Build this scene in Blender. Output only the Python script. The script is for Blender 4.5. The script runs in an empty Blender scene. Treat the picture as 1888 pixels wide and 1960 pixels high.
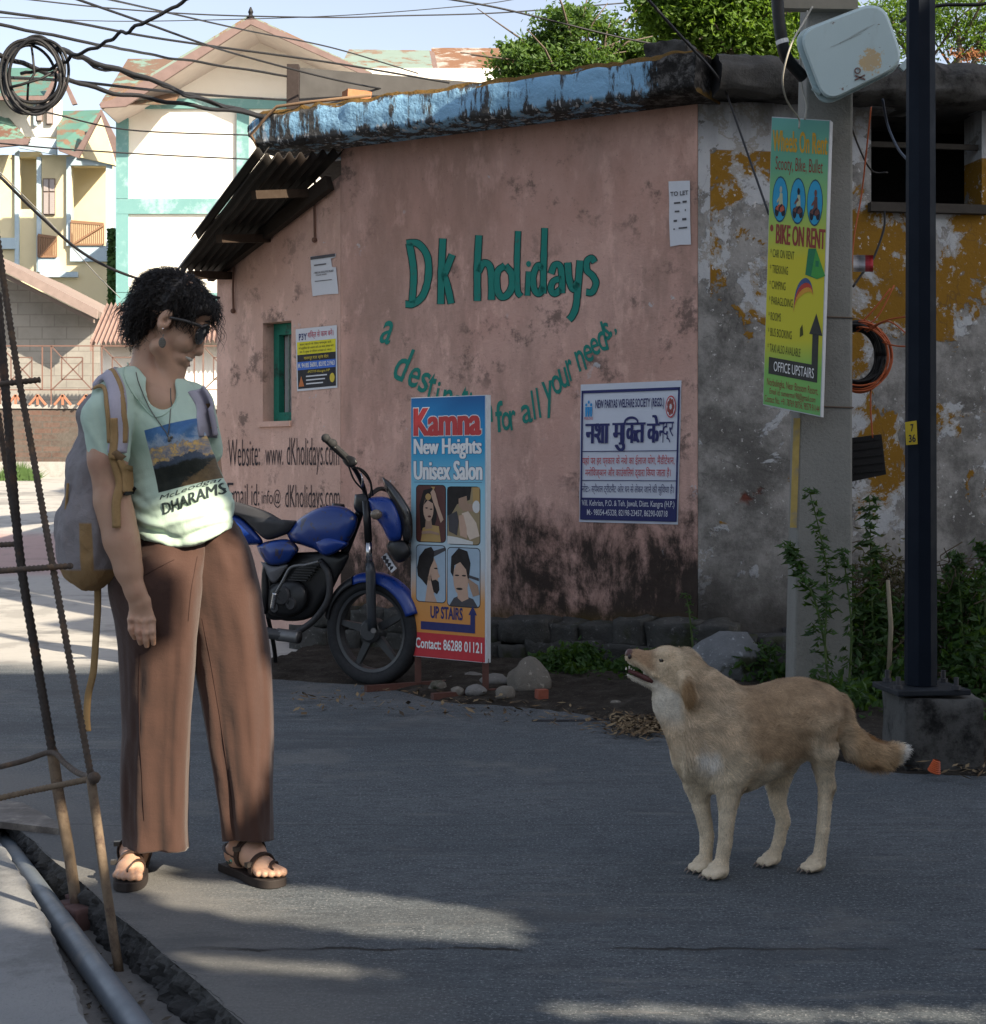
import bpy, bmesh, math, random
import numpy as np
from mathutils import Vector, Matrix, noise as mnoise
from mathutils.bvhtree import BVHTree
random.seed(7); RNG = np.random.default_rng(7)
SC = bpy.context.scene
COL = SC.collection
# ---------------------------------------------------------------- camera, light, exposure
F = 3000.0; CX = 944.0; HY = 900.0; CAMZ = 1.10          # focal length / centre / horizon in picture units, eye height
cam = bpy.data.cameras.new('camera'); camo = bpy.data.objects.new('camera', cam); COL.objects.link(camo)
camo.location = (0, 0, CAMZ); camo.rotation_euler = (math.radians(90), 0, 0)
cam.sensor_fit = 'HORIZONTAL'; cam.sensor_width = 36.0; cam.lens = 36.0 * F / 1888.0
cam.shift_y = -(980.0 - HY) / 1888.0
cam.clip_start = 0.05; cam.clip_end = 600
SC.camera = camo
SUN_AZ = math.atan2(0.75, -0.66)                          # towards the sun: right and behind the camera
SUN_EL = math.radians(30)
SUNV = Vector((0.75 * math.cos(SUN_EL), -0.66 * math.cos(SUN_EL), math.sin(SUN_EL))).normalized()
w = bpy.data.worlds.new('World'); SC.world = w; w.use_nodes = True
nt = w.node_tree; nt.nodes.clear()
sky = nt.nodes.new('ShaderNodeTexSky'); sky.sky_type = 'NISHITA'; sky.sun_disc = False
sky.sun_elevation = SUN_EL; sky.sun_rotation = SUN_AZ
sky.air_density = 1.0; sky.dust_density = 6.0; sky.ozone_density = 1.2; sky.altitude = 1400
bg = nt.nodes.new('ShaderNodeBackground'); bg.inputs['Strength'].default_value = 0.108
wo = nt.nodes.new('ShaderNodeOutputWorld')
hs = nt.nodes.new('ShaderNodeHueSaturation'); hs.inputs['Saturation'].default_value = 0.58
nt.links.new(sky.outputs[0], hs.inputs['Color']); nt.links.new(hs.outputs[0], bg.inputs['Color']); nt.links.new(bg.outputs[0], wo.inputs['Surface'])
sun = bpy.data.lights.new('sun', 'SUN'); sun.energy = 4.9; sun.angle = math.radians(0.4); sun.color = (1.0, 0.87, 0.68)
suno = bpy.data.objects.new('sun', sun); COL.objects.link(suno); suno.location = (20, -18, 20)
suno.rotation_euler = (-SUNV).to_track_quat('-Z', 'Y').to_euler()
SC.view_settings.view_transform = 'Standard'; SC.view_settings.look = 'None'
SC.view_settings.gamma = 1.0; SC.view_settings.use_curve_mapping = False
SC.view_settings.exposure = 1.25
SC.cycles.use_denoising = True
SC.cycles.max_bounces = 6; SC.cycles.diffuse_bounces = 4; SC.cycles.transparent_max_bounces = 12

# ---------------------------------------------------------------- helpers: places
def at(px, py, Y):                                        # picture point at distance Y -> world
    return Vector(((px - CX) * Y / F, Y, CAMZ - (py - HY) * Y / F))
def gnd(px, py, z=0.0):                                   # picture point on level z
    Y = (CAMZ - z) * F / (py - HY)
    return Vector(((px - CX) * Y / F, Y, z))
class Plane:
    def __init__(s, p, n): s.p = Vector(p); s.n = Vector(n).normalized()
    def hit(s, px, py, off=0.0):
        d = Vector(((px - CX) / F, 1, -(py - HY) / F)); o = Vector((0, 0, CAMZ))
        t = ((s.p + s.n * off) - o).dot(s.n) / d.dot(s.n)
        return o + d * t
def ground_z(x, y):                                       # the street climbs beyond the corner
    t = min(max((y - 9.0) / 13.0, 0), 1)
    return 1.0 * t * t * (3 - 2 * t) * 0.55 + 1.0 * t * 0.45
# ---------------------------------------------------------------- helpers: materials
class NM:
    def __init__(s, name):
        s.m = bpy.data.materials.new(name); s.m.use_nodes = True
        s.t = s.m.node_tree; s.t.nodes.clear()
        s.o = s.t.nodes.new('ShaderNodeOutputMaterial'); s.b = s.t.nodes.new('ShaderNodeBsdfPrincipled')
        s.t.links.new(s.b.outputs[0], s.o.inputs['Surface'])
        s.pos = s.t.nodes.new('ShaderNodeNewGeometry').outputs['Position']
    def L(s, v, sock):
        if isinstance(v, bpy.types.NodeSocket): s.t.links.new(v, sock)
        elif isinstance(v, (tuple, list)) and len(v) == 3 and sock.type == 'RGBA': sock.default_value = (*v, 1)
        else: sock.default_value = v
    def vscale(s, v, sc):
        n = s.t.nodes.new('ShaderNodeVectorMath'); n.operation = 'MULTIPLY'; s.L(v, n.inputs[0]); n.inputs[1].default_value = sc
        return n.outputs[0]
    def xyz(s, v=None):
        n = s.t.nodes.new('ShaderNodeSeparateXYZ'); s.L(v or s.pos, n.inputs[0]); return n.outputs
    def dot(s, vec, off):
        n = s.t.nodes.new('ShaderNodeVectorMath'); n.operation = 'DOT_PRODUCT'; s.L(s.pos, n.inputs[0]); n.inputs[1].default_value = vec
        return s.math('ADD', n.outputs['Value'], off)
    def noise(s, scale, detail=5, rough=.6, st=(1, 1, 1), dist=0, off=0):
        v = s.vscale(s.pos, st) if st != (1, 1, 1) else s.pos
        if off:
            a = s.t.nodes.new('ShaderNodeVectorMath'); s.L(v, a.inputs[0]); a.inputs[1].default_value = (off, off * .7, off * 1.3); v = a.outputs[0]
        n = s.t.nodes.new('ShaderNodeTexNoise'); s.L(v, n.inputs['Vector'])
        n.inputs['Scale'].default_value = scale; n.inputs['Detail'].default_value = detail; n.inputs['Roughness'].default_value = rough
        n.inputs['Distortion'].default_value = dist
        return n.outputs['Fac']
    def voro(s, scale, feat='F1', st=(1, 1, 1)):
        n = s.t.nodes.new('ShaderNodeTexVoronoi'); n.feature = feat; s.L(s.vscale(s.pos, st), n.inputs['Vector']); n.inputs['Scale'].default_value = scale
        return n.outputs['Distance']
    def math(s, op, a, b=0.0, c=None):
        n = s.t.nodes.new('ShaderNodeMath'); n.operation = op; s.L(a, n.inputs[0]); s.L(b, n.inputs[1])
        if c is not None: s.L(c, n.inputs[2])
        return n.outputs[0]
    def sm(s, v, a, b, lo=0.0, hi=1.0):
        n = s.t.nodes.new('ShaderNodeMapRange'); n.interpolation_type = 'SMOOTHSTEP'; s.L(v, n.inputs[0])
        for i, q in zip((1, 2, 3, 4), (a, b, lo, hi)): n.inputs[i].default_value = q
        return n.outputs[0]
    def mix(s, f, a, b, bl='MIX'):
        n = s.t.nodes.new('ShaderNodeMix'); n.data_type = 'RGBA'; n.blend_type = bl
        s.L(f, n.inputs[0]); s.L(a, n.inputs[6]); s.L(b, n.inputs[7]); return n.outputs[2]
    def ramp(s, f, stops):
        n = s.t.nodes.new('ShaderNodeValToRGB'); s.L(f, n.inputs[0]); e = n.color_ramp.elements
        while len(e) < len(stops): e.new(0.5)
        for q, (p, c) in zip(e, stops): q.position = p; q.color = (*c, 1)
        return n.outputs[0]
    def vcol(s, name='tint'):
        n = s.t.nodes.new('ShaderNodeAttribute'); n.attribute_name = name; return n.outputs['Color']
    def done(s, col, rough=.8, bump=None, bstr=.3, bdist=.01, metal=0.0, spec=.3, **kw):
        s.L(col, s.b.inputs['Base Color']); s.L(rough, s.b.inputs['Roughness']); s.b.inputs['Metallic'].default_value = metal
        s.b.inputs['Specular IOR Level'].default_value = spec
        for k, v in kw.items(): s.L(v, s.b.inputs[k.replace('_', ' ')])
        if bump is not None:
            n = s.t.nodes.new('ShaderNodeBump'); n.inputs['Strength'].default_value = bstr; n.inputs['Distance'].default_value = bdist
            s.L(bump, n.inputs['Height']); s.t.links.new(n.outputs[0], s.b.inputs['Normal'])
        return s.m
_MC = {}
def flat(col, rough=.75, metal=0.0, var=.12, scale=30, spec=.3, bump=.0, name=None, stain=None, bdist=.004):
    key = (col, rough, metal, var, scale, spec, bump, stain)
    if key in _MC: return _MC[key]
    n = NM(name or 'surface'); f = n.noise(scale, 5, .65)
    c = n.mix(f, tuple(min(1, q * (1 + var)) for q in col), tuple(q * (1 - var) for q in col))
    if stain:
        c = n.mix(n.sm(n.noise(scale * .25, 6, .7, off=3), .5, .68), c, stain)
    m = n.done(c, n.sm(f, .2, .8, max(rough - .1, .02), min(rough + .1, 1)), f if bump else None, bump, bdist, metal, spec)
    _MC[key] = m; return m
# ---------------------------------------------------------------- helpers: meshes
class MB:
    def __init__(s): s.v = []; s.f = []; s.mi = []
    def add(s, vs, fs, mi=0):
        b = len(s.v); s.v += [Vector(q) for q in vs]; s.f += [tuple(b + i for i in q) for q in fs]; s.mi += [mi] * len(fs); return s
    def hexa(s, p, mi=0):                                 # 8 corners: bottom 4 then top 4
        return s.add(p, [(0, 3, 2, 1), (4, 5, 6, 7), (0, 1, 5, 4), (1, 2, 6, 5), (2, 3, 7, 6), (3, 0, 4, 7)], mi)
    def box(s, c, d, rz=0.0, mi=0, R=None):
        c = Vector(c); M = R or Matrix.Rotation(rz, 3, 'Z'); x, y, z = (q / 2 for q in d)
        return s.hexa([c + M @ Vector(q) for q in ((-x, -y, -z), (x, -y, -z), (x, y, -z), (-x, y, -z), (-x, -y, z), (x, -y, z), (x, y, z), (-x, y, z))], mi)
    def slab(s, quad, n, t, mi=0):                        # a quad (any polygon) thickened by t against its normal
        n = Vector(n).normalized(); q = [Vector(p) for p in quad]; k = len(q)
        return s.add(q + [p - n * t for p in q], [tuple(range(k)), tuple(range(2 * k - 1, k - 1, -1))] + [(i, i + k, (i + 1) % k + k, (i + 1) % k) for i in range(k)], mi)
    def beam(s, a, b, wd, ht, up=(0, 0, 1), mi=0):
        a = Vector(a); b = Vector(b); d = (b - a).normalized(); u = Vector(up); x = d.cross(u).normalized() * wd / 2; z = x.cross(d).normalized() * ht / 2
        return s.hexa([a - x - z, a + x - z, b + x - z, b - x - z, a - x + z, a + x + z, b + x + z, b - x + z], mi)
    def tube(s, pts, r, n=8, mi=0, cap=True, flatten=1.0, up=None):
        pts = [Vector(p) for p in pts]; k = len(pts); rr = r if isinstance(r, (list, tuple)) else [r] * k
        vs = []; ref = Vector(up) if up else None
        for i, p in enumerate(pts):
            d = (pts[min(i + 1, k - 1)] - pts[max(i - 1, 0)])
            d = d.normalized() if d.length > 1e-9 else Vector((0, 0, 1))
            if ref is None: ref = d.orthogonal()
            x = ref - d * ref.dot(d)
            if x.length < 1e-6: x = d.orthogonal()
            x.normalize(); y = d.cross(x)
            if up is None: ref = x
            for j in range(n):
                a = 2 * math.pi * j / n; vs.append(p + x * math.cos(a) * rr[i] * flatten + y * math.sin(a) * rr[i])
        fs = [(i * n + j, i * n + (j + 1) % n, (i + 1) * n + (j + 1) % n, (i + 1) * n + j) for i in range(k - 1) for j in range(n)]
        if cap: fs += [tuple(range(n - 1, -1, -1)), tuple(range((k - 1) * n, k * n))]
        return s.add(vs, fs, mi)
    def lathe(s, c, axis, prof, n=24, mi=0, a0=0, a1=2 * math.pi):   # prof: (radius, height along axis)
        c = Vector(c); ax = Vector(axis).normalized(); x = ax.orthogonal().normalized()
        if abs(ax.z) < .9: x = (Vector((0, 0, 1)) - ax * ax.z).normalized()
        y = ax.cross(x); full = abs(a1 - a0 - 2 * math.pi) < 1e-6; m = n if full else n + 1; vs = []
        for r, h in prof:
            for j in range(m):
                a = a0 + (a1 - a0) * j / n; vs.append(c + ax * h + (x * math.cos(a) + y * math.sin(a)) * r)
        fs = [(i * m + j, i * m + (j + 1) % m, (i + 1) * m + (j + 1) % m, (i + 1) * m + j) for i in range(len(prof) - 1) for j in range(n if full else n)]
        return s.add(vs, fs, mi)
    def ball(s, c, r, n=12, mi=0, R=None):
        c = Vector(c); r = (r, r, r) if not isinstance(r, (tuple, list)) else r; vs = []; fs = []; m = n // 2
        M = R or Matrix.Identity(3)
        for i in range(m + 1):
            t = math.pi * i / m
            for j in range(n):
                a = 2 * math.pi * j / n; vs.append(c + M @ Vector((r[0] * math.sin(t) * math.cos(a), r[1] * math.sin(t) * math.sin(a), r[2] * math.cos(t))))
        fs = [(i * n + j, (i + 1) * n + j, (i + 1) * n + (j + 1) % n, i * n + (j + 1) % n) for i in range(m) for j in range(n)]
        return s.add(vs, fs, mi)
    def grid(s, fn, nu, nv, mi=0, flip=False):
        vs = [fn(i / nu, j / nv) for j in range(nv + 1) for i in range(nu + 1)]
        q = lambda i, j: j * (nu + 1) + i
        fs = [(q(i, j), q(i + 1, j), q(i + 1, j + 1), q(i, j + 1)) for j in range(nv) for i in range(nu)]
        if flip: fs = [f[::-1] for f in fs]
        return s.add(vs, fs, mi)
ORG = {}
def mesh_obj(name, verts, faces, mats, mi=None, parent=None, smooth=False, label=None, origin=None, recalc=False):
    verts = [Vector(v) for v in verts] if not isinstance(verts, np.ndarray) else verts
    if parent is not None: o0 = ORG[parent.name]
    elif origin is not None: o0 = Vector(origin)
    else:
        a = np.array([tuple(v) for v in verts]); o0 = Vector(((a[:, 0].min() + a[:, 0].max()) / 2, (a[:, 1].min() + a[:, 1].max()) / 2, a[:, 2].min()))
    me = bpy.data.meshes.new(name)
    a = np.array([tuple(v) for v in verts], dtype=np.float64) if not isinstance(verts, np.ndarray) else verts
    me.from_pydata((a - np.array(o0)).tolist() if len(a) < 200000 else (a - np.array(o0)), [], faces if isinstance(faces, list) else faces.tolist())
    for m in (mats if isinstance(mats, (list, tuple)) else [mats]): me.materials.append(m)
    if mi is not None and any(mi): me.polygons.foreach_set('material_index', mi)
    if smooth: me.polygons.foreach_set('use_smooth', [True] * len(me.polygons))
    if recalc:
        b = bmesh.new(); b.from_mesh(me); bmesh.ops.recalc_face_normals(b, faces=b.faces); b.to_mesh(me); b.free()
    me.update()
    o = bpy.data.objects.new(name, me); COL.objects.link(o)
    ORG[o.name] = o0
    if parent is not None: o.parent = parent; o.location = (0, 0, 0)
    else: o.location = o0
    if label: o['label'] = label
    return o
def build(mb, name, mats, parent=None, smooth=False, label=None, **kw):
    return mesh_obj(name, mb.v, mb.f, mats, mb.mi, parent, smooth, label, **kw)
def tag(o, label, cat, group=None):
    o['label'] = label; o['category'] = cat
    if group: o['group'] = group
    return o
def thing(name, loc, label, cat, group=None):
    o = bpy.data.objects.new(name, None); COL.objects.link(o); o.location = loc; o.empty_display_size = .1
    ORG[o.name] = Vector(loc); return tag(o, label, cat, group)
def struct(o, kind='structure'): o['kind'] = kind; return o
def bevel(o, wd, seg=2):
    b = o.modifiers.new('bevel', 'BEVEL'); b.width = wd; b.segments = seg; b.limit_method = 'ANGLE'; b.angle_limit = math.radians(40); return o
def cr(pts, n=6):                                         # Catmull-Rom through tuples of any length
    P = [np.array(p, float) for p in pts]; P = [2 * P[0] - P[1]] + P + [2 * P[-1] - P[-2]]; out = []
    for i in range(1, len(P) - 2):
        for k in range(n):
            t = k / n; a, b, c, d = P[i - 1:i + 3]
            out.append(.5 * (2 * b + (c - a) * t + (2 * a - 5 * b + 4 * c - d) * t * t + (3 * b - a - 3 * c + d) * t ** 3))
    out.append(P[-2]); return out
# ---------------------------------------------------------------- helpers: lettering
_TX = {}
def glyphs(txt, bold=0.0, shear=0.0, space=1.0):
    key = (txt, bold, shear, space)
    if key in _TX: return _TX[key]
    cu = bpy.data.curves.new('lettering', 'FONT'); cu.body = txt; cu.size = 1.0; cu.offset = bold; cu.shear = shear; cu.space_character = space; cu.resolution_u = 3
    o = bpy.data.objects.new('lettering', cu); COL.objects.link(o)
    dg = bpy.context.evaluated_depsgraph_get(); me = o.evaluated_get(dg).to_mesh()
    v = np.array([(q.co.x, q.co.y) for q in me.vertices]); f = [tuple(p.vertices) for p in me.polygons]
    o.evaluated_get(dg).to_mesh_clear(); bpy.data.objects.remove(o); bpy.data.curves.remove(cu)
    _TX[key] = (v, f); return v, f
class Sheet:                                              # flat print: (u, v) in 0..1 over four world corners TL TR BR BL
    def __init__(s, tl, tr, br, bl, n):
        s.c = [Vector(q) for q in (tl, tr, br, bl)]; s.n = Vector(n).normalized(); s.mb = {}
    def P(s, u, v, h=0.0):
        a, b, c, d = s.c; return (a * (1 - u) + b * u) * (1 - v) + (d * (1 - u) + c * u) * v + s.n * h
    def layer(s, key): return s.mb.setdefault(key, MB())
    def poly(s, pts, key, h, mi=0):
        s.layer(key).add([s.P(u, v, h) for u, v in pts], [tuple(range(len(pts) - 1, -1, -1))], mi)
    def rect(s, u0, v0, u1, v1, key, h, mi=0): s.poly([(u0, v0), (u1, v0), (u1, v1), (u0, v1)], key, h, mi)
    def rrect(s, u0, v0, u1, v1, ru, rv, key, h, mi=0):
        pts = []
        for cu_, cv_, a0 in ((u0 + ru, v0 + rv, 180), (u1 - ru, v0 + rv, 270), (u1 - ru, v1 - rv, 0), (u0 + ru, v1 - rv, 90)):
            for k in range(5):
                a = math.radians(a0 + 22.5 * k); pts.append((cu_ + ru * math.cos(a), cv_ + rv * math.sin(a)))
        s.poly(pts, key, h, mi)
    def ell(s, u, v, ru, rv, key, h, mi=0, n=20):
        s.poly([(u + ru * math.cos(2 * math.pi * k / n), v + rv * math.sin(2 * math.pi * k / n)) for k in range(n)], key, h, mi)
    def text(s, txt, u0, v0, u1, v1, key, h, mi=0, bold=0.0, shear=0.0, space=1.0, grow=0.0, fat=0.0):
        v, f = glyphs(txt, bold + grow, shear, space); r, _ = (v, f) if not grow else glyphs(txt, bold, shear, space)
        if not len(v): return
        lo = r.min(0); hi = r.max(0); q = (v - lo) / (hi - lo)
        for k in ([0] if not fat else [-1, 0, 1]): s.layer(key).add([s.P(u0 + a * (u1 - u0) + k * fat, v1 + b * (v0 - v1), h + .0003 * k) for a, b in q], f, mi)
    def emit(s, key, name, mats, parent): return build(s.mb[key], name, mats, parent)
# ---------------------------------------------------------------- helpers: rounded solids from distance fields
class Field:
    def __init__(s, lo, hi, h):
        s.lo = np.array(lo, float); s.h = h; s.n = np.ceil((np.array(hi) - s.lo) / h).astype(int) + 1
        s.D = np.full(s.n, .25, np.float32)
    def sub(s, lo, hi):
        a = np.clip(np.floor((np.array(lo) - s.lo) / s.h).astype(int), 0, s.n - 1); b = np.clip(np.ceil((np.array(hi) - s.lo) / s.h).astype(int) + 1, 1, s.n)
        sl = tuple(slice(i, j) for i, j in zip(a, b))
        g = np.meshgrid(*[(np.arange(i, j) * s.h + l).astype(np.float32) for i, j, l in zip(a, b, s.lo)], indexing='ij')
        return sl, g
    def _c(s, sl, d, k, op):
        D = s.D[sl]
        if op == 'add':
            if k <= 0: s.D[sl] = np.minimum(D, d)
            else:
                t = np.clip(.5 + .5 * (D - d) / k, 0, 1); s.D[sl] = D * (1 - t) + d * t - k * t * (1 - t)
        else:
            e = -d
            if k <= 0: s.D[sl] = np.maximum(D, e)
            else:
                t = np.clip(.5 - .5 * (D - e) / k, 0, 1); s.D[sl] = D * (1 - t) + e * t + k * t * (1 - t)
    def cap(s, a, b, ra, rb=None, k=.02, op='add', sy=1.0):
        rb = ra if rb is None else rb; a = np.array(a, float); b = np.array(b, float); m = max(ra, rb) * max(1, sy) + k + 4 * s.h
        sl, (x, y, z) = s.sub(np.minimum(a, b) - m, np.maximum(a, b) + m)
        y = (y - a[1]) / sy + a[1]; b2 = b.copy(); b2[1] = (b[1] - a[1]) / sy + a[1]; ba = b2 - a; q = float(ba @ ba) + 1e-12
        h = np.clip(((x - a[0]) * ba[0] + (y - a[1]) * ba[1] + (z - a[2]) * ba[2]) / q, 0, 1)
        d = np.sqrt((x - a[0] - h * ba[0]) ** 2 + (y - a[1] - h * ba[1]) ** 2 + (z - a[2] - h * ba[2]) ** 2) - (ra + (rb - ra) * h)
        s._c(sl, d, k, op)
    def ell(s, c, r, R=None, k=.02, op='add'):
        c = np.array(c, float); r = np.array(r, float); m = r.max() + k + 4 * s.h
        sl, (x, y, z) = s.sub(c - m, c + m); p = np.stack([x - c[0], y - c[1], z - c[2]], -1)
        if R is not None: p = p @ np.array(R, np.float32)          # columns of R = axes
        q = np.sqrt(((p / r) ** 2).sum(-1)); g = np.sqrt(((p / r ** 2) ** 2).sum(-1)) + 1e-9
        s._c(sl, q * (q - 1) / g, k, op)
    def chain(s, pts, k=.02, sy=1.0):                               # pts: (x, y, z, r)
        for a, b in zip(pts, pts[1:]): s.cap(a[:3], b[:3], a[3], b[3], k, sy=sy)
    def mesh(s):
        D = s.D; I = D < 0; nx, ny, nz = s.n
        cnt = np.zeros((nx - 1, ny - 1, nz - 1), np.uint8)
        for i in (0, 1):
            for j in (0, 1):
                for k in (0, 1): cnt += I[i:nx - 1 + i, j:ny - 1 + j, k:nz - 1 + k]
        cell = np.argwhere((cnt > 0) & (cnt < 8)); idx = np.full(cnt.shape, -1, np.int32); idx[tuple(cell.T)] = np.arange(len(cell))
        cor = {(i, j, k): D[cell[:, 0] + i, cell[:, 1] + j, cell[:, 2] + k] for i in (0, 1) for j in (0, 1) for k in (0, 1)}
        acc = np.zeros((len(cell), 3)); num = np.zeros(len(cell)); ks = list(cor)
        for p in ks:
            for q in ks:
                if sum(abs(a - b) for a, b in zip(p, q)) == 1 and p < q:
                    a = cor[p]; b = cor[q]; m = (a < 0) != (b < 0); t = np.where(m, a / np.where(m, a - b, 1), 0)
                    acc += (np.array(p) + t[:, None] * (np.array(q) - np.array(p))) * m[:, None]; num += m
        V = (cell + acc / num[:, None]) * s.h + s.lo; Fs = []
        for ax in range(3):
            sl0 = [slice(None)] * 3; sl1 = [slice(None)] * 3; sl0[ax] = slice(0, -1); sl1[ax] = slice(1, None)
            A = I[tuple(sl0)]; e = np.argwhere(A != I[tuple(sl1)]); u, v = [(1, 2), (2, 0), (0, 1)][ax]
            e = e[(e[:, u] > 0) & (e[:, v] > 0) & (e[:, u] < s.n[u] - 1) & (e[:, v] < s.n[v] - 1)]
            o = []
            for du, dv in ((1, 1), (0, 1), (0, 0), (1, 0)):
                c = e.copy(); c[:, u] -= du; c[:, v] -= dv; o.append(idx[tuple(c.T)])
            q = np.stack(o, 1); inside = A[tuple(e.T)]; q[~inside] = q[~inside][:, ::-1]; Fs.append(q)
        return V, np.concatenate(Fs)
def smooth_mesh(V, Fq, it=2, lam=.5):
    n = len(V)
    for _ in range(it):
        S = np.zeros_like(V); c = np.zeros(n)
        for a, b in ((0, 1), (1, 2), (2, 3), (3, 0)):
            np.add.at(S, Fq[:, a], V[Fq[:, b]]); np.add.at(S, Fq[:, b], V[Fq[:, a]]); np.add.at(c, Fq[:, a], 1); np.add.at(c, Fq[:, b], 1)
        V = V + lam * (S / np.maximum(c, 1)[:, None] - V)
    return V
def normals(V, Fq):
    n = np.cross(V[Fq[:, 2]] - V[Fq[:, 0]], V[Fq[:, 3]] - V[Fq[:, 1]]); N = np.zeros_like(V)
    for a in range(4): np.add.at(N, Fq[:, a], n)
    return N / (np.linalg.norm(N, axis=1)[:, None] + 1e-12)
def np_noise(P, sc, off=0.0):
    return np.array([mnoise.noise(Vector((p[0] * sc + off, p[1] * sc, p[2] * sc))) for p in P])
# ================================================================ MATERIALS OF THE SETTING
def mat_asphalt():
    n = NM('asphalt'); x, y, z = n.xyz()
    big = n.noise(.9, 4, .6); fine = n.noise(110, 3, .8); mid = n.noise(28, 5, .7, st=(.5, 1, 1))
    c = n.mix(n.sm(big, .35, .65), (.076, .090, .100), (.110, .123, .132))
    c = n.mix(n.sm(mid, .35, .7), c, (.056, .065, .073))
    c = n.mix(n.sm(fine, .54, .68), c, (.26, .265, .27)); c = n.mix(n.sm(fine, .45, .30), c, (.022, .024, .027))
    far = n.sm(n.math('ADD', y, n.math('MULTIPLY', n.noise(1.5, 4), .6)), 8.9, 9.5)                                        # worn concrete street up the hill
    c = n.mix(far, c, n.mix(mid, (.36, .345, .32), (.46, .445, .415)))
    band = n.math('MULTIPLY', n.sm(y, 12.6, 13.0), n.sm(y, 15.6, 15.0))
    c = n.mix(n.math('MULTIPLY', band, .6), c, (.42, .22, .20))      # faded red speed strip
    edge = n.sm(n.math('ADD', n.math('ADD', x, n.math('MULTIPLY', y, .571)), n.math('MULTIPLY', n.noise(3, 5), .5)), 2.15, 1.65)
    c = n.mix(n.math('MULTIPLY', edge, n.sm(y, 7, 5.5, 0, .8)), c, n.mix(fine, (.11, .108, .102), (.20, .192, .18)))     # dusty cement margin by the drain, brightened to lift the sun streak
    j = n.math('ABSOLUTE', n.math('ADD', n.math('ADD', y, -3.60), n.math('MULTIPLY', n.math('ADD', n.noise(5, 6, .7), -.5), .09)))
    j = n.math('MULTIPLY', n.sm(j, .012, .003), n.sm(n.noise(2.3, 3, off=5), .42, .5)); j = n.math('MULTIPLY', j, n.sm(x, -.75, -.6))
    c = n.mix(j, c, (.02, .018, .015))                               # open joint across the street
    j2 = n.sm(n.math('ABSOLUTE', n.math('ADD', n.math('ADD', y, -4.86), n.math('MULTIPLY', n.math('ADD', n.noise(4, 5, off=9), -.5), .05))), .006, .001)
    c = n.mix(n.math('MULTIPLY', j2, .6), c, (.03, .03, .03))
    pat = n.sm(n.noise(1.7, 6, .7, off=11), .54, .64); c = n.mix(n.math('MULTIPLY', pat, .4), c, (.165, .16, .15)); pt2 = n.sm(n.noise(.9, 7, .7, st=(.5, 1.6, 1), off=21), .52, .62); c = n.mix(n.math('MULTIPLY', pt2, .45), c, (.045, .05, .056)); st_ = n.sm(n.noise(9, 5, .7, st=(.25, 1.4, 1), off=27), .56, .7); c = n.mix(n.math('MULTIPLY', st_, .35), c, (.20, .19, .175))
    h = n.math('SUBTRACT', n.math('ADD', fine, n.math('MULTIPLY', mid, .6)), n.math('MULTIPLY', j, 3))
    return n.done(c, .85, h, .55, .006, spec=.35)
def mat_plaster(name, base, base2, mould, lo=.15, hi=1.05, streak=.72, hue=(.30, .20, .16)):
    n = NM(name); x, y, z = n.xyz()
    c = n.mix(n.sm(n.noise(1.6, 5, .6), .3, .7), base, base2)
    c = n.mix(n.math('MULTIPLY', n.sm(n.noise(2.2, 7, .72, st=(1, 1, .28)), .44, .7), streak), c, hue)
    c = n.mix(n.math('MULTIPLY', n.sm(n.noise(7, 6, .7, st=(1, 1, .45), off=4), .52, .66), .55), c, tuple(q * 1.25 for q in base))
    up = n.sm(z, 2.0, 2.75)                                          # upper plaster browned, shade under the roof put into the colour
    up = n.math('MULTIPLY', up, n.sm(n.noise(2.5, 6, .7, st=(1, 1, .4), off=8), .25, .6)); c = n.mix(n.math('MULTIPLY', up, .42), c, (.36, .20, .15))
    dk = n.math('MULTIPLY', n.sm(n.noise(5, 8, .75, off=2), .53, .64), n.sm(n.noise(.9, 3, off=6), .42, .58)); c = n.mix(n.math('MULTIPLY', dk, .8), c, (.13, .095, .082))
    wp = n.math('MULTIPLY', n.sm(n.noise(6, 7, .7, off=14), .64, .67), n.sm(n.noise(1.3, 3, off=16), .5, .6)); c = n.mix(wp, c, (.52, .52, .53))
    pits = n.sm(n.noise(70, 4, .7, off=21), .62, .7); c = n.mix(n.math('MULTIPLY', pits, .6), c, (.18, .13, .11))
    if mould:
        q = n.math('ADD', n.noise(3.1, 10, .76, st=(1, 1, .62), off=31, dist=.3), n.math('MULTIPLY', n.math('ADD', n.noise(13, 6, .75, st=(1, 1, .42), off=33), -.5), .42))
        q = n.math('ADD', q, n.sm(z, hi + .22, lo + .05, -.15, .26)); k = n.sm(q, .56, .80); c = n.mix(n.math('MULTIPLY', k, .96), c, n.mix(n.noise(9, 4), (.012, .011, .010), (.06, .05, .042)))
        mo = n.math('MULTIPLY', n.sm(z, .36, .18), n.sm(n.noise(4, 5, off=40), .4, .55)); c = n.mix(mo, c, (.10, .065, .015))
    b = n.math('ADD', n.noise(40, 6, .7), n.math('MULTIPLY', n.noise(5, 6, .65, off=2), 2.0)); b = n.math('SUBTRACT', b, n.math('MULTIPLY', pits, .8))
    return n.done(c, .92, b, .5, .012, spec=.15)
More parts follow.
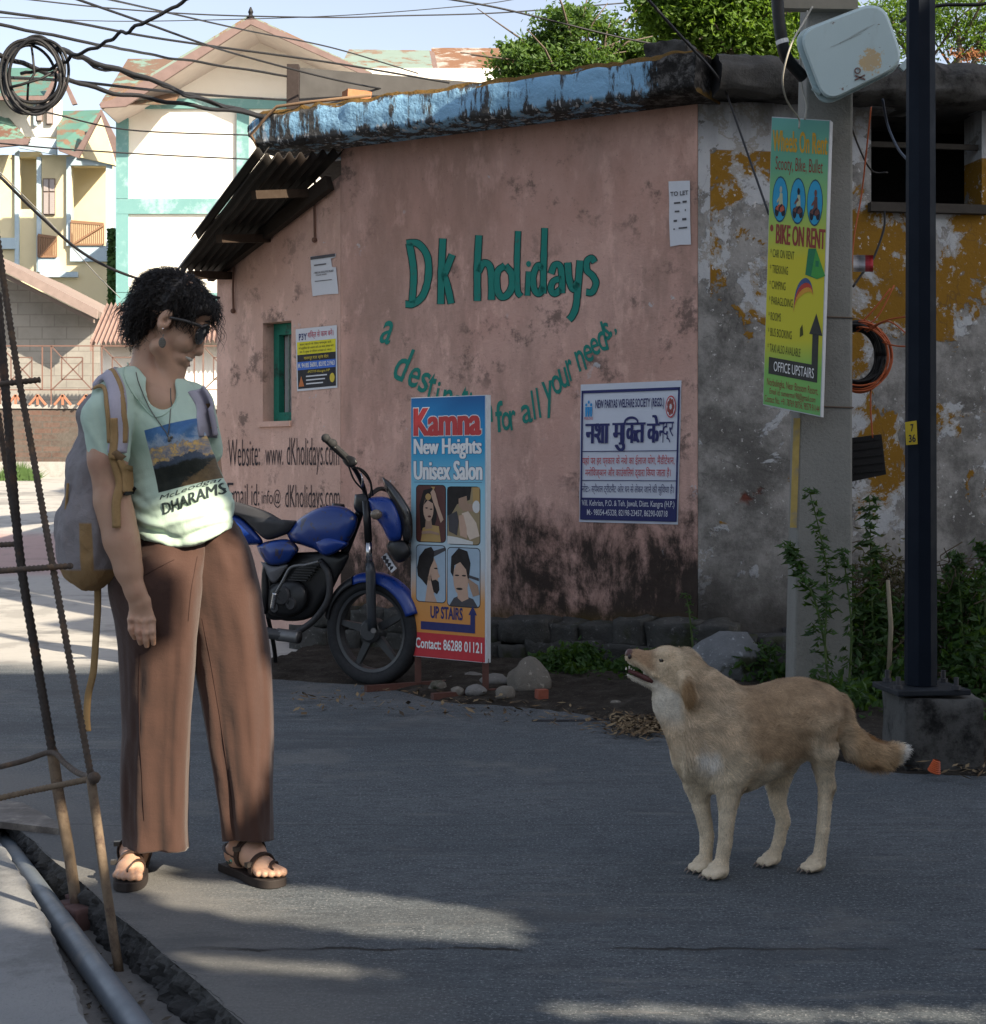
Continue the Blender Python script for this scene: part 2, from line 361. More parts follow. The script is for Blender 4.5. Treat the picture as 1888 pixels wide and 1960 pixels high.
def mat_peeling():
    n = NM('peeling_paint_wall'); x, y, z = n.xyz()
    cem = n.mix(n.sm(n.noise(3.2, 9, .75), .36, .64), (.11, .108, .104), (.30, .295, .285))
    white = n.mix(n.noise(9, 5), (.34, .36, .385), (.46, .475, .495))
    och = n.mix(n.noise(3, 5), (.25, .135, .02), (.18, .095, .016))
    inner = n.math('MULTIPLY', n.sm(x, 1.172, 1.178), n.math('MULTIPLY', n.sm(z, .80, .815), n.sm(z, 2.84, 2.832)))   # ochre panel inside a white border
    paint = n.mix(inner, white, och)
    p = n.noise(1.5, 9, .68, off=3, dist=.35); p2 = n.noise(1.6, 8, .7, off=17, dist=.3)
    hh = n.sm(z, .7, 2.9, .045, -.035)                                # more paint left higher up
    k = n.math('ADD', n.math('ADD', p, hh), n.sm(x, 1.5, 2.3, 0, .028))
    c = n.mix(n.sm(n.math('ADD', p2, hh), .515, .53), paint, white)
    c = n.mix(n.math('MULTIPLY', n.sm(n.math('ADD', p2, hh), .50, .515), n.sm(n.math('ADD', p2, hh), .545, .53)), c, (.30, .29, .27))
    c = n.mix(n.sm(k, .518, .535), c, cem)
    sp = n.sm(n.noise(22, 6, .7, off=9), .60, .66); c = n.mix(n.math('MULTIPLY', sp, .7), c, (.17, .16, .15))
    sp2 = n.sm(n.noise(30, 4, .7, off=29), .63, .68); c = n.mix(n.math('MULTIPLY', sp2, inner), c, (.5, .5, .5))
    br = n.math('MULTIPLY', n.sm(n.math('ABSOLUTE', n.math('ADD', n.math('ADD', z, -1.0), n.math('MULTIPLY', n.math('ADD', n.noise(3, 6), -.5), .3))), .10, .04), n.sm(n.noise(2, 6, off=51), .52, .56))
    br = n.math('MULTIPLY', br, n.sm(x, 1.7, 1.5)); c = n.mix(br, c, n.mix(n.noise(12, 4), (.045, .03, .028), (.16, .05, .035)))
    cr_ = n.noise(1.1, 5, .6, off=61, dist=.6); ck = n.sm(n.math('ABSOLUTE', n.math('ADD', cr_, -.5)), .006, .001); c = n.mix(n.math('MULTIPLY', n.math('MULTIPLY', ck, .35), n.sm(n.noise(1.5, 2, off=66), .45, .55)), c, (.04, .04, .04))
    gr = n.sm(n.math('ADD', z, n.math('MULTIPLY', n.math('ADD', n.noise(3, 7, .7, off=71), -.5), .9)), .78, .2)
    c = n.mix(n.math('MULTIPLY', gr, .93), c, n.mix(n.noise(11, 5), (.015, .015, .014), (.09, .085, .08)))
    st = n.math('MULTIPLY', n.sm(z, 2.75, 3.1), n.sm(n.noise(5, 5, .6, st=(1, 1, .2), off=81), .3, .6)); c = n.mix(n.math('MULTIPLY', st, .8), c, (.10, .095, .09))  # dark band below the slab, its shade put into the colour
    b = n.math('SUBTRACT', n.math('ADD', n.noise(28, 6, .7), n.math('MULTIPLY', n.sm(k, .535, .515), .9)), n.math('MULTIPLY', br, 1.2))
    return n.done(c, .93, b, .55, .012, spec=.12)
def mat_slab():
    n = NM('weathered_blue_paint'); x, y, z = n.xyz()
    blue = n.mix(n.noise(3, 4), (.17, .35, .54), (.27, .46, .63))
    f = n.noise(9, 7, .75, st=(1, 1, .16), off=2); g = n.noise(26, 5, .7, st=(1, 1, .3), off=6)
    ed = n.sm(z, 3.15, 3.09, 0, .10); et = n.sm(z, 3.24, 3.29, 0, .07); wr = n.sm(x, .6, .9, 0, .03); wl = n.sm(x, -1.0, -1.45, 0, .06)
    k = n.math('ADD', n.math('ADD', n.math('ADD', f, ed), n.math('ADD', et, wr)), wl)
    c = n.mix(n.sm(k, .53, .60), blue, n.mix(n.noise(20, 4), (.022, .023, .025), (.10, .10, .10)))
    wt = n.math('MULTIPLY', n.sm(g, .56, .62), n.sm(n.math('ADD', n.math('ADD', ed, wl), n.math('MULTIPLY', n.noise(2, 3, off=3), .05)), .04, .1)); c = n.mix(n.math('MULTIPLY', wt, .85), c, (.50, .51, .52))
    c = n.mix(n.sm(n.math('ADD', x, n.math('MULTIPLY', n.math('ADD', g, -.5), .3)), .78, .84), c, n.mix(n.sm(n.noise(14, 7, .75), .45, .65), (.018, .017, .016), (.13, .125, .12)))
    nz = n.t.nodes.new('ShaderNodeSeparateXYZ'); geo = n.t.nodes.new('ShaderNodeNewGeometry'); n.t.links.new(geo.outputs['Normal'], nz.inputs[0])
    moss = n.sm(n.math('ADD', n.math('MULTIPLY', n.sm(nz.outputs[2], .3, .8), .8), n.math('ADD', n.sm(z, 3.265, 3.30, 0, .5), n.math('MULTIPLY', n.math('ADD', n.noise(12, 5, off=5), -.5), .8))), .35, .6)
    c = n.mix(moss, c, n.mix(n.noise(30, 4), (.05, .042, .012), (.19, .10, .03)))
    return n.done(c, .9, n.math('ADD', n.noise(40, 5), n.math('MULTIPLY', moss, n.noise(60, 4))), .6, .015, spec=.15)
def mat_tin(name, base, rust, amt, rough=.55):
    n = NM(name); f = n.noise(.8, 6, .7, st=(2.2, 2.2, .45)); g = n.noise(30, 4, .7)
    c = n.mix(n.noise(4, 3), base, tuple(q * .8 for q in base)); c = n.mix(n.sm(n.math('ADD', f, n.math('MULTIPLY', n.math('ADD', g, -.5), .12)), 1 - amt - .05, 1 - amt + .05), c, n.mix(g, rust, tuple(q * .5 for q in rust)))
    return n.done(c, rough, g, .15, .004, spec=.3)
def mat_brick(name, b1, b2, mortar, sx=.22, sz=.075, dirt=.5, axis='X'):
    n = NM(name); x, y, z = n.xyz(); cb = n.t.nodes.new('ShaderNodeCombineXYZ'); n.L(x if axis == 'X' else y, cb.inputs[0]); n.L(z, cb.inputs[1])
    t = n.t.nodes.new('ShaderNodeTexBrick'); n.t.links.new(cb.outputs[0], t.inputs['Vector']); t.inputs['Scale'].default_value = 1
    t.inputs['Brick Width'].default_value = sx; t.inputs['Row Height'].default_value = sz; t.inputs['Mortar Size'].default_value = .012; t.inputs['Mortar Smooth'].default_value = .4
    n.L(b1, t.inputs['Color1']); n.L(b2, t.inputs['Color2']); n.L(mortar, t.inputs['Mortar'])
    c = n.mix(n.math('MULTIPLY', n.sm(n.noise(1.8, 6, .7), .4, .65), dirt), t.outputs['Color'], (.045, .04, .035)); c = n.mix(n.math('MULTIPLY', n.noise(25, 5, .7), .35), c, (.3, .27, .24))
    return n.done(c, .92, n.math('ADD', t.outputs['Fac'], n.noise(30, 5)), -.4, .02, spec=.1)
def mat_dirt():
    n = NM('dirt'); f = n.noise(7, 7, .7); g = n.noise(60, 5, .75)
    c = n.ramp(f, [(.3, (.018, .015, .012)), (.52, (.05, .043, .036)), (.75, (.095, .086, .076))]); c = n.mix(n.sm(g, .6, .7), c, (.20, .17, .13)); c = n.mix(n.sm(g, .42, .32), c, (.02, .017, .014))
    return n.done(c, .95, n.math('ADD', g, f), .9, .02, spec=.1)
def mat_stone(name='stone', a=(.10, .10, .10), b=(.26, .25, .235)):
    n = NM(name); f = n.noise(9, 7, .7); c = n.mix(f, a, b); c = n.mix(n.sm(n.noise(35, 5, .7, off=3), .58, .68), c, tuple(q * 1.5 for q in b)); c = n.mix(n.sm(n.noise(5, 5, off=8), .56, .66), c, (.045, .05, .03))
    return n.done(c, .9, n.math('ADD', f, n.noise(60, 4)), .6, .012, spec=.15)
def mat_concrete(name, a, b, dark=.4, dk=(.05, .05, .05), sc=5):
    n = NM(name); f = n.noise(sc, 7, .68); c = n.mix(f, a, b); c = n.mix(n.math('MULTIPLY', n.sm(n.noise(sc * .5, 7, .72, off=7), .5, .66), dark), c, dk)
    c = n.mix(n.math('MULTIPLY', n.sm(n.noise(90, 3, .7), .6, .7), .4), c, tuple(q * .45 for q in a))
    return n.done(c, .9, n.math('ADD', n.noise(80, 4), f), .5, .008, spec=.2)
def mat_leaf(name, a, b, tr=.35):
    n = NM(name); v = n.vcol('tint'); f = n.t.nodes.new('ShaderNodeSeparateColor'); n.t.links.new(v, f.inputs[0])
    c = n.mix(f.outputs[0], a, b); m = n.done(c, .55, spec=.35)
    tl = n.t.nodes.new('ShaderNodeBsdfTranslucent'); n.L(n.mix(.5, c, (.25, .42, .03)), tl.inputs[0]); mx = n.t.nodes.new('ShaderNodeMixShader'); mx.inputs[0].default_value = tr
    n.t.links.new(n.b.outputs[0], mx.inputs[1]); n.t.links.new(tl.outputs[0], mx.inputs[2]); n.t.links.new(mx.outputs[0], n.o.inputs['Surface']); return m
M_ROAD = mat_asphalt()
M_PINK = mat_plaster('pink_plaster', (.62, .40, .335), (.54, .325, .265), True, .42, 1.22)
M_PINK2 = mat_plaster('pale_pink_plaster', (.66, .445, .37), (.58, .375, .305), False, streak=.3)
M_PEEL = mat_peeling(); M_SLAB = mat_slab()
M_CEMD = mat_concrete('black_mouldy_concrete', (.02, .02, .019), (.115, .112, .108), .95, (.012, .012, .012), 8)
M_CEM = mat_concrete('concrete', (.27, .265, .25), (.36, .35, .33), .35)
M_POLE = mat_concrete('pole_concrete', (.20, .20, .185), (.28, .275, .25), .3, (.09, .09, .08), 4)
M_KERB = mat_concrete('cement_ledge', (.20, .205, .21), (.31, .31, .305), .5, (.11, .11, .11), 6)
M_FLOOR = mat_concrete('drain_cement', (.17, .165, .155), (.24, .23, .22), .5, (.07, .065, .06), 5)
M_BROKEN = mat_concrete('broken_road_edge', (.03, .03, .03), (.09, .088, .085), .7, (.012, .012, .012), 14)
M_DIRT = mat_dirt(); M_STONE = mat_stone(); M_STONEP = mat_stone('pale_stone', (.11, .10, .088), (.23, .21, .18))
M_TIN = mat_tin('rusty_tin', (.022, .02, .018), (.018, .012, .009), .55)
M_TEAL = mat_tin('teal_roof', (.09, .20, .165), (.22, .14, .095), .45); M_TEAL2 = mat_tin('faded_teal_roof', (.23, .30, .26), (.27, .17, .11), .45)
M_RUST = mat_tin('rust_roof', (.40, .37, .33), (.27, .14, .075), .56); M_REDTIN = mat_tin('red_roof', (.30, .20, .17), (.25, .17, .145), .5)
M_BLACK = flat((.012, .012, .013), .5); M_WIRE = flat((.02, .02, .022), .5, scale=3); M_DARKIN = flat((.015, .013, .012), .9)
M_GREENPT = flat((.02, .20, .14), .6, var=.2, stain=(.03, .07, .055)); M_TEALPT = NM('painted_lettering')
_f = M_TEALPT.noise(30, 6, .7); M_TEALPT = M_TEALPT.done(M_TEALPT.mix(M_TEALPT.sm(_f, .55, .7), (.018, .205, .165), (.05, .15, .12)), .8, _f, .3, .004)
M_INK = flat((.035, .03, .035), .85, var=.3); M_OUTL = flat((.02, .05, .045), .85)
M_PAPER = flat((.62, .64, .68), .8, var=.06, scale=60); M_WOOD = flat((.035, .022, .014), .8, var=.3, bump=.3); M_RUSTBAR = flat((.085, .065, .052), .8, var=.45, scale=70, bump=.5, stain=(.16, .10, .06))
M_BROWNM = flat((.10, .045, .035), .6, var=.25, scale=40)

# ================================================================ GROUND
mb = MB()
EX = lambda Y: -.49 - .571 * (Y - 3.11)                             # road edge along the drain
xs = np.linspace(0, 1, 61); ys = [2.0 + .12 * i for i in range(70)] + [10.5 + .5 * i for i in range(60)]
rows = []
for y in ys:
    l = EX(y) if y < 5.3 else EX(5.3) - (y - 5.3) * 1.6; l = max(l, -14)
    jag = (mnoise.noise(Vector((0, y * 9, 2))) * .018 + mnoise.noise(Vector((0, y * 31, 5))) * .012) if y < 5.4 else 0
    rows.append([Vector((l + jag + (14 - l) * (t ** 1.7), y, ground_z(0, y) + (.003 * mnoise.noise(Vector((t * 60, y * 3, 0)))))) for t in xs])
vs = [v for r in rows for v in r]; m = len(xs)
fs = [(j * m + i, j * m + i + 1, (j + 1) * m + i + 1, (j + 1) * m + i) for j in range(len(rows) - 1) for i in range(m - 1)]
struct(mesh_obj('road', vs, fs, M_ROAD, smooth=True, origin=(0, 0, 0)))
mb = MB(); eyy = np.linspace(1.6, 5.5, 300)                          # rough broken side of the carriageway
def edgep(u, v):
    y = 1.6 + u * 3.9; j = mnoise.noise(Vector((0, y * 9, 2))) * .018 + mnoise.noise(Vector((0, y * 31, 5))) * .012
    nz = Vector((y * 30, v * 3.2, 3)); a = mnoise.fractal(nz, 1.0, 2.2, 4) * .030 * (1 - abs(2 * v - 1) * .5)
    return Vector((EX(y) + j * (1 - v) - a * (0.25 if v < .02 else 1) - .015 * v, y, .001 - .115 * v))
mb.grid(edgep, 420, 14, flip=False); struct(build(mb, 'road_edge', M_BROKEN, origin=(0, 0, 0), recalc=True))
mb = MB()
mb.grid(lambda u, v: Vector((EX(1.6 + 4.2 * v) - .75 + u * .95, 1.6 + 4.2 * v, -.095 + .012 * mnoise.noise(Vector((u * 5, v * 14, 1))))), 40, 120)
struct(build(mb, 'drain', M_FLOOR, smooth=True, origin=(0, 0, 0)))
mb = MB(); mb.box((-14, 2, -.4), (60, 60, .3)); struct(build(mb, 'ground', M_DIRT, origin=(0, 0, -.4)))
mb = MB()                                                             # dirt shoulder below the houses
vp = [(470, 1296), (600, 1306), (720, 1316), (850, 1344), (960, 1352), (1100, 1366), (1180, 1385), (1260, 1402), (1400, 1418), (1560, 1450), (1700, 1480), (1800, 1486), (1960, 1492), (2300, 1500)]
ep = cr([tuple(gnd(a, b)) for a, b in vp], 8)
def verge(u, v):
    e = ep[int(round(u * (len(ep) - 1)))]; far = Vector((e[0] + .25, 9.4 if e[0] < 1 else 9.2, .05)); p = Vector(e).lerp(far, v)
    nz = mnoise.fractal(Vector((p.x * 5, p.y * 5, 0)), 1, 2, 4); p.z = .004 + .05 * min(v * 3, 1) + nz * .02 * min(v * 6, 1)
    if v == 0: p.y += .03 * mnoise.noise(Vector((u * 60, 0, 0))); p.z = -.004
    return p
mb.grid(verge, len(ep) - 1, 30); struct(build(mb, 'verge', M_DIRT, smooth=True, origin=(0, 8, 0)))
# cement ledge and grey pipe along the drain
mb = MB(); lp = [(170, 1960), (152, 1903), (131, 1857), (117, 1827), (105, 1793), (88, 1754), (70, 1720), (52, 1684), (23, 1641), (0, 1608), (-90, 1500)]; lp = [gnd(a, b) for a, b in lp]
lp = [Vector((-.50, 2.5, 0))] + lp; lp = [Vector(q) for q in cr([tuple(p) for p in lp], 10)]
k = len(lp); vs = []
for i, p in enumerate(lp):
    j = .012 * mnoise.fractal(Vector((p.y * 12, 0, 9)), 1, 2, 4); q = p + Vector((j, 0, 0)); vs += [Vector((q.x - .02, q.y, -.16)), q - Vector((-.006, 0, .02)), q - Vector((.008, 0, 0)), Vector((q.x - .35, q.y - .1, .006)), Vector((q.x - 1.6, q.y - .3, .0))]
fs = [(i * 5 + j, i * 5 + j + 1, (i + 1) * 5 + j + 1, (i + 1) * 5 + j) for i in range(k - 1) for j in range(4)]
struct(mesh_obj('kerb', vs, [f[::-1] for f in fs], M_KERB, smooth=False, recalc=True))
M_PIPE = flat((.15, .175, .20), .5, var=.1, scale=12, spec=.5, stain=(.28, .27, .25))
mb = MB(); P = [Vector((-.711, 3.2, -.063)), Vector((-1.15, 4.107, -.063)), Vector((-1.63, 5.1, -.063))]; P = [P[0] + (P[0] - P[1]) * 1.2] + P
mb.tube(P, .031, 24); tag(build(mb, 'drain_pipe', M_PIPE, smooth=True), 'thick grey plastic pipe lying along the cement ledge in the drain', 'pipe')
# ================================================================ PINK HOUSE
A = Vector((-.936, 9.65, 0)); C = Vector((1.105, 8.47, 0)); L0 = Vector((-1.85, 10.5, 0))
dW = (A - C).normalized(); nW = Vector((-.5, -.866, 0)).normalized(); nW = Vector((dW.y, -dW.x, 0)); nW = nW if nW.y < 0 else -nW
dL = (L0 - A).normalized(); nL = Vector((dL.y, -dL.x, 0)); nL = nL if nL.y < 0 else -nL
PW = Plane(C, nW); PL = Plane(A, nL)
R0 = C + Vector((.004, .0, 0)); R1 = Vector((7.0, 8.47 + (7.0 - 1.105) * .15, 0)); dR = (R1 - R0).normalized(); nR = Vector((dR.y, -dR.x, 0)); PR = Plane(R0, nR)
Z = Vector((0, 0, 1))
pink = thing('pink_house', tuple((A + C) / 2), 'weathered pink plaster corner house with painted green travel-agency lettering and a blue-edged flat roof', 'house')
mb = MB(); T = .22
def wallbox(mb, a, b, z0, z1, n, t=T, mi=0, off=0.0): # upright wall piece from a to b, front face on the line
    a = Vector(a) + n * off; b = Vector(b) + n * off; mb.hexa([Vector((p.x, p.y, z)) for z in (z0, z1) for p in (a, b, b - n * t, a - n * t)], mi)
wallbox(mb, A, C, -.05, 3.085, nW)
build(mb, 'front_wall', M_PINK, pink)
# side wall with window opening, sloping top
wz = lambda s: 2.92 - .39 * s                         # s metres from A along dL
LL = (L0 - A).length
def onL(px, py): p = PL.hit(px, py); return (p - A).dot(dL), p.z
s1, zt = onL(558, 613); s0, _ = onL(503, 615); _, zb = onL(530, 806)
mb = MB()
def lwall(sa, sb, za, zb_, top=False):
    p, q = A + dL * sa, A + dL * sb; t = [zb_, zb_] if not top else [wz(sa), wz(sb)]
    mb.hexa([p + Z * za, q + Z * za, q - nL * T + Z * za, p - nL * T + Z * za, p + Z * t[0], q + Z * t[1], q - nL * T + Z * t[1], p - nL * T + Z * t[0]])
lwall(.004, s1, -.05, 0, True); lwall(s1, s0, -.05, zb); lwall(s1, s0, zt, 0, True); lwall(s0, LL, -.05, 0, True)
build(mb, 'side_wall', M_PINK2, pink)
mb = MB(); e = A + dL * LL - nL * T; bk = Vector((-.3, 15, 0))   # rear walls and a dark inside
wallbox(mb, e + nL * T, e + Vector((.45, 4, 0)), -.05, 2.2, Vector((-1, .1, 0)).normalized())
mb.hexa([p + Z * z for z in (-.05, 3.06) for p in (A - nL * 1.2 + Vector((.3, 0, 0)), C - nW * .3, Vector((1.9, 13.5, 0)), Vector((.2, 13.5, 0)))])
build(mb, 'rear_wall', M_PINK2, pink)
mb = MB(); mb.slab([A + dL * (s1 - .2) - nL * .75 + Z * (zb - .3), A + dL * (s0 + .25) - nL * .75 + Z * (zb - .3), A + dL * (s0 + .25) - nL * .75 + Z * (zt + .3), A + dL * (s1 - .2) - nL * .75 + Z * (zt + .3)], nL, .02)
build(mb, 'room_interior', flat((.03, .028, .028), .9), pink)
# window: frame set back in the opening, bars, half-open shutter
win = bpy.data.objects.new('window', None); COL.objects.link(win); win.parent = pink; ORG[win.name] = ORG[pink.name]
mb = MB(); fo = -.09
def lbar(sa, za, sb, zb_, wd, off, th=.045):
    p = A + dL * sa + nL * off; q = A + dL * sb + nL * off; mb.hexa([p + Z * za, q + Z * za, q - nL * th + Z * za, p - nL * th + Z * za, p + Z * zb_, q + Z * zb_, q - nL * th + Z * zb_, p - nL * th + Z * zb_])
fw = .055
lbar(s0 - fw, zb, s0 - .002, zt, 0, fo); lbar(s1 + .002, zb, s1 + fw * .5, zt, 0, fo); lbar(s1 + fw * .5, zt - .075, s0 - fw, zt - .002, 0, fo); lbar(s1 + fw * .5, zb + .002, s0 - fw, zb + .06, 0, fo)
build(mb, 'window_frame', M_GREENPT, win)
mb = MB()
for q in (.30, .62): 
    s = s0 + (s1 - s0) * (q + .12); p = A + dL * s + nL * (fo - .03)
    mb.tube([p + Z * (zb + .03 + (zt - zb - .08) * i / 24) + dL * .004 * math.sin(i * 2.1) for i in range(25)], .008, 6)
build(mb, 'window_bar', flat((.20, .26, .23), .6), win)
mb = MB(); p = A + dL * (s0 - fw) + nL * (fo - .05); q = A + dL * (s0 - .20) + nL * (fo - .16); mb.hexa([a + Z * z for z in (zb + .06, zt - .08) for a in (p, q, q - nL * .02, p - nL * .02)])
build(mb, 'shutter', flat((.42, .41, .40), .8), win)
mb = MB(); lbar(s1 - .005, zb - .035, s0 + .03, zb - .001, 0, .02, .10); build(mb, 'window_sill', M_PINK2, win)
# roof slab with the blue edge
def soff(s, off): return C + dW * s + nW * off
xb = -.10                                             # where the blue paint ends, measured from the corner
mb = MB(); S1 = 2.86; nseg = 90
def edge(u, v):
    s = xb + (S1 - xb) * u; a = 2 * math.pi * v
    prof = [(-.3, 3.08), (.24, 3.08), (.275, 3.10), (.285, 3.18), (.28, 3.262), (.25, 3.30), (-.3, 3.31)]
    t = v * (len(prof) - 1); i = min(int(t), len(prof) - 2); f = t - i; o = prof[i][0] * (1 - f) + prof[i + 1][0] * f; z = prof[i][1] * (1 - f) + prof[i + 1][1] * f
    nz = mnoise.fractal(Vector((s * 7, o * 7, z * 7)), 1, 2, 4); end = max(0, (u - .965) / .035); r = 1 - .6 * end * end
    if o > .2: o += nz * (.014 + .03 * max(0, .32 - s)); z = 3.19 + (z - 3.19) * r + nz * .012 + (.018 * mnoise.noise(Vector((s * 16, 3, 0))) if z > 3.28 else 0)
    return soff(s, o) + Z * z
mb.grid(edge, nseg, 30); k = len(mb.v); mb.f.append(tuple(nseg + (nseg + 1) * j for j in range(31))); mb.mi.append(0)
mb.f.append(tuple((nseg + 1) * j for j in range(30, -1, -1))); mb.mi.append(0)
build(mb, 'roof_edge', M_SLAB, pink, smooth=True, label='flaking light-blue concrete roof edge with moss')
mb = MB(); mb.hexa([p + Z * z for z in (3.085, 3.27) for p in (soff(S1 - .02, -.28), soff(-.2, -.28), Vector((2.4, 13.8, 0)), Vector((-.9, 13.8, 0)))]); build(mb, 'flat_roof', M_CEMD, pink)
mb = MB()                                            # blackened, broken right end of the edge
def rough_block(mb, c, d, rz, seed, amp=.02, n=6):
    R = Matrix.Rotation(rz, 3, 'Z'); b = bmesh.new(); bmesh.ops.create_cube(b, size=1); bmesh.ops.subdivide_edges(b, edges=b.edges, cuts=n, use_grid_fill=True)
    vs = []
    for v in b.verts:
        p = v.co.copy(); l = p.copy(); p = Vector((l.x * d[0], l.y * d[1], l.z * d[2])); q = p * 6 + Vector((seed * 7.3, 0, 0)); rnd = max(abs(l.x), abs(l.y), abs(l.z)); 
        r2 = Vector((l.x, l.y, l.z)).length; p *= 1 - .05 * max(0, r2 - .62); p += Vector((mnoise.noise(q), mnoise.noise(q + Vector((9, 0, 0))), mnoise.noise(q + Vector((0, 9, 0))))) * amp + Vector((mnoise.noise(q * 3.1), mnoise.noise(q * 3.1 + Vector((4, 0, 0))), mnoise.noise(q * 3.1 + Vector((0, 4, 0))))) * amp * .45; vs.append(Vector(c) + R @ p)
    mb.add(vs, [tuple(v.index for v in f.verts) for f in b.faces]); b.free()
az = math.atan2(dW.y, dW.x)
rough_block(mb, soff(.10, .12) + Z * 3.335, (.26, .20, .10), az, 3, .03, 10)
build(mb, 'broken_roof_corner', M_CEMD, pink, smooth=True)
# tin lean-to roof over the side wall
tin = [at(660, 292, 9.62), at(500, 300, 9.30), at(337, 517, 9.95), at(432, 521, 10.5)]
mb = MB()
def tinp(u, v):
    a, b, c, d = tin; p = (a * (1 - u) + b * u) * (1 - v) + (d * (1 - u) + c * u) * v
    if v > .74 and u > .80: pass
    return p + Z * (.022 * math.cos(u * 2 * math.pi * 7.5)) + Z * .012 * mnoise.noise(Vector((u * 3, v * 4, 0)))
mb.grid(tinp, 90, 16); o = build(mb, 'tin_roof', M_TIN, pink, smooth=True); sol = o.modifiers.new('s', 'SOLIDIFY'); sol.thickness = .004
mb = MB(); c2 = tin
def sheet2(u, v):
    a, b = tin[1], tin[2]; p = a * (1 - v) + b * v; q = tin[0] * (1 - v) + tin[3] * v; d_ = (p - q).normalized(); p0 = p - d_ * .02
    return p0 + d_ * (.11 * u - .05) + Z * (.05 + .02 * math.cos(u * 6.28 * 1.4))
mb.grid(lambda u, v: sheet2(u, .02 + v * .74), 14, 12); o = build(mb, 'loose_roof_sheet', M_TIN, pink, smooth=True); sol = o.modifiers.new('s', 'SOLIDIFY'); sol.thickness = .004
mb = MB()
for v in (.22, .60, .93):
    a = tin[0] * (1 - v) + tin[3] * v; b = tin[1] * (1 - v) + tin[2] * v; mb.beam(a - Z * .075 + (a - b) * .1, b - Z * .075 + (a - b) * .16, .05, .05)
build(mb, 'purlin', M_WOOD, pink)
mb = MB(); mb.beam(A + dL * .05 + nL * .05 + Z * (wz(.05) - .03), A + dL * (LL + .02) + nL * .05 + Z * (wz(LL) - .03), .05, .09); build(mb, 'rafter', flat((.03, .022, .017), .85), pink)
for px, y0, y1 in ((603, 340, 462), (447, 510, 598)):  # hanging rods against the side wall
    mb = MB(); mb.tube([PL.hit(px, y0, .02), PL.hit(px - 1, (y0 + y1) / 2, .015), PL.hit(px, y1, .012)], .008, 6); mb.ball(PL.hit(px - 1, y1 - 3, .016), .018, 8); build(mb, 'hanging_rod', flat((.13, .07, .05), .8), pink)
mb = MB(); mb.tube([soff(-2.86 * -1 - .06, .24) + Z * 3.07, soff(2.82, .30) + Z * 3.16, soff(2.72, .30) + Z * 3.24, soff(2.62, .30) + Z * 3.31, soff(2.4, .24) + Z * 3.325, soff(2.0, .20) + Z * 3.325], .010, 8)
build(mb, 'edge_cable', flat((.22, .14, .085), .8), pink, smooth=True)
# rubble foundation
mb = MB(); rs = random.Random(3)
for row, (z, h) in enumerate(((.06, .16), (.20, .14))):
    s = -.25
    while s < 2.4:
        L = rs.uniform(.16, .34); rough_block(mb, soff(s + L / 2, .06 + rs.uniform(-.02, .03) + .05 * (1 - row)) + Z * (z + rs.uniform(-.02, .02)), (L * .95, .26, h), az + rs.uniform(-.1, .1), rs.random() * 50, .03, 4); s += L
build(mb, 'foundation_stones', mat_stone('mossy_foundation_stone', (.018, .018, .016), (.11, .11, .105)), pink, smooth=True)
# ---------------------------------------------------------------- hand-painted lettering, stroke by stroke
def stroke(mb, plane, pts, wd, off, n=6, taper=None):
    q = cr(pts, n) if len(pts) > 2 else [np.array(p, float) for p in cr(pts, 3)]; L_ = []; R_ = []
    for i, p in enumerate(q):
        d = q[min(i + 1, len(q) - 1)] - q[max(i - 1, 0)]; d = d / (np.linalg.norm(d) + 1e-9); nn = np.array((-d[1], d[0])); h = (wd if not taper else wd * (taper[0] + (taper[1] - taper[0]) * i / (len(q) - 1))) / 2
        j = h * (1 + .10 * mnoise.noise(Vector((p[0] * .13, p[1] * .13, 3)))); L_.append(p[:2] + nn * j); R_.append(p[:2] - nn * j)
    b = [plane.hit(x, y, off) for x, y in L_] + [plane.hit(x, y, off) for x, y in R_]; k = len(q)
    mb.add(b, [(i, i + 1, k + i + 1, k + i) for i in range(k - 1)])
DK = [[(784, 466), (792, 520), (789, 580)], [(778, 466), (800, 466), (818, 490), (820, 530), (810, 565), (792, 581), (776, 582)],
      [(848, 456), (845, 520), (844, 582)], [(866, 487), (855, 515), (849, 530)], [(849, 524), (857, 548), (864, 581)],
      [(917, 450), (914, 510), (914, 576)], [(916, 520), (925, 504), (937, 508), (941, 530), (941, 574)],
      [(967, 508), (953, 520), (951, 548), (958, 566), (968, 567), (979, 552), (980, 525), (967, 508)],
      [(992, 442), (990, 500), (991, 555), (998, 567)], [(1012, 519), (1011, 545), (1010, 566)],
      [(1043, 436), (1041, 500), (1040, 562)], [(1040, 515), (1030, 508), (1021, 528), (1023, 553), (1032, 562), (1040, 548)],
      [(1055, 524), (1062, 507), (1073, 510), (1076, 535), (1076, 561)], [(1076, 533), (1060, 538), (1055, 553), (1062, 562), (1074, 553)],
      [(1087, 502), (1090, 535), (1098, 553), (1106, 540)], [(1111, 498), (1107, 545), (1103, 585), (1096, 604), (1089, 612)],
      [(1139, 502), (1133, 494), (1124, 500), (1124, 517), (1135, 528), (1141, 542), (1134, 559), (1122, 559)]]
DKW = [12, 12, 12, 12, 12, 12, 12, 12, 10, 9, 11, 11, 11, 11, 12, 12, 11]
mb = MB(); ob = MB()
for p, wd in zip(DK, DKW): stroke(mb, PW, p, wd, .0035); stroke(ob, PW, p, wd + 3.5, .0022)
mb.add([PW.hit(1012 + 5 * math.cos(a), 505 + 6 * math.sin(a), .0035) for a in np.linspace(0, 6.2, 9)], [tuple(range(9))])
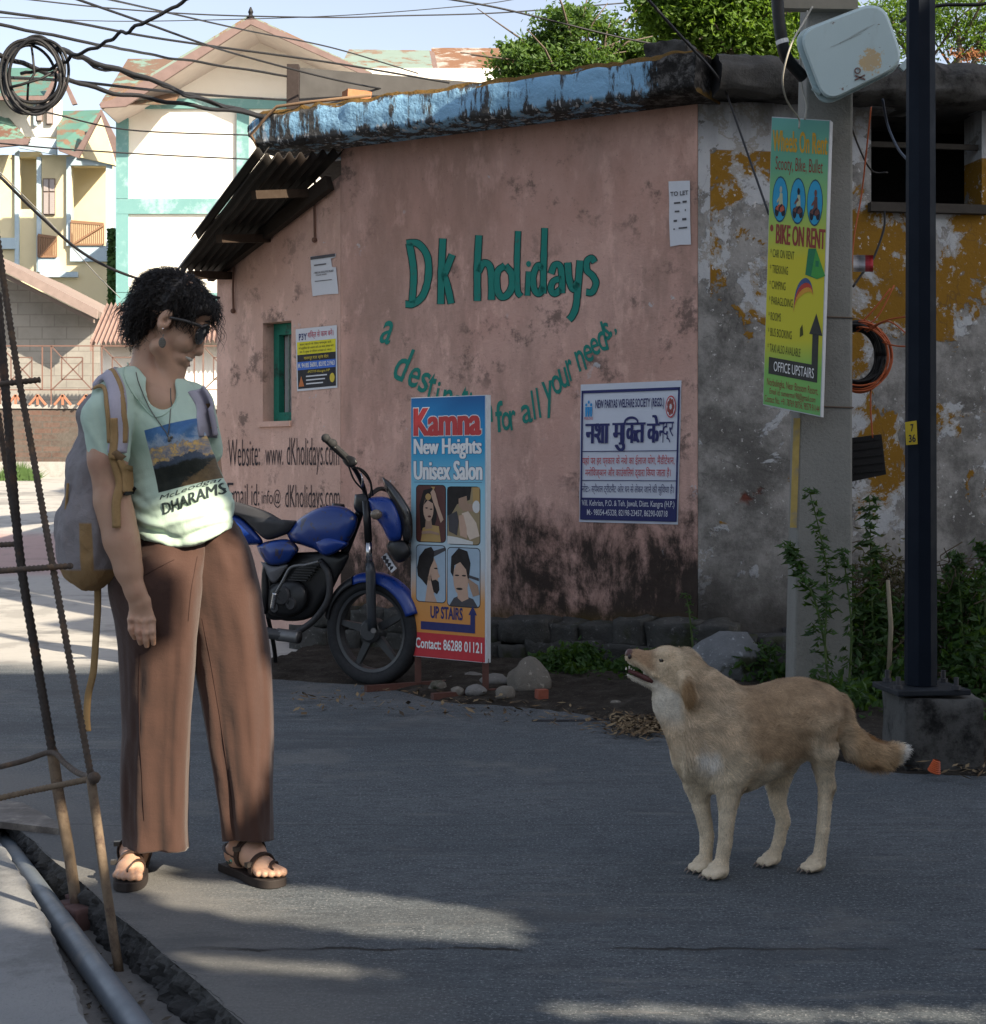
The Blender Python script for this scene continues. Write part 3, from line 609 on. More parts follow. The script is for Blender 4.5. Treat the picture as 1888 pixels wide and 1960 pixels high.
# curved slogan: each letter from the font, turned along the arc
def arc_text(mb, plane, items, off):
    for ch, cx, cy, wd, ht, rot, sh in items:
        v, f = glyphs(ch, .012, sh); lo, hi = v.min(0), v.max(0); q = (v - (lo + hi) / 2) / (hi - lo); c, s_ = math.cos(rot), math.sin(rot)
        mb.add([plane.hit(cx + a * wd * c + b * ht * s_, cy + a * wd * s_ - b * ht * c, off) for a, b in q], f)
sl = [('a', 741, 636, 21, 46, .28, .1), ('d', 772, 697, 26, 66, .32, .1), ('e', 793, 722, 21, 40, .30, .1), ('s', 812, 732, 19, 40, .25, .1), ('t', 826, 742, 14, 58, .18, .1), ('i', 838, 752, 7, 44, .12, .1), ('n', 856, 765, 20, 40, .1, .1), ('a', 876, 775, 18, 38, .05, .1), ('t', 890, 764, 12, 50, .02, .1), ('i', 901, 775, 6, 50, 0, .1), ('o', 915, 785, 17, 36, -.05, .1), ('n', 934, 790, 18, 36, -.1, .1),
      ('f', 957, 797, 17, 60, -.12, .1), ('o', 969, 806, 17, 36, -.1, .1), ('r', 982, 804, 14, 38, -.15, .1), ('a', 1008, 792, 20, 36, -.2, .1), ('l', 1021, 775, 8, 56, -.2, .15), ('l', 1031, 771, 8, 58, -.2, .15),
      ('y', 1052, 764, 24, 70, -.22, .15), ('o', 1066, 736, 19, 37, -.3, .15), ('u', 1080, 723, 18, 38, -.32, .15), ('r', 1092, 708, 14, 42, -.32, .15), ('n', 1111, 690, 18, 40, -.35, .15), ('e', 1126, 676, 17, 34, -.35, .15), ('e', 1139, 663, 16, 34, -.35, .15), ('d', 1152, 644, 20, 56, -.32, .15), ('s', 1161, 634, 13, 34, -.3, .15), (',', 1170, 640, 5, 13, -.2, .1), (',', 1179, 635, 5, 13, -.2, .1)]
arc_text(mb, PW, sl, .0035)
build(mb, 'painted_sign_lettering', M_TEALPT, pink, label='green hand-painted shop lettering with slogan')
build(ob, 'painted_lettering_outline', M_OUTL, pink)
mb = MB()
def wall_text(mb, plane, txt, x0, y0, x1, y1, slope, off=.0035, bold=.0, space=1.0):
    v, f = glyphs(txt, bold, 0, space); lo, hi = v.min(0), v.max(0); q = (v - lo) / (hi - lo)
    mb.add([plane.hit(x0 + a * (x1 - x0), y1 + b * (y0 - y1) + slope * a + 1.5 * mnoise.noise(Vector((a * 9, b, 1))), off) for a, b in q], f)
for word, x0, x1, y0, y1, sl_ in (('Website:', 437, 497, 842, 893, -2), ('www.', 508, 542, 862, 891, -1), ('dKholidays.com', 549, 649, 838, 908, 0),
                                  ('E', 435, 447, 924, 966, 0), ('mail id:', 447, 496, 926, 968, 0), ('info@', 501, 537, 937, 972, 0), ('dKholidays.com', 546, 650, 928, 986, 0)):
    if word == 'E': build(mb, 'painted_contact_lettering', M_INK, pink, label='thin hand-painted website line'); mb = MB()
    wall_text(mb, PL, word, x0, y0, x1, y1, sl_, bold=-.008)
build(mb, 'painted_contact_lettering', M_INK, pink, label='thin hand-painted email line')
# ================================================================ PEELING NEIGHBOUR (right)
yel = thing('peeling_shop', tuple(R0 + dR * 1.2), 'old grey shop wall with peeling white and ochre paint under a black mouldy roof slab', 'house')
mb = MB(); bx0, bz0 = None, None
def onR(px, py): p = PR.hit(px, py); return (p - R0).dot(dR), p.z
a0, zt2 = onR(1668, 205); a1, zb2 = onR(1880, 403); END = (R1 - R0).length
def rwall(sa, sb, za, zb_): 
    p, q = R0 + dR * sa, R0 + dR * sb; mb.hexa([a + Z * z for z in (za, zb_) for a in (p, q, q - nR * T, p - nR * T)])
rwall(0, a0, -.05, 3.1); rwall(a0, a1, -.05, zb2); rwall(a0, a1, zt2 + .15, 3.1); rwall(a1, END, -.05, 3.1)
build(mb, 'wall', M_PEEL, yel)
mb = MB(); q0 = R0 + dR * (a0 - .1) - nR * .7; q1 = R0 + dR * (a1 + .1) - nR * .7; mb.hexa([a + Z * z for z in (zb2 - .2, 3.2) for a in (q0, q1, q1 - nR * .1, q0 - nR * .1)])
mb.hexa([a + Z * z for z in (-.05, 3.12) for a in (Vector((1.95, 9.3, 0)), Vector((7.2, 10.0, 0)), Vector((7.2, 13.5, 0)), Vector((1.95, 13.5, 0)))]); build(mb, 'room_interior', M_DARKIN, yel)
bw = bpy.data.objects.new('barred_window', None); COL.objects.link(bw); bw.parent = yel; ORG[bw.name] = ORG[yel.name]
mb = MB()
for i in range(9):
    s = a0 + .02 + (a1 - a0 - .04) * i / 8; p = R0 + dR * s - nR * .05; mb.beam(p + Z * (zb2 + .01), p + Z * (zt2 + .14), .012, .012)
build(mb, 'window_bar', flat((.20, .19, .17), .6), bw)
mb = MB(); p, q = R0 + dR * (a0 - .02) + nR * .01, R0 + dR * (a1 + .02) + nR * .01; mb.beam(p + Z * zb2, q + Z * zb2, .08, .05); mb.beam(p + Z * (zb2 + .36) - nR * .06, q + Z * (zb2 + .36) - nR * .06, .02, .03); build(mb, 'window_frame', flat((.04, .035, .03), .8), bw)
mb = MB()
def rslab(u, v):
    s = -.02 + u * (END + .3); prof = [(-.35, 3.10), (.22, 3.10), (.25, 3.13), (.26, 3.22), (.22, 3.30), (-.35, 3.31)]; t = v * 5; i = min(int(t), 4); f = t - i
    o = prof[i][0] * (1 - f) + prof[i + 1][0] * f; z = prof[i][1] * (1 - f) + prof[i + 1][1] * f; nz = mnoise.fractal(Vector((s * 6, o * 8, z * 8)), 1, 2, 4)
    return R0 + dR * (s + .07) + nR * (o + nz * .035) + Z * (z + nz * .03)
mb.grid(rslab, 160, 22); mb.f.append(tuple((161) * j for j in range(22, -1, -1))); mb.mi.append(0); build(mb, 'roof_slab', M_CEMD, yel, smooth=True)
mb = MB(); mb.hexa([a + Z * z for z in (3.12, 3.28) for a in (R0 + dR * .06 - nR * .33, R1 - nR * .33, Vector((7.5, 14, 0)), Vector((1.0, 14, 0)))]); build(mb, 'flat_roof', M_CEMD, yel)
mb = MB(); rs = random.Random(8); s = .0
while s < 2.6:
    Lq = rs.uniform(.2, .4); rough_block(mb, R0 + dR * (s + Lq / 2) + nR * .10 + Z * .10, (Lq * .95, .3, .24), math.atan2(dR.y, dR.x), rs.random() * 40, .035, 4); s += Lq
build(mb, 'foundation_stones', mat_stone('dark_foundation_stone', (.02, .02, .02), (.10, .10, .10)), yel, smooth=True)
# brick lying on the blue edge, grey sheet parapet behind it
mb = MB(); rough_block(mb, at(683, 183, 9.5), (.155, .09, .05), .5, 4, .008, 3); tag(build(mb, 'brick', flat((.36, .16, .08), .9, var=.3, bump=.4)), 'broken orange brick lying on the mossy blue roof edge', 'brick')
t = thing('roof_shed', tuple(at(700, 215, 11.4)), 'grey sheet-walled shed with a dark corner post on the flat roof', 'shed')
mb = MB(); pa, pb = at(573, 215, 11.3), at(980, 215, 12.6); pa2, pb2 = at(575, 129, 11.3), at(980, 163, 12.6); bk = Vector((.3, 1.2, 0)); mb.hexa([pa, pb, pb + bk, pa + bk, pa2, pb2, pb2 + bk, pa2 + bk]); build(mb, 'sheet_wall', flat((.045, .043, .042), .7, var=.2, scale=6), t)  # grey sheet, colour darkened to stand in for shade
mb = MB(); q0 = at(561, 215, 11.28); q1 = at(562, 125, 11.28); mb.beam(q0, q1, .085, .085, (1, 0, 0)); build(mb, 'corner_post', flat((.035, .026, .024), .8, var=.3), t)
# ================================================================ SHADE SCREEN (added out of frame, cut with holes for the sun patches)
TE = math.tan(SUN_EL); WD = 4.0
def uv_of(p): wv = .75 * p.x - .66 * p.y; return (.66 * p.x + .75 * p.y, p.z - TE * wv)
PY = 4.24                                             # where the woman stands
def flat_uv(pts, Y): return [uv_of(at(a, b, Y)) for a, b in pts]
def gnd_uv(pts): return [uv_of(gnd(a, b)) for a, b in pts]
holes = [flat_uv([(278, 1000), (330, 962), (470, 925), (545, 1100), (550, 1350), (430, 1455), (398, 1560), (385, 1640), (205, 1660), (235, 1400), (262, 1270), (310, 1245), (304, 1130)], PY - .1),
         gnd_uv([(60, 1572), (140, 1574), (260, 1596), (330, 1640), (340, 1690), (120, 1690), (20, 1640)]),
         gnd_uv([(225, 1688), (340, 1682), (520, 1690), (720, 1710), (860, 1732), (995, 1750), (1030, 1782), (995, 1814), (900, 1806), (700, 1790), (480, 1762), (330, 1732)]),
         gnd_uv([(0, 1640), (70, 1690), (95, 1745), (110, 1790), (40, 1775), (0, 1780)]),
         gnd_uv([(350, 1830), (480, 1831), (620, 1846), (800, 1868), (640, 1876), (470, 1864)]),
         gnd_uv([(1000, 1924), (1250, 1925), (1600, 1932), (1950, 1932), (1950, 1962), (1500, 1960), (1100, 1948)])]
def inside(p, poly):
    c = False; j = len(poly) - 1
    for i in range(len(poly)):
        a, b = poly[i], poly[j]
        if (a[1] > p[1]) != (b[1] > p[1]) and p[0] < (b[0] - a[0]) * (p[1] - a[1]) / (b[1] - a[1]) + a[0]: c = not c
        j = i
    return c
ea = uv_of(Vector((-2.1, 8.5, 0))); eb = uv_of(Vector((-2.75, 8.5, 0)))
def topv(u):
    if u < ea[0]: return min(ea[1] + (u - ea[0]) * (eb[1] - ea[1]) / (eb[0] - ea[0]), 4.6)
    if u < 5.85: return ea[1] + (u - ea[0]) * .5
    if u < 6.6: return 5.4
    return 7.1 if u < 7.2 else 6.3
st = .035; mb = MB(); u = -6.0; ids = {}
def vid(i, j):
    if (i, j) not in ids:
        uu = -6.0 + i * st; vv = -2.4 + j * st; ids[i, j] = len(mb.v); mb.v.append(Vector((.75 * WD + .66 * uu, -.66 * WD + .75 * uu, vv + TE * WD)))
    return ids[i, j]
for i in range(int(15.6 / st)):
    uu = -6.0 + (i + .5) * st; run = None; tp = topv(uu); nj = int((tp + 2.4) / st); hb = [h for h in holes if min(q[0] for q in h) <= uu <= max(q[0] for q in h)]
    for j in range(nj + 1):
        solid = j < nj and not any(inside((uu, -2.4 + (j + .5) * st), h) for h in hb)
        if solid and run is None: run = j
        if not solid and run is not None: mb.f.append((vid(i, run), vid(i + 1, run), vid(i + 1, j), vid(i, j))); mb.mi.append(0); run = None
o = build(mb, 'shade_screen', flat((.33, .30, .27), .9)); sol = o.modifiers.new('thick', 'SOLIDIFY'); sol.thickness = .04
tag(o, 'tall added screen out of frame, cut to shape the sun and shade', 'house')

# ================================================================ FAR HOUSES UP THE HILL
def quad(mb, pts, t=.25, n=(0, -1, 0), mi=0): mb.slab([at(*p) for p in pts][::1], n, t, mi); return mb
def fpart(parent, name, mat, polys, t=.3, smooth=False, label=None):
    for p in polys: o = build(quad(MB(), p, t), name, mat, parent, smooth, label, recalc=True)
    return o
def Rq(x0, y0, x1, y1, Y): return [(x0, y0, Y), (x0, y1, Y), (x1, y1, Y), (x1, y0, Y)]
M_WHITEW = mat_concrete('sun_bleached_white_wall', (.74, .70, .62), (.80, .77, .70), .18, (.55, .50, .42), 2); M_YELW = mat_concrete('yellow_wall', (.66, .57, .36), (.72, .64, .44), .15, (.6, .5, .3), 2)
M_TEALW = mat_concrete('teal_band', (.115, .26, .26), (.17, .32, .32), .4, (.5, .65, .66), 3); M_BLUEW = mat_concrete('pale_blue_band', (.38, .50, .58), (.46, .57, .65), .3, (.7, .76, .8), 3)
M_FASC = flat((.185, .13, .12), .8, var=.25, scale=5); M_GREYW = mat_brick('grey_block_wall', (.30, .29, .265), (.25, .245, .225), (.20, .19, .175), .42, .21, .25); M_RAIL = flat((.26, .15, .09), .7)
g = thing('gable_house', tuple(at(560, 870, 36)), 'tall white house with teal bands and a wide brown-edged gable', 'house')
Y = 36
fpart(g, 'wall', M_WHITEW, [[(226, 208, Y), (226, 900, Y), (1000, 900, Y), (1000, 130, Y), (690, 130, Y), (480, 48, Y), (250, 190, Y)]], 1.0)
fpart(g, 'teal_band', M_TEALW, [Rq(222, 188, 1000, 207, Y - .08), Rq(222, 380, 1000, 409, Y - .08), Rq(222, 560, 1000, 590, Y - .08)], .07)
fpart(g, 'teal_pillar', M_TEALW, [Rq(222, 207.5, 245, 379.5, Y - .09), Rq(222, 409.5, 245, 559, Y - .09), Rq(222, 591, 245, 780, Y - .09), Rq(453, 207.5, 476, 379.5, Y - .09), Rq(453, 409.5, 476, 559, Y - .09)], .08)
YO = Y - 1.5
def roofpl(mb, a, b, Ya, Yb, t=.12):                 # plane between two picture points, running from Ya back to Yb at constant x, z
    p, q = at(*a, Ya), at(*b, Ya); k = Vector((0, Yb - Ya, 0)); n = (q - p).cross(k); n = n if n.z > 0 else -n
    mb.slab([p, q, q + k, p + k], n, t)
mb = MB(); roofpl(mb, (478, 28), (190, 200), YO, YO + 9); roofpl(mb, (478, 28), (712, 138), YO, YO + 12); build(mb, 'gable_roof', M_TEAL2, g, recalc=True)
mb = MB(); roofpl(mb, (478, 42), (196, 206), YO + .05, YO + 2, .05); roofpl(mb, (478, 42), (708, 144), YO + .05, YO + 2, .05); build(mb, 'soffit', flat((.55, .48, .44), .85, var=.15, scale=3), g, recalc=True)
fpart(g, 'bargeboard', M_FASC, [[(480, 32, YO - .05), (480, 46, YO - .05), (240, 203, YO - .05), (192, 206, YO - .05), (192, 196, YO - .05), (215, 190, YO - .05)], [(480, 32, YO - .051), (712, 140, YO - .051), (690, 140, YO - .051), (480, 46, YO - .051)]], .08)
fpart(g, 'side_roof', mat_tin('patchy_roof', (.19, .30, .25), (.22, .14, .095), .56), [[(190, 200, Y - 1.2), (330, 198, Y - 1.2), (392, 112, Y + 4), (245, 112, Y + 4)]], .1)
fpart(g, 'rear_roof', M_TEAL2, [[(640, 150, Y + 2), (832, 150, Y + 2), (822, 96, Y + 6), (668, 94, Y + 6)]], .1)
fpart(g, 'rusty_roof', M_RUST, [[(826, 160, Y + 2.2), (1060, 160, Y + 2.2), (1060, 92, Y + 7), (826, 91, Y + 7)]], .1)
mb = MB(); mb.lathe(at(480, 34, YO), (0, 0, 1), [(.09, 0), (.04, .08), (.06, .13), (.015, .24)], 8); build(mb, 'finial', M_BLACK, g)
fpart(g, 'roof_edge', M_FASC, [[(822, 96, Y + 1.9), (832, 100, Y + 1.9), (842, 150, Y + 1.9), (834, 150, Y + 1.9)]], .1)
a = thing('apartment_block', tuple(at(110, 880, 44)), 'yellow apartment block with pale blue bands, balconies and small green tin roofs', 'apartment block')
Y = 44
fpart(a, 'wall', M_YELW, [Rq(-60, 296, 32, 900, Y), Rq(76, 296, 134, 900, Y), Rq(32, 400, 76, 900, Y), Rq(134, 500, 210, 900, Y), Rq(134, 470, 210, 499, Y)], .4)
fpart(a, 'upper_wall', M_WHITEW, [Rq(-60, 185, 110, 262, Y + .6)], .5)
fpart(a, 'balcony_wall', M_YELW, [Rq(32, 290, 76, 400, Y + 1.5), Rq(134, 300, 212, 470, Y + 1.8), Rq(134, 500, 212, 700, Y + 1.8)], .3)
fpart(a, 'balcony_ceiling', M_YELW, [[(30, 300, Y), (78, 300, Y), (78, 303, Y + 1.5), (30, 303, Y + 1.5)], [(133, 316, Y), (205, 316, Y), (205, 320, Y + 1.8), (133, 320, Y + 1.8)]], .15)
fpart(a, 'blue_pillar', M_BLUEW, [Rq(28, 284, 36, 520, Y - .1), Rq(70, 300, 78, 520, Y - .1), Rq(127, 300, 135, 470, Y - .1), Rq(203, 316, 214, 470, Y - .1), Rq(64, 188, 70, 240, Y + .5)], .09)
fpart(a, 'blue_band', M_BLUEW, [[(35, 282, Y - .3), (62, 262, Y - .3), (108, 266, Y - .3), (108, 296, Y - .3)], Rq(134, 298, 212, 316, Y - .12), Rq(134, 470, 212, 500, Y - .12), Rq(72, 492, 110, 520, Y - .12), Rq(-60, 455, 30, 476, Y - .12), Rq(76, 520, 148, 530, Y - .2)], .12)
fpart(a, 'teal_roof', M_TEAL, [[(-60, 184, Y - .6), (84, 182, Y - .6), (112, 129, Y + 3), (-60, 130, Y + 3)], [(108, 280, Y - .8), (148, 298, Y - .8), (196, 210, Y + 1.6), (110, 212, Y + 1.6)]], .1)
fpart(a, 'bargeboard', M_FASC, [[(110, 131, Y - .7), (116, 133, Y - .7), (147, 198, Y - .7), (138, 200, Y - .7)], [(110, 131, Y - .71), (114, 136, Y - .71), (91, 186, Y - .71), (84, 184, Y - .71)], [(193, 208, Y - .9), (224, 268, Y - .9), (224, 320, Y - .9), (216, 290, Y - .9), (192, 218, Y - .9)], [(193, 209, Y - .91), (193, 219, Y - .91), (150, 302, Y - .91), (112, 288, Y - .91), (112, 280, Y - .91), (144, 290, Y - .91)], Rq(-60, 183, 90, 191, Y - .72)], .12)
fpart(a, 'gable_wall', M_YELW, [[(193, 214, Y - .2), (150, 300, Y - .2), (220, 316, Y - .2)]], .3)
fpart(a, 'brown_roof', mat_tin('brown_green_roof', (.16, .30, .24), (.20, .11, .08), .5), [[(-60, 278, Y - 1.2), (57, 272, Y - 1.2), (8, 215, Y + 1), (-60, 190, Y + 1)]], .12)
fpart(a, 'roof_edge', M_FASC, [[(-60, 270, Y - 1.25), (57, 264, Y - 1.25), (52, 276, Y - 1.25), (-60, 286, Y - 1.25)]], .12)
def wpane(parent, x0, y0, x1, y1, Yw, nm=2):
    f = fpart(parent, 'window', flat((.16, .11, .09), .6), [Rq(x0, y0, x1, y1, Yw)], .05); ORG[f.name] = ORG[parent.name]; k = (x1 - x0) / nm
    for i in range(nm): fpart(f, 'pane', flat((.34, .30, .29), .3, spec=.6), [Rq(x0 + 1.5 + k * i, y0 + 2, x0 + k * (i + 1) - 1, y0 + (y1 - y0) * .35, Yw - .03), Rq(x0 + 1.5 + k * i, y0 + (y1 - y0) * .39, x0 + k * (i + 1) - 1, y1 - 2, Yw - .03)], .02)
wpane(a, 82, 341, 105, 411, Y - .06); wpane(a, 69, 190, 81, 232, Y + .5, 1); wpane(a, 88, 184, 101, 238, Y + .5, 1)
def rail(x0, y0, x1, y1, Yr, n):
    mb = MB(); mb.beam(at(x0, y0, Yr), at(x1, y0 + 5, Yr), .07, .08); mb.beam(at(x0, y1, Yr), at(x1, y1, Yr), .05, .05)
    for i in range(n + 1): t = i / n; x = x0 + (x1 - x0) * t; mb.beam(at(x, y0 + 5 * t, Yr), at(x, y1, Yr), .035, .035, (0, 1, 0))
    mb.beam(at(x0 + 4, y1, Yr), at(x1, y0 + 8, Yr), .12, .05); return mb
build(rail(136, 424, 198, 468, Y - .15, 16), 'balcony_railing', M_RAIL, a); build(rail(73, 450, 108, 491, Y - .15, 10), 'window_railing', M_RAIL, a)
fpart(a, 'shop_awning', flat((.10, .09, .09), .8), [Rq(60, 530, 140, 560, Y + .5)], .1)
mb = MB()                                            # creeper between the two houses
for i in range(900):
    p = at(random.uniform(209, 220), random.uniform(440, 640), 38 + random.uniform(-.3, .3)); s = .10; d = Vector((random.gauss(0, 1), random.gauss(0, 1), random.gauss(0, 1))).normalized(); e = d.orthogonal().normalized(); mb.add([p - e * s, p - d.cross(e) * s * .6, p + e * s, p + d.cross(e) * s * .6], [(0, 1, 2, 3)])
tag(build(mb, 'climbing_plant', flat((.05, .11, .03), .8)), 'green climbing plant in the gap between yellow and white houses', 'plant')
d = thing('red_roof_shed', tuple(at(320, 780, 24)), 'small white shed under a pinkish red corrugated tin roof', 'shed')
fpart(d, 'wall', M_WHITEW, [Rq(192, 640, 470, 800, 24.3)], .4)
mb = MB(); q = [at(205, 582, 25.4), at(480, 582, 25.4), at(480, 652, 23.8), at(172, 657, 23.8)]
mb.grid(lambda u, v: (q[0] * (1 - u) + q[1] * u) * (1 - v) + (q[3] * (1 - u) + q[2] * u) * v + Z * .03 * math.cos(u * 6.283 * 34), 340, 4); build(mb, 'corrugated_roof', M_REDTIN, d, smooth=True)
mb = MB(); mb.slab([at(205, 582, 25.4), at(172, 657, 23.8), at(172, 672, 23.8), at(186, 640, 24.6)], (-1, -.3, 0), .03); build(mb, 'roof_flashing', M_REDTIN, d, recalc=True)
b = thing('block_house', tuple(at(60, 800, 27)), 'low grey concrete-block house with a sloping brown tin roof edge', 'house')
fpart(b, 'wall', M_GREYW, [[(-80, 500, 27), (-80, 800, 27), (193, 800, 27), (193, 612, 27), (0, 530, 27)]], .3)
mb = MB(); roofpl(mb, (-90, 452), (190, 596), 26.2, 33, .1); build(mb, 'tin_roof', flat((.22, .17, .15), .7, var=.2, scale=6), b, recalc=True)
fpart(b, 'fascia_board', flat((.24, .185, .165), .75, var=.3, scale=8), [[(-90, 449, 26.1), (187, 593, 26.1), (185, 610, 26.1), (-90, 470, 26.1)]], .06)
fpart(b, 'fascia_strip', flat((.20, .16, .14), .8, var=.2), [[(-90, 472, 26.25), (180, 610, 26.25), (180, 618, 26.25), (-90, 482, 26.25)]], .06)
M_BRK = mat_brick('old_red_brick', (.085, .034, .022), (.04, .024, .019), (.04, .034, .03), .25, .085, .9)
bw_ = thing('brick_wall', tuple(at(190, 915, 22)), 'low old dark red brick wall with a grey cement cap across the street end', 'wall')
mb = MB(); p0, p1 = at(-120, 880, 22), at(560, 880, 22.6); mb.hexa([Vector((p.x, p.y + dy, z)) for z in (.8, 1.97) for p, dy in ((p0, 0), (p1, 0), (p1, .25), (p0, .25))]); build(mb, 'brickwork', M_BRK, bw_)
mb = MB(); mb.hexa([Vector((p.x, p.y + dy, z)) for z in (1.972, 2.03) for p, dy in ((p0, -.03), (p1, -.03), (p1, .28), (p0, .28))]); build(mb, 'wall_cap', M_CEM, bw_)
mb = MB(); mb.hexa([Vector((p.x, p.y + dy, z)) for z in (.8, 1.22) for p, dy in ((p0, -.12), (p1, -.12), (p1, -.003), (p0, -.003))]); build(mb, 'plinth', M_CEM, bw_)
t = thing('iron_fence', tuple(at(190, 775, 22.15)), 'thin rusty iron trellis fence with diagonal bars on top of the brick wall', 'fence')
mb = MB(); mb2 = MB(); Yf = 22.12
def fb(m, x0, y0, x1, y1, r=.016): m.beam(at(x0, y0, Yf), at(x1, y1, Yf), r, r, (0, 1, 0))
fb(mb, -100, 662, 560, 662); fb(mb, -100, 746, 560, 746)
for i, x in enumerate(range(-96, 520, 97)):
    fb(mb, x, 662, x, 775); fb(mb, x - 17, 662, x - 17, 746); fb(mb2, x, 662, x + 78, 746); fb(mb2, x + 20, 684, x + 60, 684); fb(mb2, x + 20, 726, x + 60, 726); fb(mb2, x + 20, 684, x + 20, 726); fb(mb2, x + 60, 684, x + 60, 726); fb(mb2, x + 2, 745, x + 60, 690)
build(mb, 'fence_rail', flat((.16, .09, .07), .8), t); build(mb2, 'trellis_bar', flat((.14, .085, .07), .8), t)
for x in (30, 72, 120, 165):
    mb = MB()
    for dx in (-16, 0, 16): fb(mb, x, 756, x + dx, 775, .03)
    build(mb, 'orange_foot_brace', flat((.34, .15, .09), .7), t)
mb = MB()                                            # grass tuft by the wall foot
for i in range(700):
    x = random.uniform(-20, 75); p = at(x, 915, 21.5 + random.uniform(-.5, .2)); p.z = ground_z(0, p.y); h = random.uniform(.08, .3) * max(.3, 1 - abs(x - 35) / 60); q = Vector((random.gauss(0, .08), 0, h)); mb.add([p - Vector((.012, 0, 0)), p + Vector((.012, 0, 0)), p + q], [(0, 1, 2)])
struct(build(mb, 'grass', flat((.06, .11, .03), .8)), 'stuff')
# ================================================================ OVERHEAD CABLES
def cable(pts, Ya, Yb, r, label, name='overhead_cable', group='cables strung overhead', mat=None, n=8, wob=.0):
    q = cr(pts, n); k = len(q) - 1; P = []
    for i, p in enumerate(q):
        v = at(p[0], p[1], Ya + (Yb - Ya) * i / k)
        if wob: v += Vector((0, 0, wob * mnoise.noise(Vector((i * .35, Ya, 3)))))
        P.append(v)
    mb = MB(); mb.tube(P, r, 5); tag(build(mb, name, mat or M_WIRE, smooth=True), label, 'cable', group)
cable([(-30, 18), (133, 41), (268, 67), (401, 87), (632, 119), (860, 158)], 7.2, 12, .008, 'black cable from upper left edge sloping down past the gable peak to the grey shed')
cable([(-30, 42), (167, 80), (261, 99), (368, 117), (549, 145)], 7.3, 11.2, .009, 'black cable crossing the middle of the white gable and ending at the shed post', wob=.01)
cable([(375, -12), (355, 0), (278, 43), (231, 64), (191, 87), (144, 105), (110, 124), (40, 142)], 7.0, 7.6, .009, 'wavy cable rising steeply right from the cable coil to the top edge', wob=.02)
cable([(130, -8), (268, 40), (385, 82), (470, 108), (632, 150), (760, 175)], 7.4, 12, .007, 'cable from the top edge falling right across the apex shadow of the gable')
cable([(190, -6), (318, 23), (468, 57), (632, 90), (800, 140)], 9, 16, .007, 'thin cable passing just below the gable peak down to the right')
cable([(30, -4), (207, 15), (400, 28), (632, 33), (760, 30), (960, 24), (1200, 5)], 14, 16, .007, 'long thin sagging cable across the sky above the gable')
cable([(-20, 32), (130, 38), (300, 40), (640, 30), (900, 10), (1000, -4)], 15, 17, .005, 'faint hair-thin line rising right through the sky behind the gable tip')
cable([(110, 94), (187, 120), (294, 154), (388, 191), (502, 221)], 7.5, 9.6, .014, 'thick bundled cable from the coil to the corner of the blue roof', wob=.015)
cable([(112, 97), (190, 126), (300, 160), (400, 196), (506, 224)], 7.55, 9.62, .008, 'twisted black cable hugging the thick bundle below the gable eave', wob=.035)
cable([(-30, 98), (80, 134), (140, 157), (268, 186), (401, 207), (504, 223)], 7.3, 9.6, .013, 'lowest thick cable running behind the coil to the blue roof corner', wob=.02)
cable([(-30, 146), (127, 154), (284, 171), (420, 183), (549, 191)], 7.4, 11.2, .009, 'nearly level cable along the teal band under the gable')
cable([(40, 205), (100, 217), (244, 248), (468, 258), (520, 260)], 8, 11, .005, 'thin cable drooping below the coil across the white upper wall')
cable([(-20, 272), (110, 284), (300, 296), (468, 304), (500, 306)], 9, 11, .005, 'thin level cable over the yellow balconies and white wall')
cable([(-20, 320), (0, 338), (74, 411), (160, 485), (261, 532), (420, 570)], 7.0, 10.4, .009, 'cable falling from the left edge past the yellow balconies to behind her head')
cable([(0, 330), (90, 420), (180, 520), (230, 570)], 9, 14, .004, 'very thin pale line beside the falling cable over the balconies', mat=flat((.35, .34, .32), .6))
cable([(835, -6), (950, 14), (1075, 44), (1190, 72), (1300, 93), (1360, 110)], 9, 9.5, .006, 'thin cable crossing in front of the green bushes above the blue edge')
cable([(1235, -8), (1299, 64), (1366, 137), (1391, 178)], 8, 8.3, .008, 'black cable coming down over the big tree to the broken roof corner')
cable([(1391, 178), (1435, 304), (1472, 410)], 8.3, 7.3, .006, 'dark cable hanging from the roof corner in front of the ochre panel')
mb = MB()
for k in range(9):                                   # slack coil of cable hung in the bundle
    r0 = 54 + random.uniform(-11, 11); ex = random.uniform(.78, 1.02); cx0 = 63 + random.uniform(-9, 9); cy0 = 141 + random.uniform(-9, 10); Yc = 7.45 + k * .012
    pts = [at(cx0 + r0 * ex * math.cos(t) + 3.5 * math.sin(2 * t + k * 2), cy0 + r0 * 1.12 * math.sin(t) + 1.5 * math.cos(2 * t + k), Yc + .03 * math.sin(t + k)) for t in np.linspace(0, 2 * math.pi, 48)]
    mb.tube(pts, .0075, 6)
mb.tube([at(*p) for p in ((60, 88, 7.5), (63, 110, 7.47), (66, 140, 7.46), (54, 160, 7.46), (52, 198, 7.5))], .006, 5); mb.tube([at(*p) for p in ((14, 168, 7.46), (40, 162, 7.44), (80, 150, 7.46), (118, 128, 7.5))], .007, 5)
tag(build(mb, 'cable_coil', M_WIRE, smooth=True), 'loose round coil of black cable hanging among the overhead lines', 'cable coil')
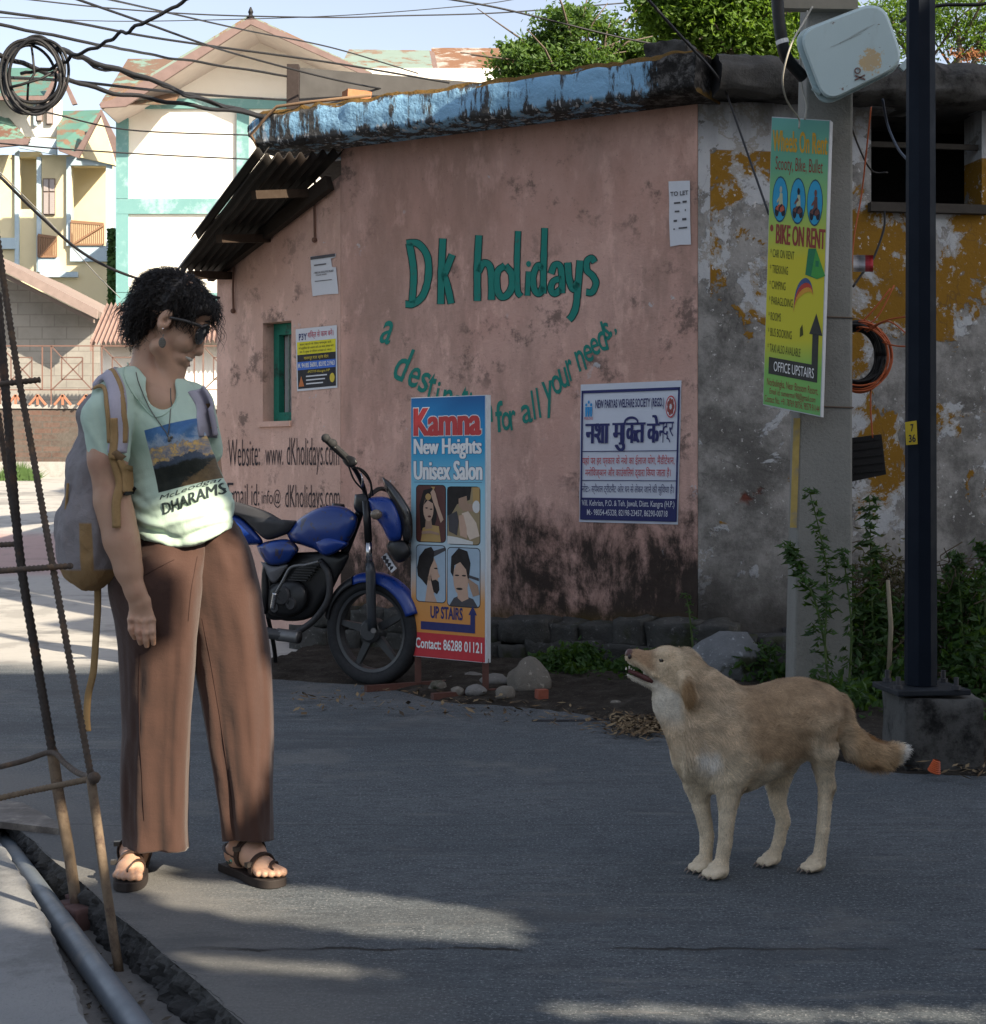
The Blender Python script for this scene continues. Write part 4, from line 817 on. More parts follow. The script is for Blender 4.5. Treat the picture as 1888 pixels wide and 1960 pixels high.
# ================================================================ SIGNS AND POSTERS
M_WHITE = flat((.78, .78, .77), .6, var=.04); M_NAVY = flat((.03, .035, .13), .7); M_RED = flat((.50, .035, .045), .6); M_INKK = flat((.025, .025, .03), .7)
M_SKIN1 = flat((.50, .33, .24), .7); M_HAIRP = flat((.02, .016, .015), .7); M_STEEL = flat((.55, .56, .58), .35, metal=1.0)
def grad(name, pts, z0, z1, rough=.45):
    n = NM(name); x, y, z = n.xyz(); f = n.math('DIVIDE', n.math('ADD', z, -z0), z1 - z0)
    return n.done(n.ramp(f, pts), rough, spec=.3)
tl, tr, br, bl = at(787, 757, 7.9), at(932, 760, 7.6), at(932, 1270, 7.6), at(790, 1255, 7.9)
ez = Vector((0, 0, 1)); dS = (tr - tl); dS.z = 0; dS.normalize(); nS = Vector((dS.y, -dS.x, 0)); nS = nS if nS.y < 0 else -nS
wS = ((tr - tl).length + (br - bl).length) / 2; z1, z0 = 1.466, .164; tl = Vector((tl.x, tl.y, z1)); tr = tl + dS * wS; br = tr - ez * (z1 - z0); bl = tl - ez * (z1 - z0)
S = thing('salon_sign', tuple((bl + br) / 2 - ez * .164), 'tall blue to orange salon board with four portrait pictures on brown metal feet', 'sign')
mb = MB(); mb.slab([tl, bl, br, tr], nS, .035); build(mb, 'board', flat((.60, .64, .68), .6), S, recalc=True)
sh = Sheet(tl, tr, br, bl, nS)
sh.rect(.006, .003, .985, .905, 'face', .0015); sh.emit('face', 'printed_panel', grad('printed_gradient', [(.0, (.62, .24, .05)), (.16, (.60, .28, .08)), (.30, (.50, .55, .58)), (.62, (.25, .55, .68)), (.78, (.01, .30, .55)), (.90, (.01, .22, .50)), (1.0, (.005, .10, .30))], z0 + .1, z1), S)
sh.rect(.006, .905, .985, .998, 'band', .0015); sh.emit('band', 'red_band', M_RED, S)
sh.text('Kamna', .05, .042, .93, .150, 'ol', .0022, bold=.018, grow=.02, fat=.014); sh.text('New Heights', .05, .160, .94, .238, 'olb', .0022, bold=.01, grow=.016, fat=.008); sh.text('Unisex Salon', .05, .245, .95, .318, 'olb', .0022, bold=.01, grow=.016, fat=.008)
sh.text('Kamna', .05, .042, .93, .150, 'red', .0035, bold=.018, fat=.013); sh.text('New Heights', .05, .160, .94, .238, 'wh', .0035, bold=.01, fat=.008); sh.text('Unisex Salon', .05, .245, .95, .318, 'wh', .0035, bold=.01, fat=.008)
sh.rect(.05, .326, .95, .3275, 'olb', .0025)
sh.text('UP STAIRS', .27, .800, .70, .848, 'nv', .003, bold=.03); sh.rect(.14, .862, .86, .893, 'nv', .003); sh.rect(.80, .822, .86, .862, 'nv', .003); sh.poly([(.775, .825), (.83, .79), (.885, .825)], 'nv', .003)
sh.text('Contact: 86288 01121', .07, .925, .95, .966, 'wh', .0035, bold=.02)
for k, m, nm in (('ol', M_WHITE, 'lettering_outline'), ('olb', M_NAVY, 'lettering_outline'), ('red', flat((.52, .05, .05), .5), 'red_lettering'), ('wh', M_WHITE, 'white_lettering'), ('nv', M_NAVY, 'navy_lettering')): sh.emit(k, nm, m, S)
PM = [flat((.10, .035, .03), .5), flat((.33, .43, .52), .5), M_HAIRP, M_SKIN1, flat((.34, .22, .15), .6), flat((.42, .27, .10), .5), flat((.60, .60, .58), .6), flat((.06, .055, .06), .6), flat((.30, .23, .13), .6), flat((.62, .50, .40), .6)]
def pic(nm, u0, v0, u1, v1, bgm, shapes, label):
    k = nm; sh.rrect(u0 - .008, v0 - .003, u1 + .008, v1 + .003, .05, .016, k, .002, 2); sh.rrect(u0, v0, u1, v1, .045, .014, k, .0026, bgm); hh = .0029
    for mi, pts in shapes:
        sh.poly([(u0 + (u1 - u0) * min(max(a, .0), 1), v0 + (v1 - v0) * min(max(b_, 0), 1)) for a, b_ in pts], k, hh, mi); hh += .00025
    build(sh.mb[k], 'portrait_picture', PM, S, label=label)
def el(cx, cy, rx, ry, n=14, a0=0, a1=360): return [(cx + rx * math.cos(math.radians(a0 + (a1 - a0) * i / n)), cy + ry * math.sin(math.radians(a0 + (a1 - a0) * i / n))) for i in range(n + (a1 - a0 < 360))]
pic('pa', .08, .340, .47, .555, 0, [(2, [(.1, .35), (.25, .08), (.55, .04), (.72, .2), (.7, .6), (.6, .75), (.15, .8)]), (5, [(.15, 1), (.22, .76), (.5, .7), (.78, .72), (.85, 1)]), (4, [(.33, .6), (.52, .6), (.56, .76), (.3, .78)]), (3, el(.42, .42, .18, .22)), (2, [(.25, .35), (.35, .2), (.58, .25), (.62, .33), (.4, .26)]), (2, el(.36, .40, .05, .012)), (2, el(.52, .42, .045, .012)), (0, el(.46, .55, .06, .018)), (3, [(.55, .22), (.5, .12), (.6, .05), (.68, .14), (.78, .35), (.95, .6), (.85, .66), (.68, .4), (.6, .3)]), (5, el(.42, .2, .1, .06)), (5, [(.52, .02), (.66, .02), (.62, .08)]), (4, [(.2, .82), (.5, .8), (.8, .84), (.8, .88), (.5, .85), (.2, .87)])], 'picture of a woman in jewellery, hand at her head')
pic('pb', .50, .345, .92, .560, 8, [(2, [(0, 0), (.75, 0), (.7, .22), (.3, .3), (.1, .5), (0, .5)]), (5, [(.78, 0), (1, 0), (1, .45), (.8, .4)]), (4, [(.35, .2), (.6, .15), (.62, .28), (1, .33), (1, .42), (.5, .42), (.35, .33)]), (6, el(.9, .34, .12, .11)), (9, [(.45, .46), (.65, .42), (.9, .62), (1, .85), (.7, .92), (.55, .75)]), (3, [(.35, .5), (.5, .48), (.6, .7), (.62, .9), (.4, .85)]), (7, [(.02, .5), (.3, .42), (.36, .6), (.3, .85), (.05, .78)]), (6, [(0, .86), (.3, .88), (.8, .95), (.8, 1), (0, 1)])], 'picture of a massage')
pic('pc', .08, .570, .47, .785, 1, [(7, [(.55, .1), (1, .02), (1, .08), (.6, .2)]), (3, [(.3, .35), (.6, .2), (.72, .35), (.76, .48), (.82, .54), (.74, .58), (.76, .66), (.7, .8), (.6, .85), (.72, 1), (.3, 1), (.38, .7)]), (2, [(.02, .4), (.1, .2), (.3, .06), (.52, .02), (.62, .1), (.6, .26), (.48, .4), (.42, .55), (.36, .72), (.2, .62), (.05, .55)]), (2, [(.55, .62), (.68, .6), (.78, .64), (.8, .78), (.72, .86), (.6, .82), (.5, .6), (.5, .5)]), (4, el(.46, .58, .06, .05)), (2, el(.68, .4, .06, .012))], 'picture of a bearded man in profile')
pic('pd', .50, .575, .92, .795, 1, [(7, [(.05, 1), (.2, .86), (.45, .8), (.8, .86), (.95, 1)]), (3, [(.3, .7), (.62, .66), (.66, .86), (.45, .92), (.32, .86)]), (3, el(.42, .52, .24, .30)), (2, [(.1, .42), (.12, .15), (.35, .0), (.62, .05), (.72, .25), (.66, .6), (.58, .36), (.4, .24), (.22, .3), (.18, .5)]), (2, el(.3, .47, .07, .014)), (2, el(.52, .47, .07, .014)), (2, el(.38, .70, .1, .02)), (4, [(.62, .5), (.95, .62), (1, .78), (.8, .82), (.7, .66)]), (7, [(.66, .45), (.98, .5), (.98, .55), (.68, .5)])], 'picture of a man having a haircut')
for q, (sx) in ((bl, .03), (br, -.02)):
    mb = MB(); p = q + dS * sx - nS * .02; mb.beam(Vector((p.x, p.y, .03)), Vector((p.x, p.y, z0 + .02)), .032, .032, (0, 1, 0)); build(mb, 'sign_post', M_BROWNM, S)
for q, sx in ((bl, .03), (br, -.02)):
    mb = MB(); p = q + dS * sx - nS * .02; mb.beam(Vector((p.x, p.y, .017)) + nS * .26 - dS * .12, Vector((p.x, p.y, .017)) - nS * .24 + dS * .10, .034, .03); build(mb, 'foot_bar', M_BROWNM, S)
# welfare society poster on the pink wall
def onp(plane, pts, off): return [plane.hit(a, b, off) for a, b in pts]
t = thing('welfare_poster', tuple(PW.hit(1205, 1003)), 'large white and navy society poster with Hindi lines pasted on the pink wall', 'poster')
c = onp(PW, ((1112, 736), (1305, 728), (1298, 1004), (1109, 999)), .004); sh = Sheet(*c, nW)
mb = MB(); mb.grid(lambda u, v: sh.P(u, v, .002 * mnoise.noise(Vector((u * 6, v * 7, 0))) * (1 if 0 < u < 1 else 2) - (.001 if 0 < v < 1 else -.004 * mnoise.noise(Vector((u * 9, 1, v))))), 20, 28, flip=True); build(mb, 'poster_sheet', flat((.60, .64, .72), .75, var=.05, scale=20), t, recalc=True)
o = .0045
for r in ((.012, .045, .03, .98), (.972, .045, .99, .98), (.012, .045, .99, .066), (.03, .484, .972, .490), (.03, .694, .972, .700), (.012, .822, .99, .982)): sh.rect(*r, 'nv', o)
sh.text('NEW PARYAS WELFARE SOCIETY (REGD.)', .155, .115, .84, .195, 'nv', o, bold=.02)
sh.text('नशा', .065, .285, .295, .43, 'nv', o, fat=.009); sh.text('मु', .34, .285, .455, .485, 'nv', o, fat=.009); sh.text('क', .475, .285, .575, .43, 'nv', o, fat=.009); sh.text('त', .555, .285, .655, .43, 'nv', o, fat=.009)
sh.poly([(.435, .30), (.455, .30), (.455, .43), (.435, .43)], 'nv', o)
arc = [(.445 + .075 * (1 - math.cos(t_)), .285 - .045 * math.sin(t_)) for t_ in np.linspace(0, math.pi, 10)]; arc2 = [(.463 + .057 * (1 - math.cos(t_)), .285 - .027 * math.sin(t_)) for t_ in np.linspace(0, math.pi, 10)]
for i in range(9): sh.poly([arc[i], arc[i + 1], arc2[i + 1], arc2[i]], 'nv', o)
sh.text('के', .685, .235, .795, .43, 'nv', o, fat=.009); sh.text('न', .795, .285, .85, .43, 'nv', o, bold=.0); sh.text('द्र', .83, .285, .94, .43, 'nv', o, bold=.0)
sh.text('यहां पर हर प्रकार के नशे का ईलाज योग, मैडीटेशन,', .03, .515, .955, .60, 'rd', o, bold=.0); sh.text('मनोिवज्ञान और काउंसिलगं द्वारा िकया जाता है।', .06, .60, .92, .685, 'rd', o, bold=.0)
sh.text('नोटः- स्पैशल ट्रीटमैंट ओर घर से लेकर जाने की सुिवधा है।', .03, .72, .955, .80, 'nv', o, bold=.0)
sh.text('Vill. Kehrian, P.O. & Teh. Jawali, Distt. Kangra (H.P.)', .03, .838, .965, .893, 'wh', .0058, bold=.005); sh.text('M:- 98054-45328, 82198-23457, 86290-00718', .085, .905, .90, .955, 'wh', .0058, bold=.005)
for dx in (-.025, 0, .025): sh.poly([(.088 + dx - .012, .165), (.088 + dx + .012, .165), (.088 + dx + .008, .235), (.088 + dx - .008, .235)], 'bl', o); sh.ell(.088 + dx, .15 - (.02 if dx == 0 else 0), .011, .012, 'bl', o + .0002)
sh.text('PRAYAS', .045, .238, .132, .258, 'rd', o)
sh.ell(.905, .18, .05, .078, 'rd', o); sh.ell(.905, .18, .042, .068, 'wb', o + .0006)
for k in range(7): a_ = k * .9; sh.ell(.905 + .024 * math.cos(a_), .18 + .04 * math.sin(a_), .013, .022, 'rd2', o + .0012)
for k, m, nm in (('nv', M_NAVY, 'navy_print'), ('rd', M_RED, 'red_print'), ('wh', M_PAPER, 'white_print'), ('bl', flat((.03, .28, .60), .6), 'blue_logo'), ('wb', M_PAPER, 'emblem_field'), ('rd2', flat((.30, .08, .07), .7), 'red_emblem')): sh.emit(k, nm, m, t)
# P3Y poster on the side wall
t = thing('helpline_poster', tuple(PL.hit(607, 747)), 'small yellow, black and blue Hindi poster right of the green window', 'poster')
sh = Sheet(*onp(PL, ((566, 630), (645, 622), (646, 742), (569, 749)), .006), nL); mb = MB(); mb.add([sh.P(*q, 0) for q in ((0, 0), (0, 1), (1, 1), (1, 0))], [(0, 1, 2, 3)]); build(mb, 'poster_sheet', M_PAPER, t, recalc=True)
sh.rect(.03, .215, .97, .42, 'ye', .0015); sh.rect(.03, .42, .97, .965, 'bk', .0015); sh.rect(.03, .535, .97, .665, 'bl', .0025)
sh.text('P3Y', .08, .08, .28, .19, 'nv', .0015, bold=.02); sh.text('शिक्त से काम बने।', .30, .045, .92, .19, 'rd', .0015, bold=.01)
for i, (a_, tx) in enumerate((('p', 'काम करने के िलए संपर्क करें,'), ('q', 'जो मुश्िकल हो आसान बने, हर काम सफल बने'), ('r', 'घर में सुख से जीवन सफल हो जाए।'))): sh.text(tx, .10 - .03 * (i == 1), .235 + .06 * i, .88 + .04 * (i == 1), .285 + .06 * i, 'bk2', .0025)
sh.text('पालमपुर P3Y ब्रांच सेंटर', .2, .445, .80, .52, 'yt', .003, bold=.01); sh.text('M. 94185 56001, 82192 21963', .05, .555, .95, .645, 'wh', .004, bold=.03); sh.text('-PSTIYF-Kangra HP', .28, .685, .83, .735, 'yt', .003, bold=.01)
for i in range(3): sh.rect(.24, .765 + .06 * i, .76 - .05 * i, .785 + .06 * i, 'wh', .003)
sh.poly([(.12, .76), (.19, .93), (.05, .93)], 'or', .003); sh.ell(.885, .83, .06, .075, 'yt', .003)
for k, m, nm in (('ye', flat((.68, .62, .02), .6), 'yellow_band'), ('bk', M_INKK, 'black_panel'), ('bl', flat((.05, .15, .55), .6), 'blue_band'), ('nv', M_NAVY, 'navy_print'), ('rd', flat((.45, .08, .12), .6), 'red_print'), ('bk2', M_INKK, 'black_print'), ('yt', flat((.62, .48, .05), .6), 'yellow_print'), ('wh', M_PAPER, 'white_print'), ('or', flat((.5, .16, .05), .6), 'orange_mark')): sh.emit(k, nm, m, t)
def notice(name, plane, n, pts, label, items, torn=None):
    t = thing(name, tuple(plane.hit(*pts[3])), label, 'notice'); sh = Sheet(*onp(plane, pts, .006), n)
    out = [(0, 0), (.02, .3), (0, .6), (.03, 1), (.5, .985), (1, 1), (.98, .6)] + (torn or []) + [(1, .02), (.6, .01)]
    mb = MB(); mb.add([sh.P(*q, .002 * mnoise.noise(Vector((q[0] * 5, q[1] * 5, 1)))) for q in out], [tuple(range(len(out)))]); build(mb, 'paper_sheet', M_PAPER, t, recalc=True)
    for it in items:
        if isinstance(it[0], str): sh.text(*it, 'ink', .0035, bold=.02)
        else: sh.rect(*it, 'ink', .0035)
    sh.emit('ink', 'print', flat((.09, .09, .10), .8), t)
notice('to_let_notice', PW, nW, ((1280, 347), (1321, 343), (1323, 468), (1282, 472)), 'narrow white TO LET notice near the right edge of the pink wall', [('TO LET', .09, .165, .93, .235), (.25, .33, .55, .355), (.65, .32, .85, .35), (.28, .46, .5, .485), (.75, .45, .80, .48), (.22, .60, .38, .63), (.62, .585, .82, .62), (.2, .73, .28, .75), (.45, .72, .85, .745)])
notice('torn_notice', PL, nL, ((594, 491), (643, 484), (648, 562), (597, 567)), 'torn white notice with a black header high on the side wall', [(.02, .01, .98, .085), (.15, .22, .62, .25), ('- HIMACHAL EDUCATION BOARD', .12, .40, .88, .45), ('COLLEGE, KANGRA', .2, .47, .62, .51), (.15, .63, .8, .645)], [(.97, .35), (.82, .33), (.80, .12), (.98, .1)])
# board on the concrete pole
tl, tr, br, bl = at(1478, 223, 7.10), at(1590, 230, 6.98), at(1572, 798, 6.98), at(1461, 775, 7.10); n0 = (tr - tl).cross(bl - tl).normalized(); n0 = n0 if n0.y < 0 else -n0
t = thing('rental_board', tuple((bl + br) / 2), 'tall yellow-green bike rental board tied to the concrete pole', 'sign')
mb = MB(); mb.slab([tl, bl, br, tr], n0, .045); build(mb, 'board', flat((.55, .57, .60), .6), t, recalc=True)
sh = Sheet(tl, tr, br, bl, n0); sh.rect(.005, .003, .985, .997, 'face', .0015)
sh.emit('face', 'printed_panel', grad('printed_board', [(0, (.16, .42, .13)), (.12, (.22, .46, .10)), (.22, (.55, .52, .035)), (.5, (.56, .50, .03)), (.68, (.26, .48, .12)), (.82, (.13, .38, .22)), (1, (.13, .38, .33))], bl.z, tl.z, .5), t)
mar = flat((.26, .055, .04), .6); h = .003
sh.text('Wheels On Rent', .03, .045, .965, .118, 'org', h, bold=.01, shear=-.05, fat=.004); sh.text('Scooty, Bike, Bullet', .09, .135, .90, .197, 'mar', h, bold=.0); sh.text('BIKE ON RENT', .14, .368, .975, .437, 'mar', h, bold=.01, fat=.006); sh.ell(.06, .385, .03, .012, 'mar', h)
for i, tx in enumerate(('CAR ON RENT', 'TREKKING', 'CAMPING', 'PARAGLIDING', 'ROOMS', 'BUS BOOKING', 'TAXI ALSO AVAILABLE')):
    v = .455 + i * .0545; wdt = .033 * len(tx) * (.83 if len(tx) > 15 else 1); sh.text('* ' + tx, .05, v, .05 + wdt + .05, v + .03, 'ink', h)
for i, u in enumerate((.19, .495, .785)):
    sh.ell(u, .283, .135, .080, 'olv', h); sh.ell(u, .283, .125, .0745, 'blu', h + .001)
    k = 'rid'; c1, c2 = ((4, 1), (0, 0), (0, 0))[i]; hh = h + .002
    sh.ell(u - .05, .325, .035, .019, k, hh, 0); sh.ell(u + .06, .322, .035, .019, k, hh, 0); sh.poly([(u - .075, .318), (u - .02, .30), (u + .05, .298), (u + .085, .318), (u + .02, .328)], k, hh + .0003, 3 if i == 0 else 2)
    sh.poly([(u - .02, .302), (u - .005, .262), (u + .04, .262), (u + .05, .30)], k, hh + .0006, (1, 1, 2)[i]); sh.ell(u + .012, .25, .022, .012, k, hh + .0009, (4, 0, 2)[i]); sh.poly([(u, .27), (u - .055, .29), (u - .05, .297), (u + .02, .28)], k, hh + .0009, (1, 2, 2)[i]); sh.poly([(u + .03, .298), (u - .02, .312), (u - .02, .325), (u, .325), (u + .01, .312), (u + .05, .303)], k, hh + .0012, 0)
sh.poly([(.70, .44), (.83, .437), (1.0, .525), (.86, .54), (.66, .53)], 'tnt', h, 0); sh.poly([(.83, .437), (1.0, .525), (.86, .54), (.76, .53)], 'tnt', h + .0006, 1); sh.rect(.83, .478, .885, .498, 'tnt', h + .0012, 0)
ar = [(.48 + .165 * (1 - math.cos(a_)), .655 - .098 * math.sin(a_) ** .8 + .03 * (1 - math.cos(a_)) * -.5) for a_ in np.linspace(0.02, math.pi - .35, 14)]
for ci, k0 in ((0, 0), (1, .33), (2, .66)):
    for i in range(13):
        wdi = .042 * math.sin((i + .8) / 14 * math.pi) + .008; (x0, y0), (x1, y1) = ar[i], ar[i + 1]; sh.poly([(x0 + k0 * .5 * wdi, y0 + k0 * wdi), (x1 + k0 * .5 * wdi, y1 + k0 * wdi), (x1 + (k0 + .34) * .5 * wdi, y1 + (k0 + .34) * wdi), (x0 + (k0 + .34) * .5 * wdi, y0 + (k0 + .34) * wdi)], 'par', h, ci)
sh.poly([(.60, .715), (.64, .70), (.66, .735), (.60, .745)], 'ink', h)
sh.rect(.08, .830, .92, .888, 'gry', h); sh.rect(.815, .725, .92, .830, 'gry', h); sh.poly([(.76, .728), (.87, .655), (.985, .728)], 'gry', h)
sh.text('OFFICE UPSTAIRS', .17, .842, .86, .876, 'wh', h + .001); sh.text('Norbulingka, Near Blossom Resort,', .06, .903, .94, .937, 'mar', h, shear=0); sh.text('Email id: sunverma198@gmail.com', .11, .935, .90, .963, 'mar', h); sh.text('Contact No.: +91 78769 08756, 98579 91144', .03, .963, .97, .990, 'mar', h)
for k, m, nm in (('org', flat((.58, .33, .03), .6), 'orange_lettering'), ('mar', mar, 'maroon_lettering'), ('ink', flat((.07, .075, .02), .7), 'dark_lettering'), ('olv', flat((.03, .08, .12), .6), 'oval_border'), ('blu', flat((.03, .30, .50), .6), 'blue_oval'), ('gry', flat((.045, .045, .04), .6), 'arrow_print'), ('wh', M_WHITE, 'white_lettering'), ('rid', [M_INKK, flat((.42, .45, .30), .6), flat((.14, .06, .05), .6), flat((.42, .09, .05), .6), flat((.35, .40, .35), .6)], 'rider_picture'), ('tnt', [flat((.025, .18, .08), .6), flat((.06, .30, .06), .6)], 'tent_picture'), ('par', [flat((.06, .10, .22), .6), flat((.45, .06, .04), .6), flat((.60, .30, .04), .6)], 'paraglider_picture')): sh.emit(k, nm, m, t)
# ================================================================ POLES AND WHAT HANGS ON THEM
P = thing('concrete_pole', tuple(at(1575, 1345, 7.25)), 'square grey concrete utility pole behind the dog', 'pole')
mb = MB(); yb, yt = 7.13, 7.13
q0 = [at(1517, 1345, yb), at(1632, 1345, yb)]; zt_ = 4.6; q1 = [at(1549, -60, yb), at(1634, -60, yb)]
q0 = [Vector((p.x, p.y, -.05)) for p in q0]; q0 = [q0[0], q0[1]]; ext = (zt_ - q1[0].z) / (q1[0].z - q0[0].z); q1 = [b + (b - a) * ext for a, b in zip(q0, q1)]
bk = Vector((0, .2, 0)); mb.hexa([q0[0], q0[1], q0[1] + bk, q0[0] + bk, q1[0], q1[1], q1[1] + bk, q1[0] + bk]); bevel(build(mb, 'shaft', M_POLE, P), .012)
mb = MB()
for y_ in (604, 776):
    a, b = at(1516 + (1345 - y_) * .023, y_, yb - .004), at(1633.5, y_ + 4, yb - .004); mb.tube([a + bk * 1.02, a, b, b + bk * 1.02], .004, 6)
build(mb, 'tie_wire', flat((.16, .12, .09), .7), P)
mb = MB(); mb.beam(at(1490, 8, yb - .03), at(1640, 10, yb - .03), .06, .05); build(mb, 'cross_arm', flat((.22, .20, .16), .8), P)
mb = MB(); a, b = at(1519, 1010, yb - .003), at(1526, 800, yb - .003); mb.beam(a, b, .03, .004, (0, 1, 0)); build(mb, 'yellow_stripe', flat((.42, .31, .10), .8, var=.3, stain=(.25, .23, .19)), P)
# meter box, tilted
B = thing('meter_box', tuple(at(1620, 100, 6.9)), 'tilted pale blue-grey metal meter box with rust marks on the concrete pole', 'electric box')
def M_box():
    n = NM('chipped_box_paint'); f = n.noise(3, 4); c = n.mix(f, (.36, .47, .49), (.42, .53, .55)); fine = n.noise(40, 5, .7)
    pc = at(1668, 118, 6.72); d = n.t.nodes.new('ShaderNodeVectorMath'); d.operation = 'DISTANCE'; n.L(n.pos, d.inputs[0]); d.inputs[1].default_value = pc
    pk = n.sm(n.math('ADD', d.outputs['Value'], n.math('MULTIPLY', n.math('ADD', fine, -.5), .16)), .055, .04); c = n.mix(n.math('MULTIPLY', pk, .75), c, (.45, .27, .06))
    c = n.mix(n.sm(n.noise(24, 6, .75, off=4), .645, .67), c, (.12, .05, .03)); c = n.mix(n.math('MULTIPLY', n.sm(n.noise(5, 6, .7, st=(1, 1, .3), off=9), .5, .7), .3), c, (.25, .28, .27))
    return n.done(c, .45, fine, .1, .003, spec=.45)
M_BOX = M_box()
def rpoly(pts, r, k=6):
    out = []; n_ = len(pts)
    for i in range(n_):
        a, b, c = (np.array(pts[(i + j) % n_], float) for j in (-1, 0, 1)); u = (a - b) / np.linalg.norm(a - b); v = (c - b) / np.linalg.norm(c - b); p, q = b + u * r[i], b + v * r[i]
        for t in range(k + 1): t /= k; out.append(tuple((1 - t) ** 2 * p + 2 * t * (1 - t) * b + t * t * q))
    return out
fc = rpoly([(1527, 62), (1690, -1), (1733, 122), (1579, 199)], [34, 42, 38, 36]); cx = sum(p[0] for p in fc) / len(fc); cy = sum(p[1] for p in fc) / len(fc)
def loop(s, Y, dx=0, dy=0): return [at(cx + (x - cx) * s + dx, cy + (y - cy) * s + dy, Y) for x, y in fc]
def stack(mb, loops, cap0=True, cap1=True):
    k = len(loops[0]); vs = [p for l in loops for p in l]; fs = [(i * k + j, i * k + (j + 1) % k, (i + 1) * k + (j + 1) % k, (i + 1) * k + j) for i in range(len(loops) - 1) for j in range(k)]
    if cap0: fs.append(tuple(range(k - 1, -1, -1)))
    if cap1: fs.append(tuple(range((len(loops) - 1) * k, len(loops) * k)))
    return mb.add(vs, fs)
mb = MB(); stack(mb, [loop(.95, 6.715), loop(.985, 6.722), loop(1, 6.74), loop(1, 6.775), loop(.97, 6.78)]); build(mb, 'lid', M_BOX, B, smooth=False, recalc=True)
mb = MB(); stack(mb, [loop(1.04, 6.782, -5, 4), loop(1.05, 6.80, -5, 4), loop(1.05, 6.82, -6, 4), loop(1.0, 6.83, -6, 5), loop(1.0, 7.05, -8, 6), loop(.8, 7.12, -8, 6)]); build(mb, 'case', M_BOX, B, recalc=True)
mb = MB(); Yk = 6.712; ink = flat((.16, .10, .09), .7)
for a, b in (((1714, 144), (1734, 152)), ((1714, 153), (1733, 143))): mb.beam(at(a[0] - 77, a[1] , Yk), at(b[0] - 77, b[1], Yk), .006, .003, (0, 1, 0))
mb.lathe(at(1642, 135, Yk - .001), (0, -1, 0), [(.009, 0), (.009, .002), (.014, .002), (.014, 0)], 16); build(mb, 'danger_mark', ink, B)
mb = MB()
for i in range(3): mb.beam(at(1590 + 18 * i, 86 - 8 * i + 4, Yk), at(1650 + 12 * i, 56 - 5 * i + 8 * (i == 0), Yk), .0008, .0008, (0, 1, 0))
build(mb, 'scratch', flat((.24, .22, .20), .8), B)
mb = MB(); mb.tube([at(1556, 167, 6.77), at(1572, 178, 6.77)], .012, 8); mb.beam(at(1728, 120, 6.75), at(1737, 128, 6.75), .02, .05); build(mb, 'hinge', M_BOX, B)
def tubething(name, pts, r, mat, label, cat, n=8, parent=None, group=None, smoothn=6):
    q = cr(pts, smoothn); mb = MB(); mb.tube([at(*p[:3]) for p in q], r, n); o = build(mb, name, mat, parent, smooth=True); return tag(o, label, cat, group) if parent is None else o
cb = thing('thick_cable', tuple(at(1535, 142, 6.95)), 'thick black cable bundle entering the meter box, white tie around it', 'cable')
tubething('sheath', [(1487, -40, 6.9), (1490, 20, 6.9), (1496, 70, 6.9), (1506, 110, 6.92), (1538, 148, 6.98)], .027, M_BLACK, None, None, 12, cb)
mb = MB(); a, b = at(1497, 76, 6.9), at(1499, 84, 6.9); mb.tube([a, b], .0285, 14); build(mb, 'cable_tie', flat((.6, .6, .6), .5), cb)
cord = flat((.38, .36, .31), .8)
tubething('hanging_cord', [(1556, 12, 6.9), (1540, 40, 6.88), (1515, 85, 6.68), (1499, 145, 6.7), (1504, 185, 6.8), (1518, 210, 6.9), (1530, 228, 7.0), (1530, 245, 6.99)], .004, cord, 'looping pale cord left of the meter box tied to the rental board', 'cord', group='cords holding the rental board')
tubething('hanging_cord', [(1546, 20, 6.93), (1534, 100, 7.05), (1535, 160, 7.1), (1544, 200, 7.08), (1541, 228, 7.0)], .004, cord, 'straighter pale cord below the meter box down to the board top', 'cord', group='cords holding the rental board')
orng = flat((.42, .10, .035), .6)
tubething('orange_wire', [(1668, 205, 7.4), (1660, 280, 7.5), (1650, 370, 7.6), (1636, 450, 7.6), (1630, 520, 7.6)], .004, orng, 'orange wire running down beside the pole from the meter box', 'wire')
tubething('blue_wire', [(1690, 190, 7.2), (1700, 240, 7.3), (1720, 285, 7.0), (1742, 310, 6.3)], .006, flat((.02, .03, .05), .5), 'dark blue wire sagging from the meter box to the lamp post', 'wire')
tubething('black_wire', [(1694, 404, 8.3), (1692, 440, 8.2), (1672, 495, 8.0), (1650, 525, 7.8), (1634, 548, 7.6)], .006, M_BLACK, 'black wire hanging from the barred window to the pole', 'wire')
tubething('black_wire', [(1620, 205, 7.3), (1640, 270, 8.0), (1668, 325, 8.4), (1700, 330, 8.45)], .005, M_BLACK, 'black wire slanting from the pole top to the barred window', 'wire')
tubething('black_wire', [(1726, 40, 7.0), (1750, 26, 6.9), (1800, 10, 6.9), (1880, 8, 6.9), (1900, -5, 6.9)], .008, M_BLACK, 'black wire above the meter box passing behind the dark post', 'wire')
w0 = thing('wire_coil', tuple(at(1650, 755, 7.5)), 'hanging coil of black cable with orange wire loops right of the pole', 'cable coil')
mb = MB()
for k in range(16):
    ra, rb = 44 + random.uniform(-9, 9), 58 + random.uniform(-9, 8); ox = random.uniform(-3, 3)
    mb.tube([at(1642 + ox + ra * math.cos(t_), 681 + rb * math.sin(t_), 7.42 + .03 * math.sin(t_ + k) + .006 * k) for t_ in np.linspace(0, 2 * math.pi, 40)], .009, 6)
build(mb, 'black_loop', M_BLACK, w0, smooth=True); mb = MB()
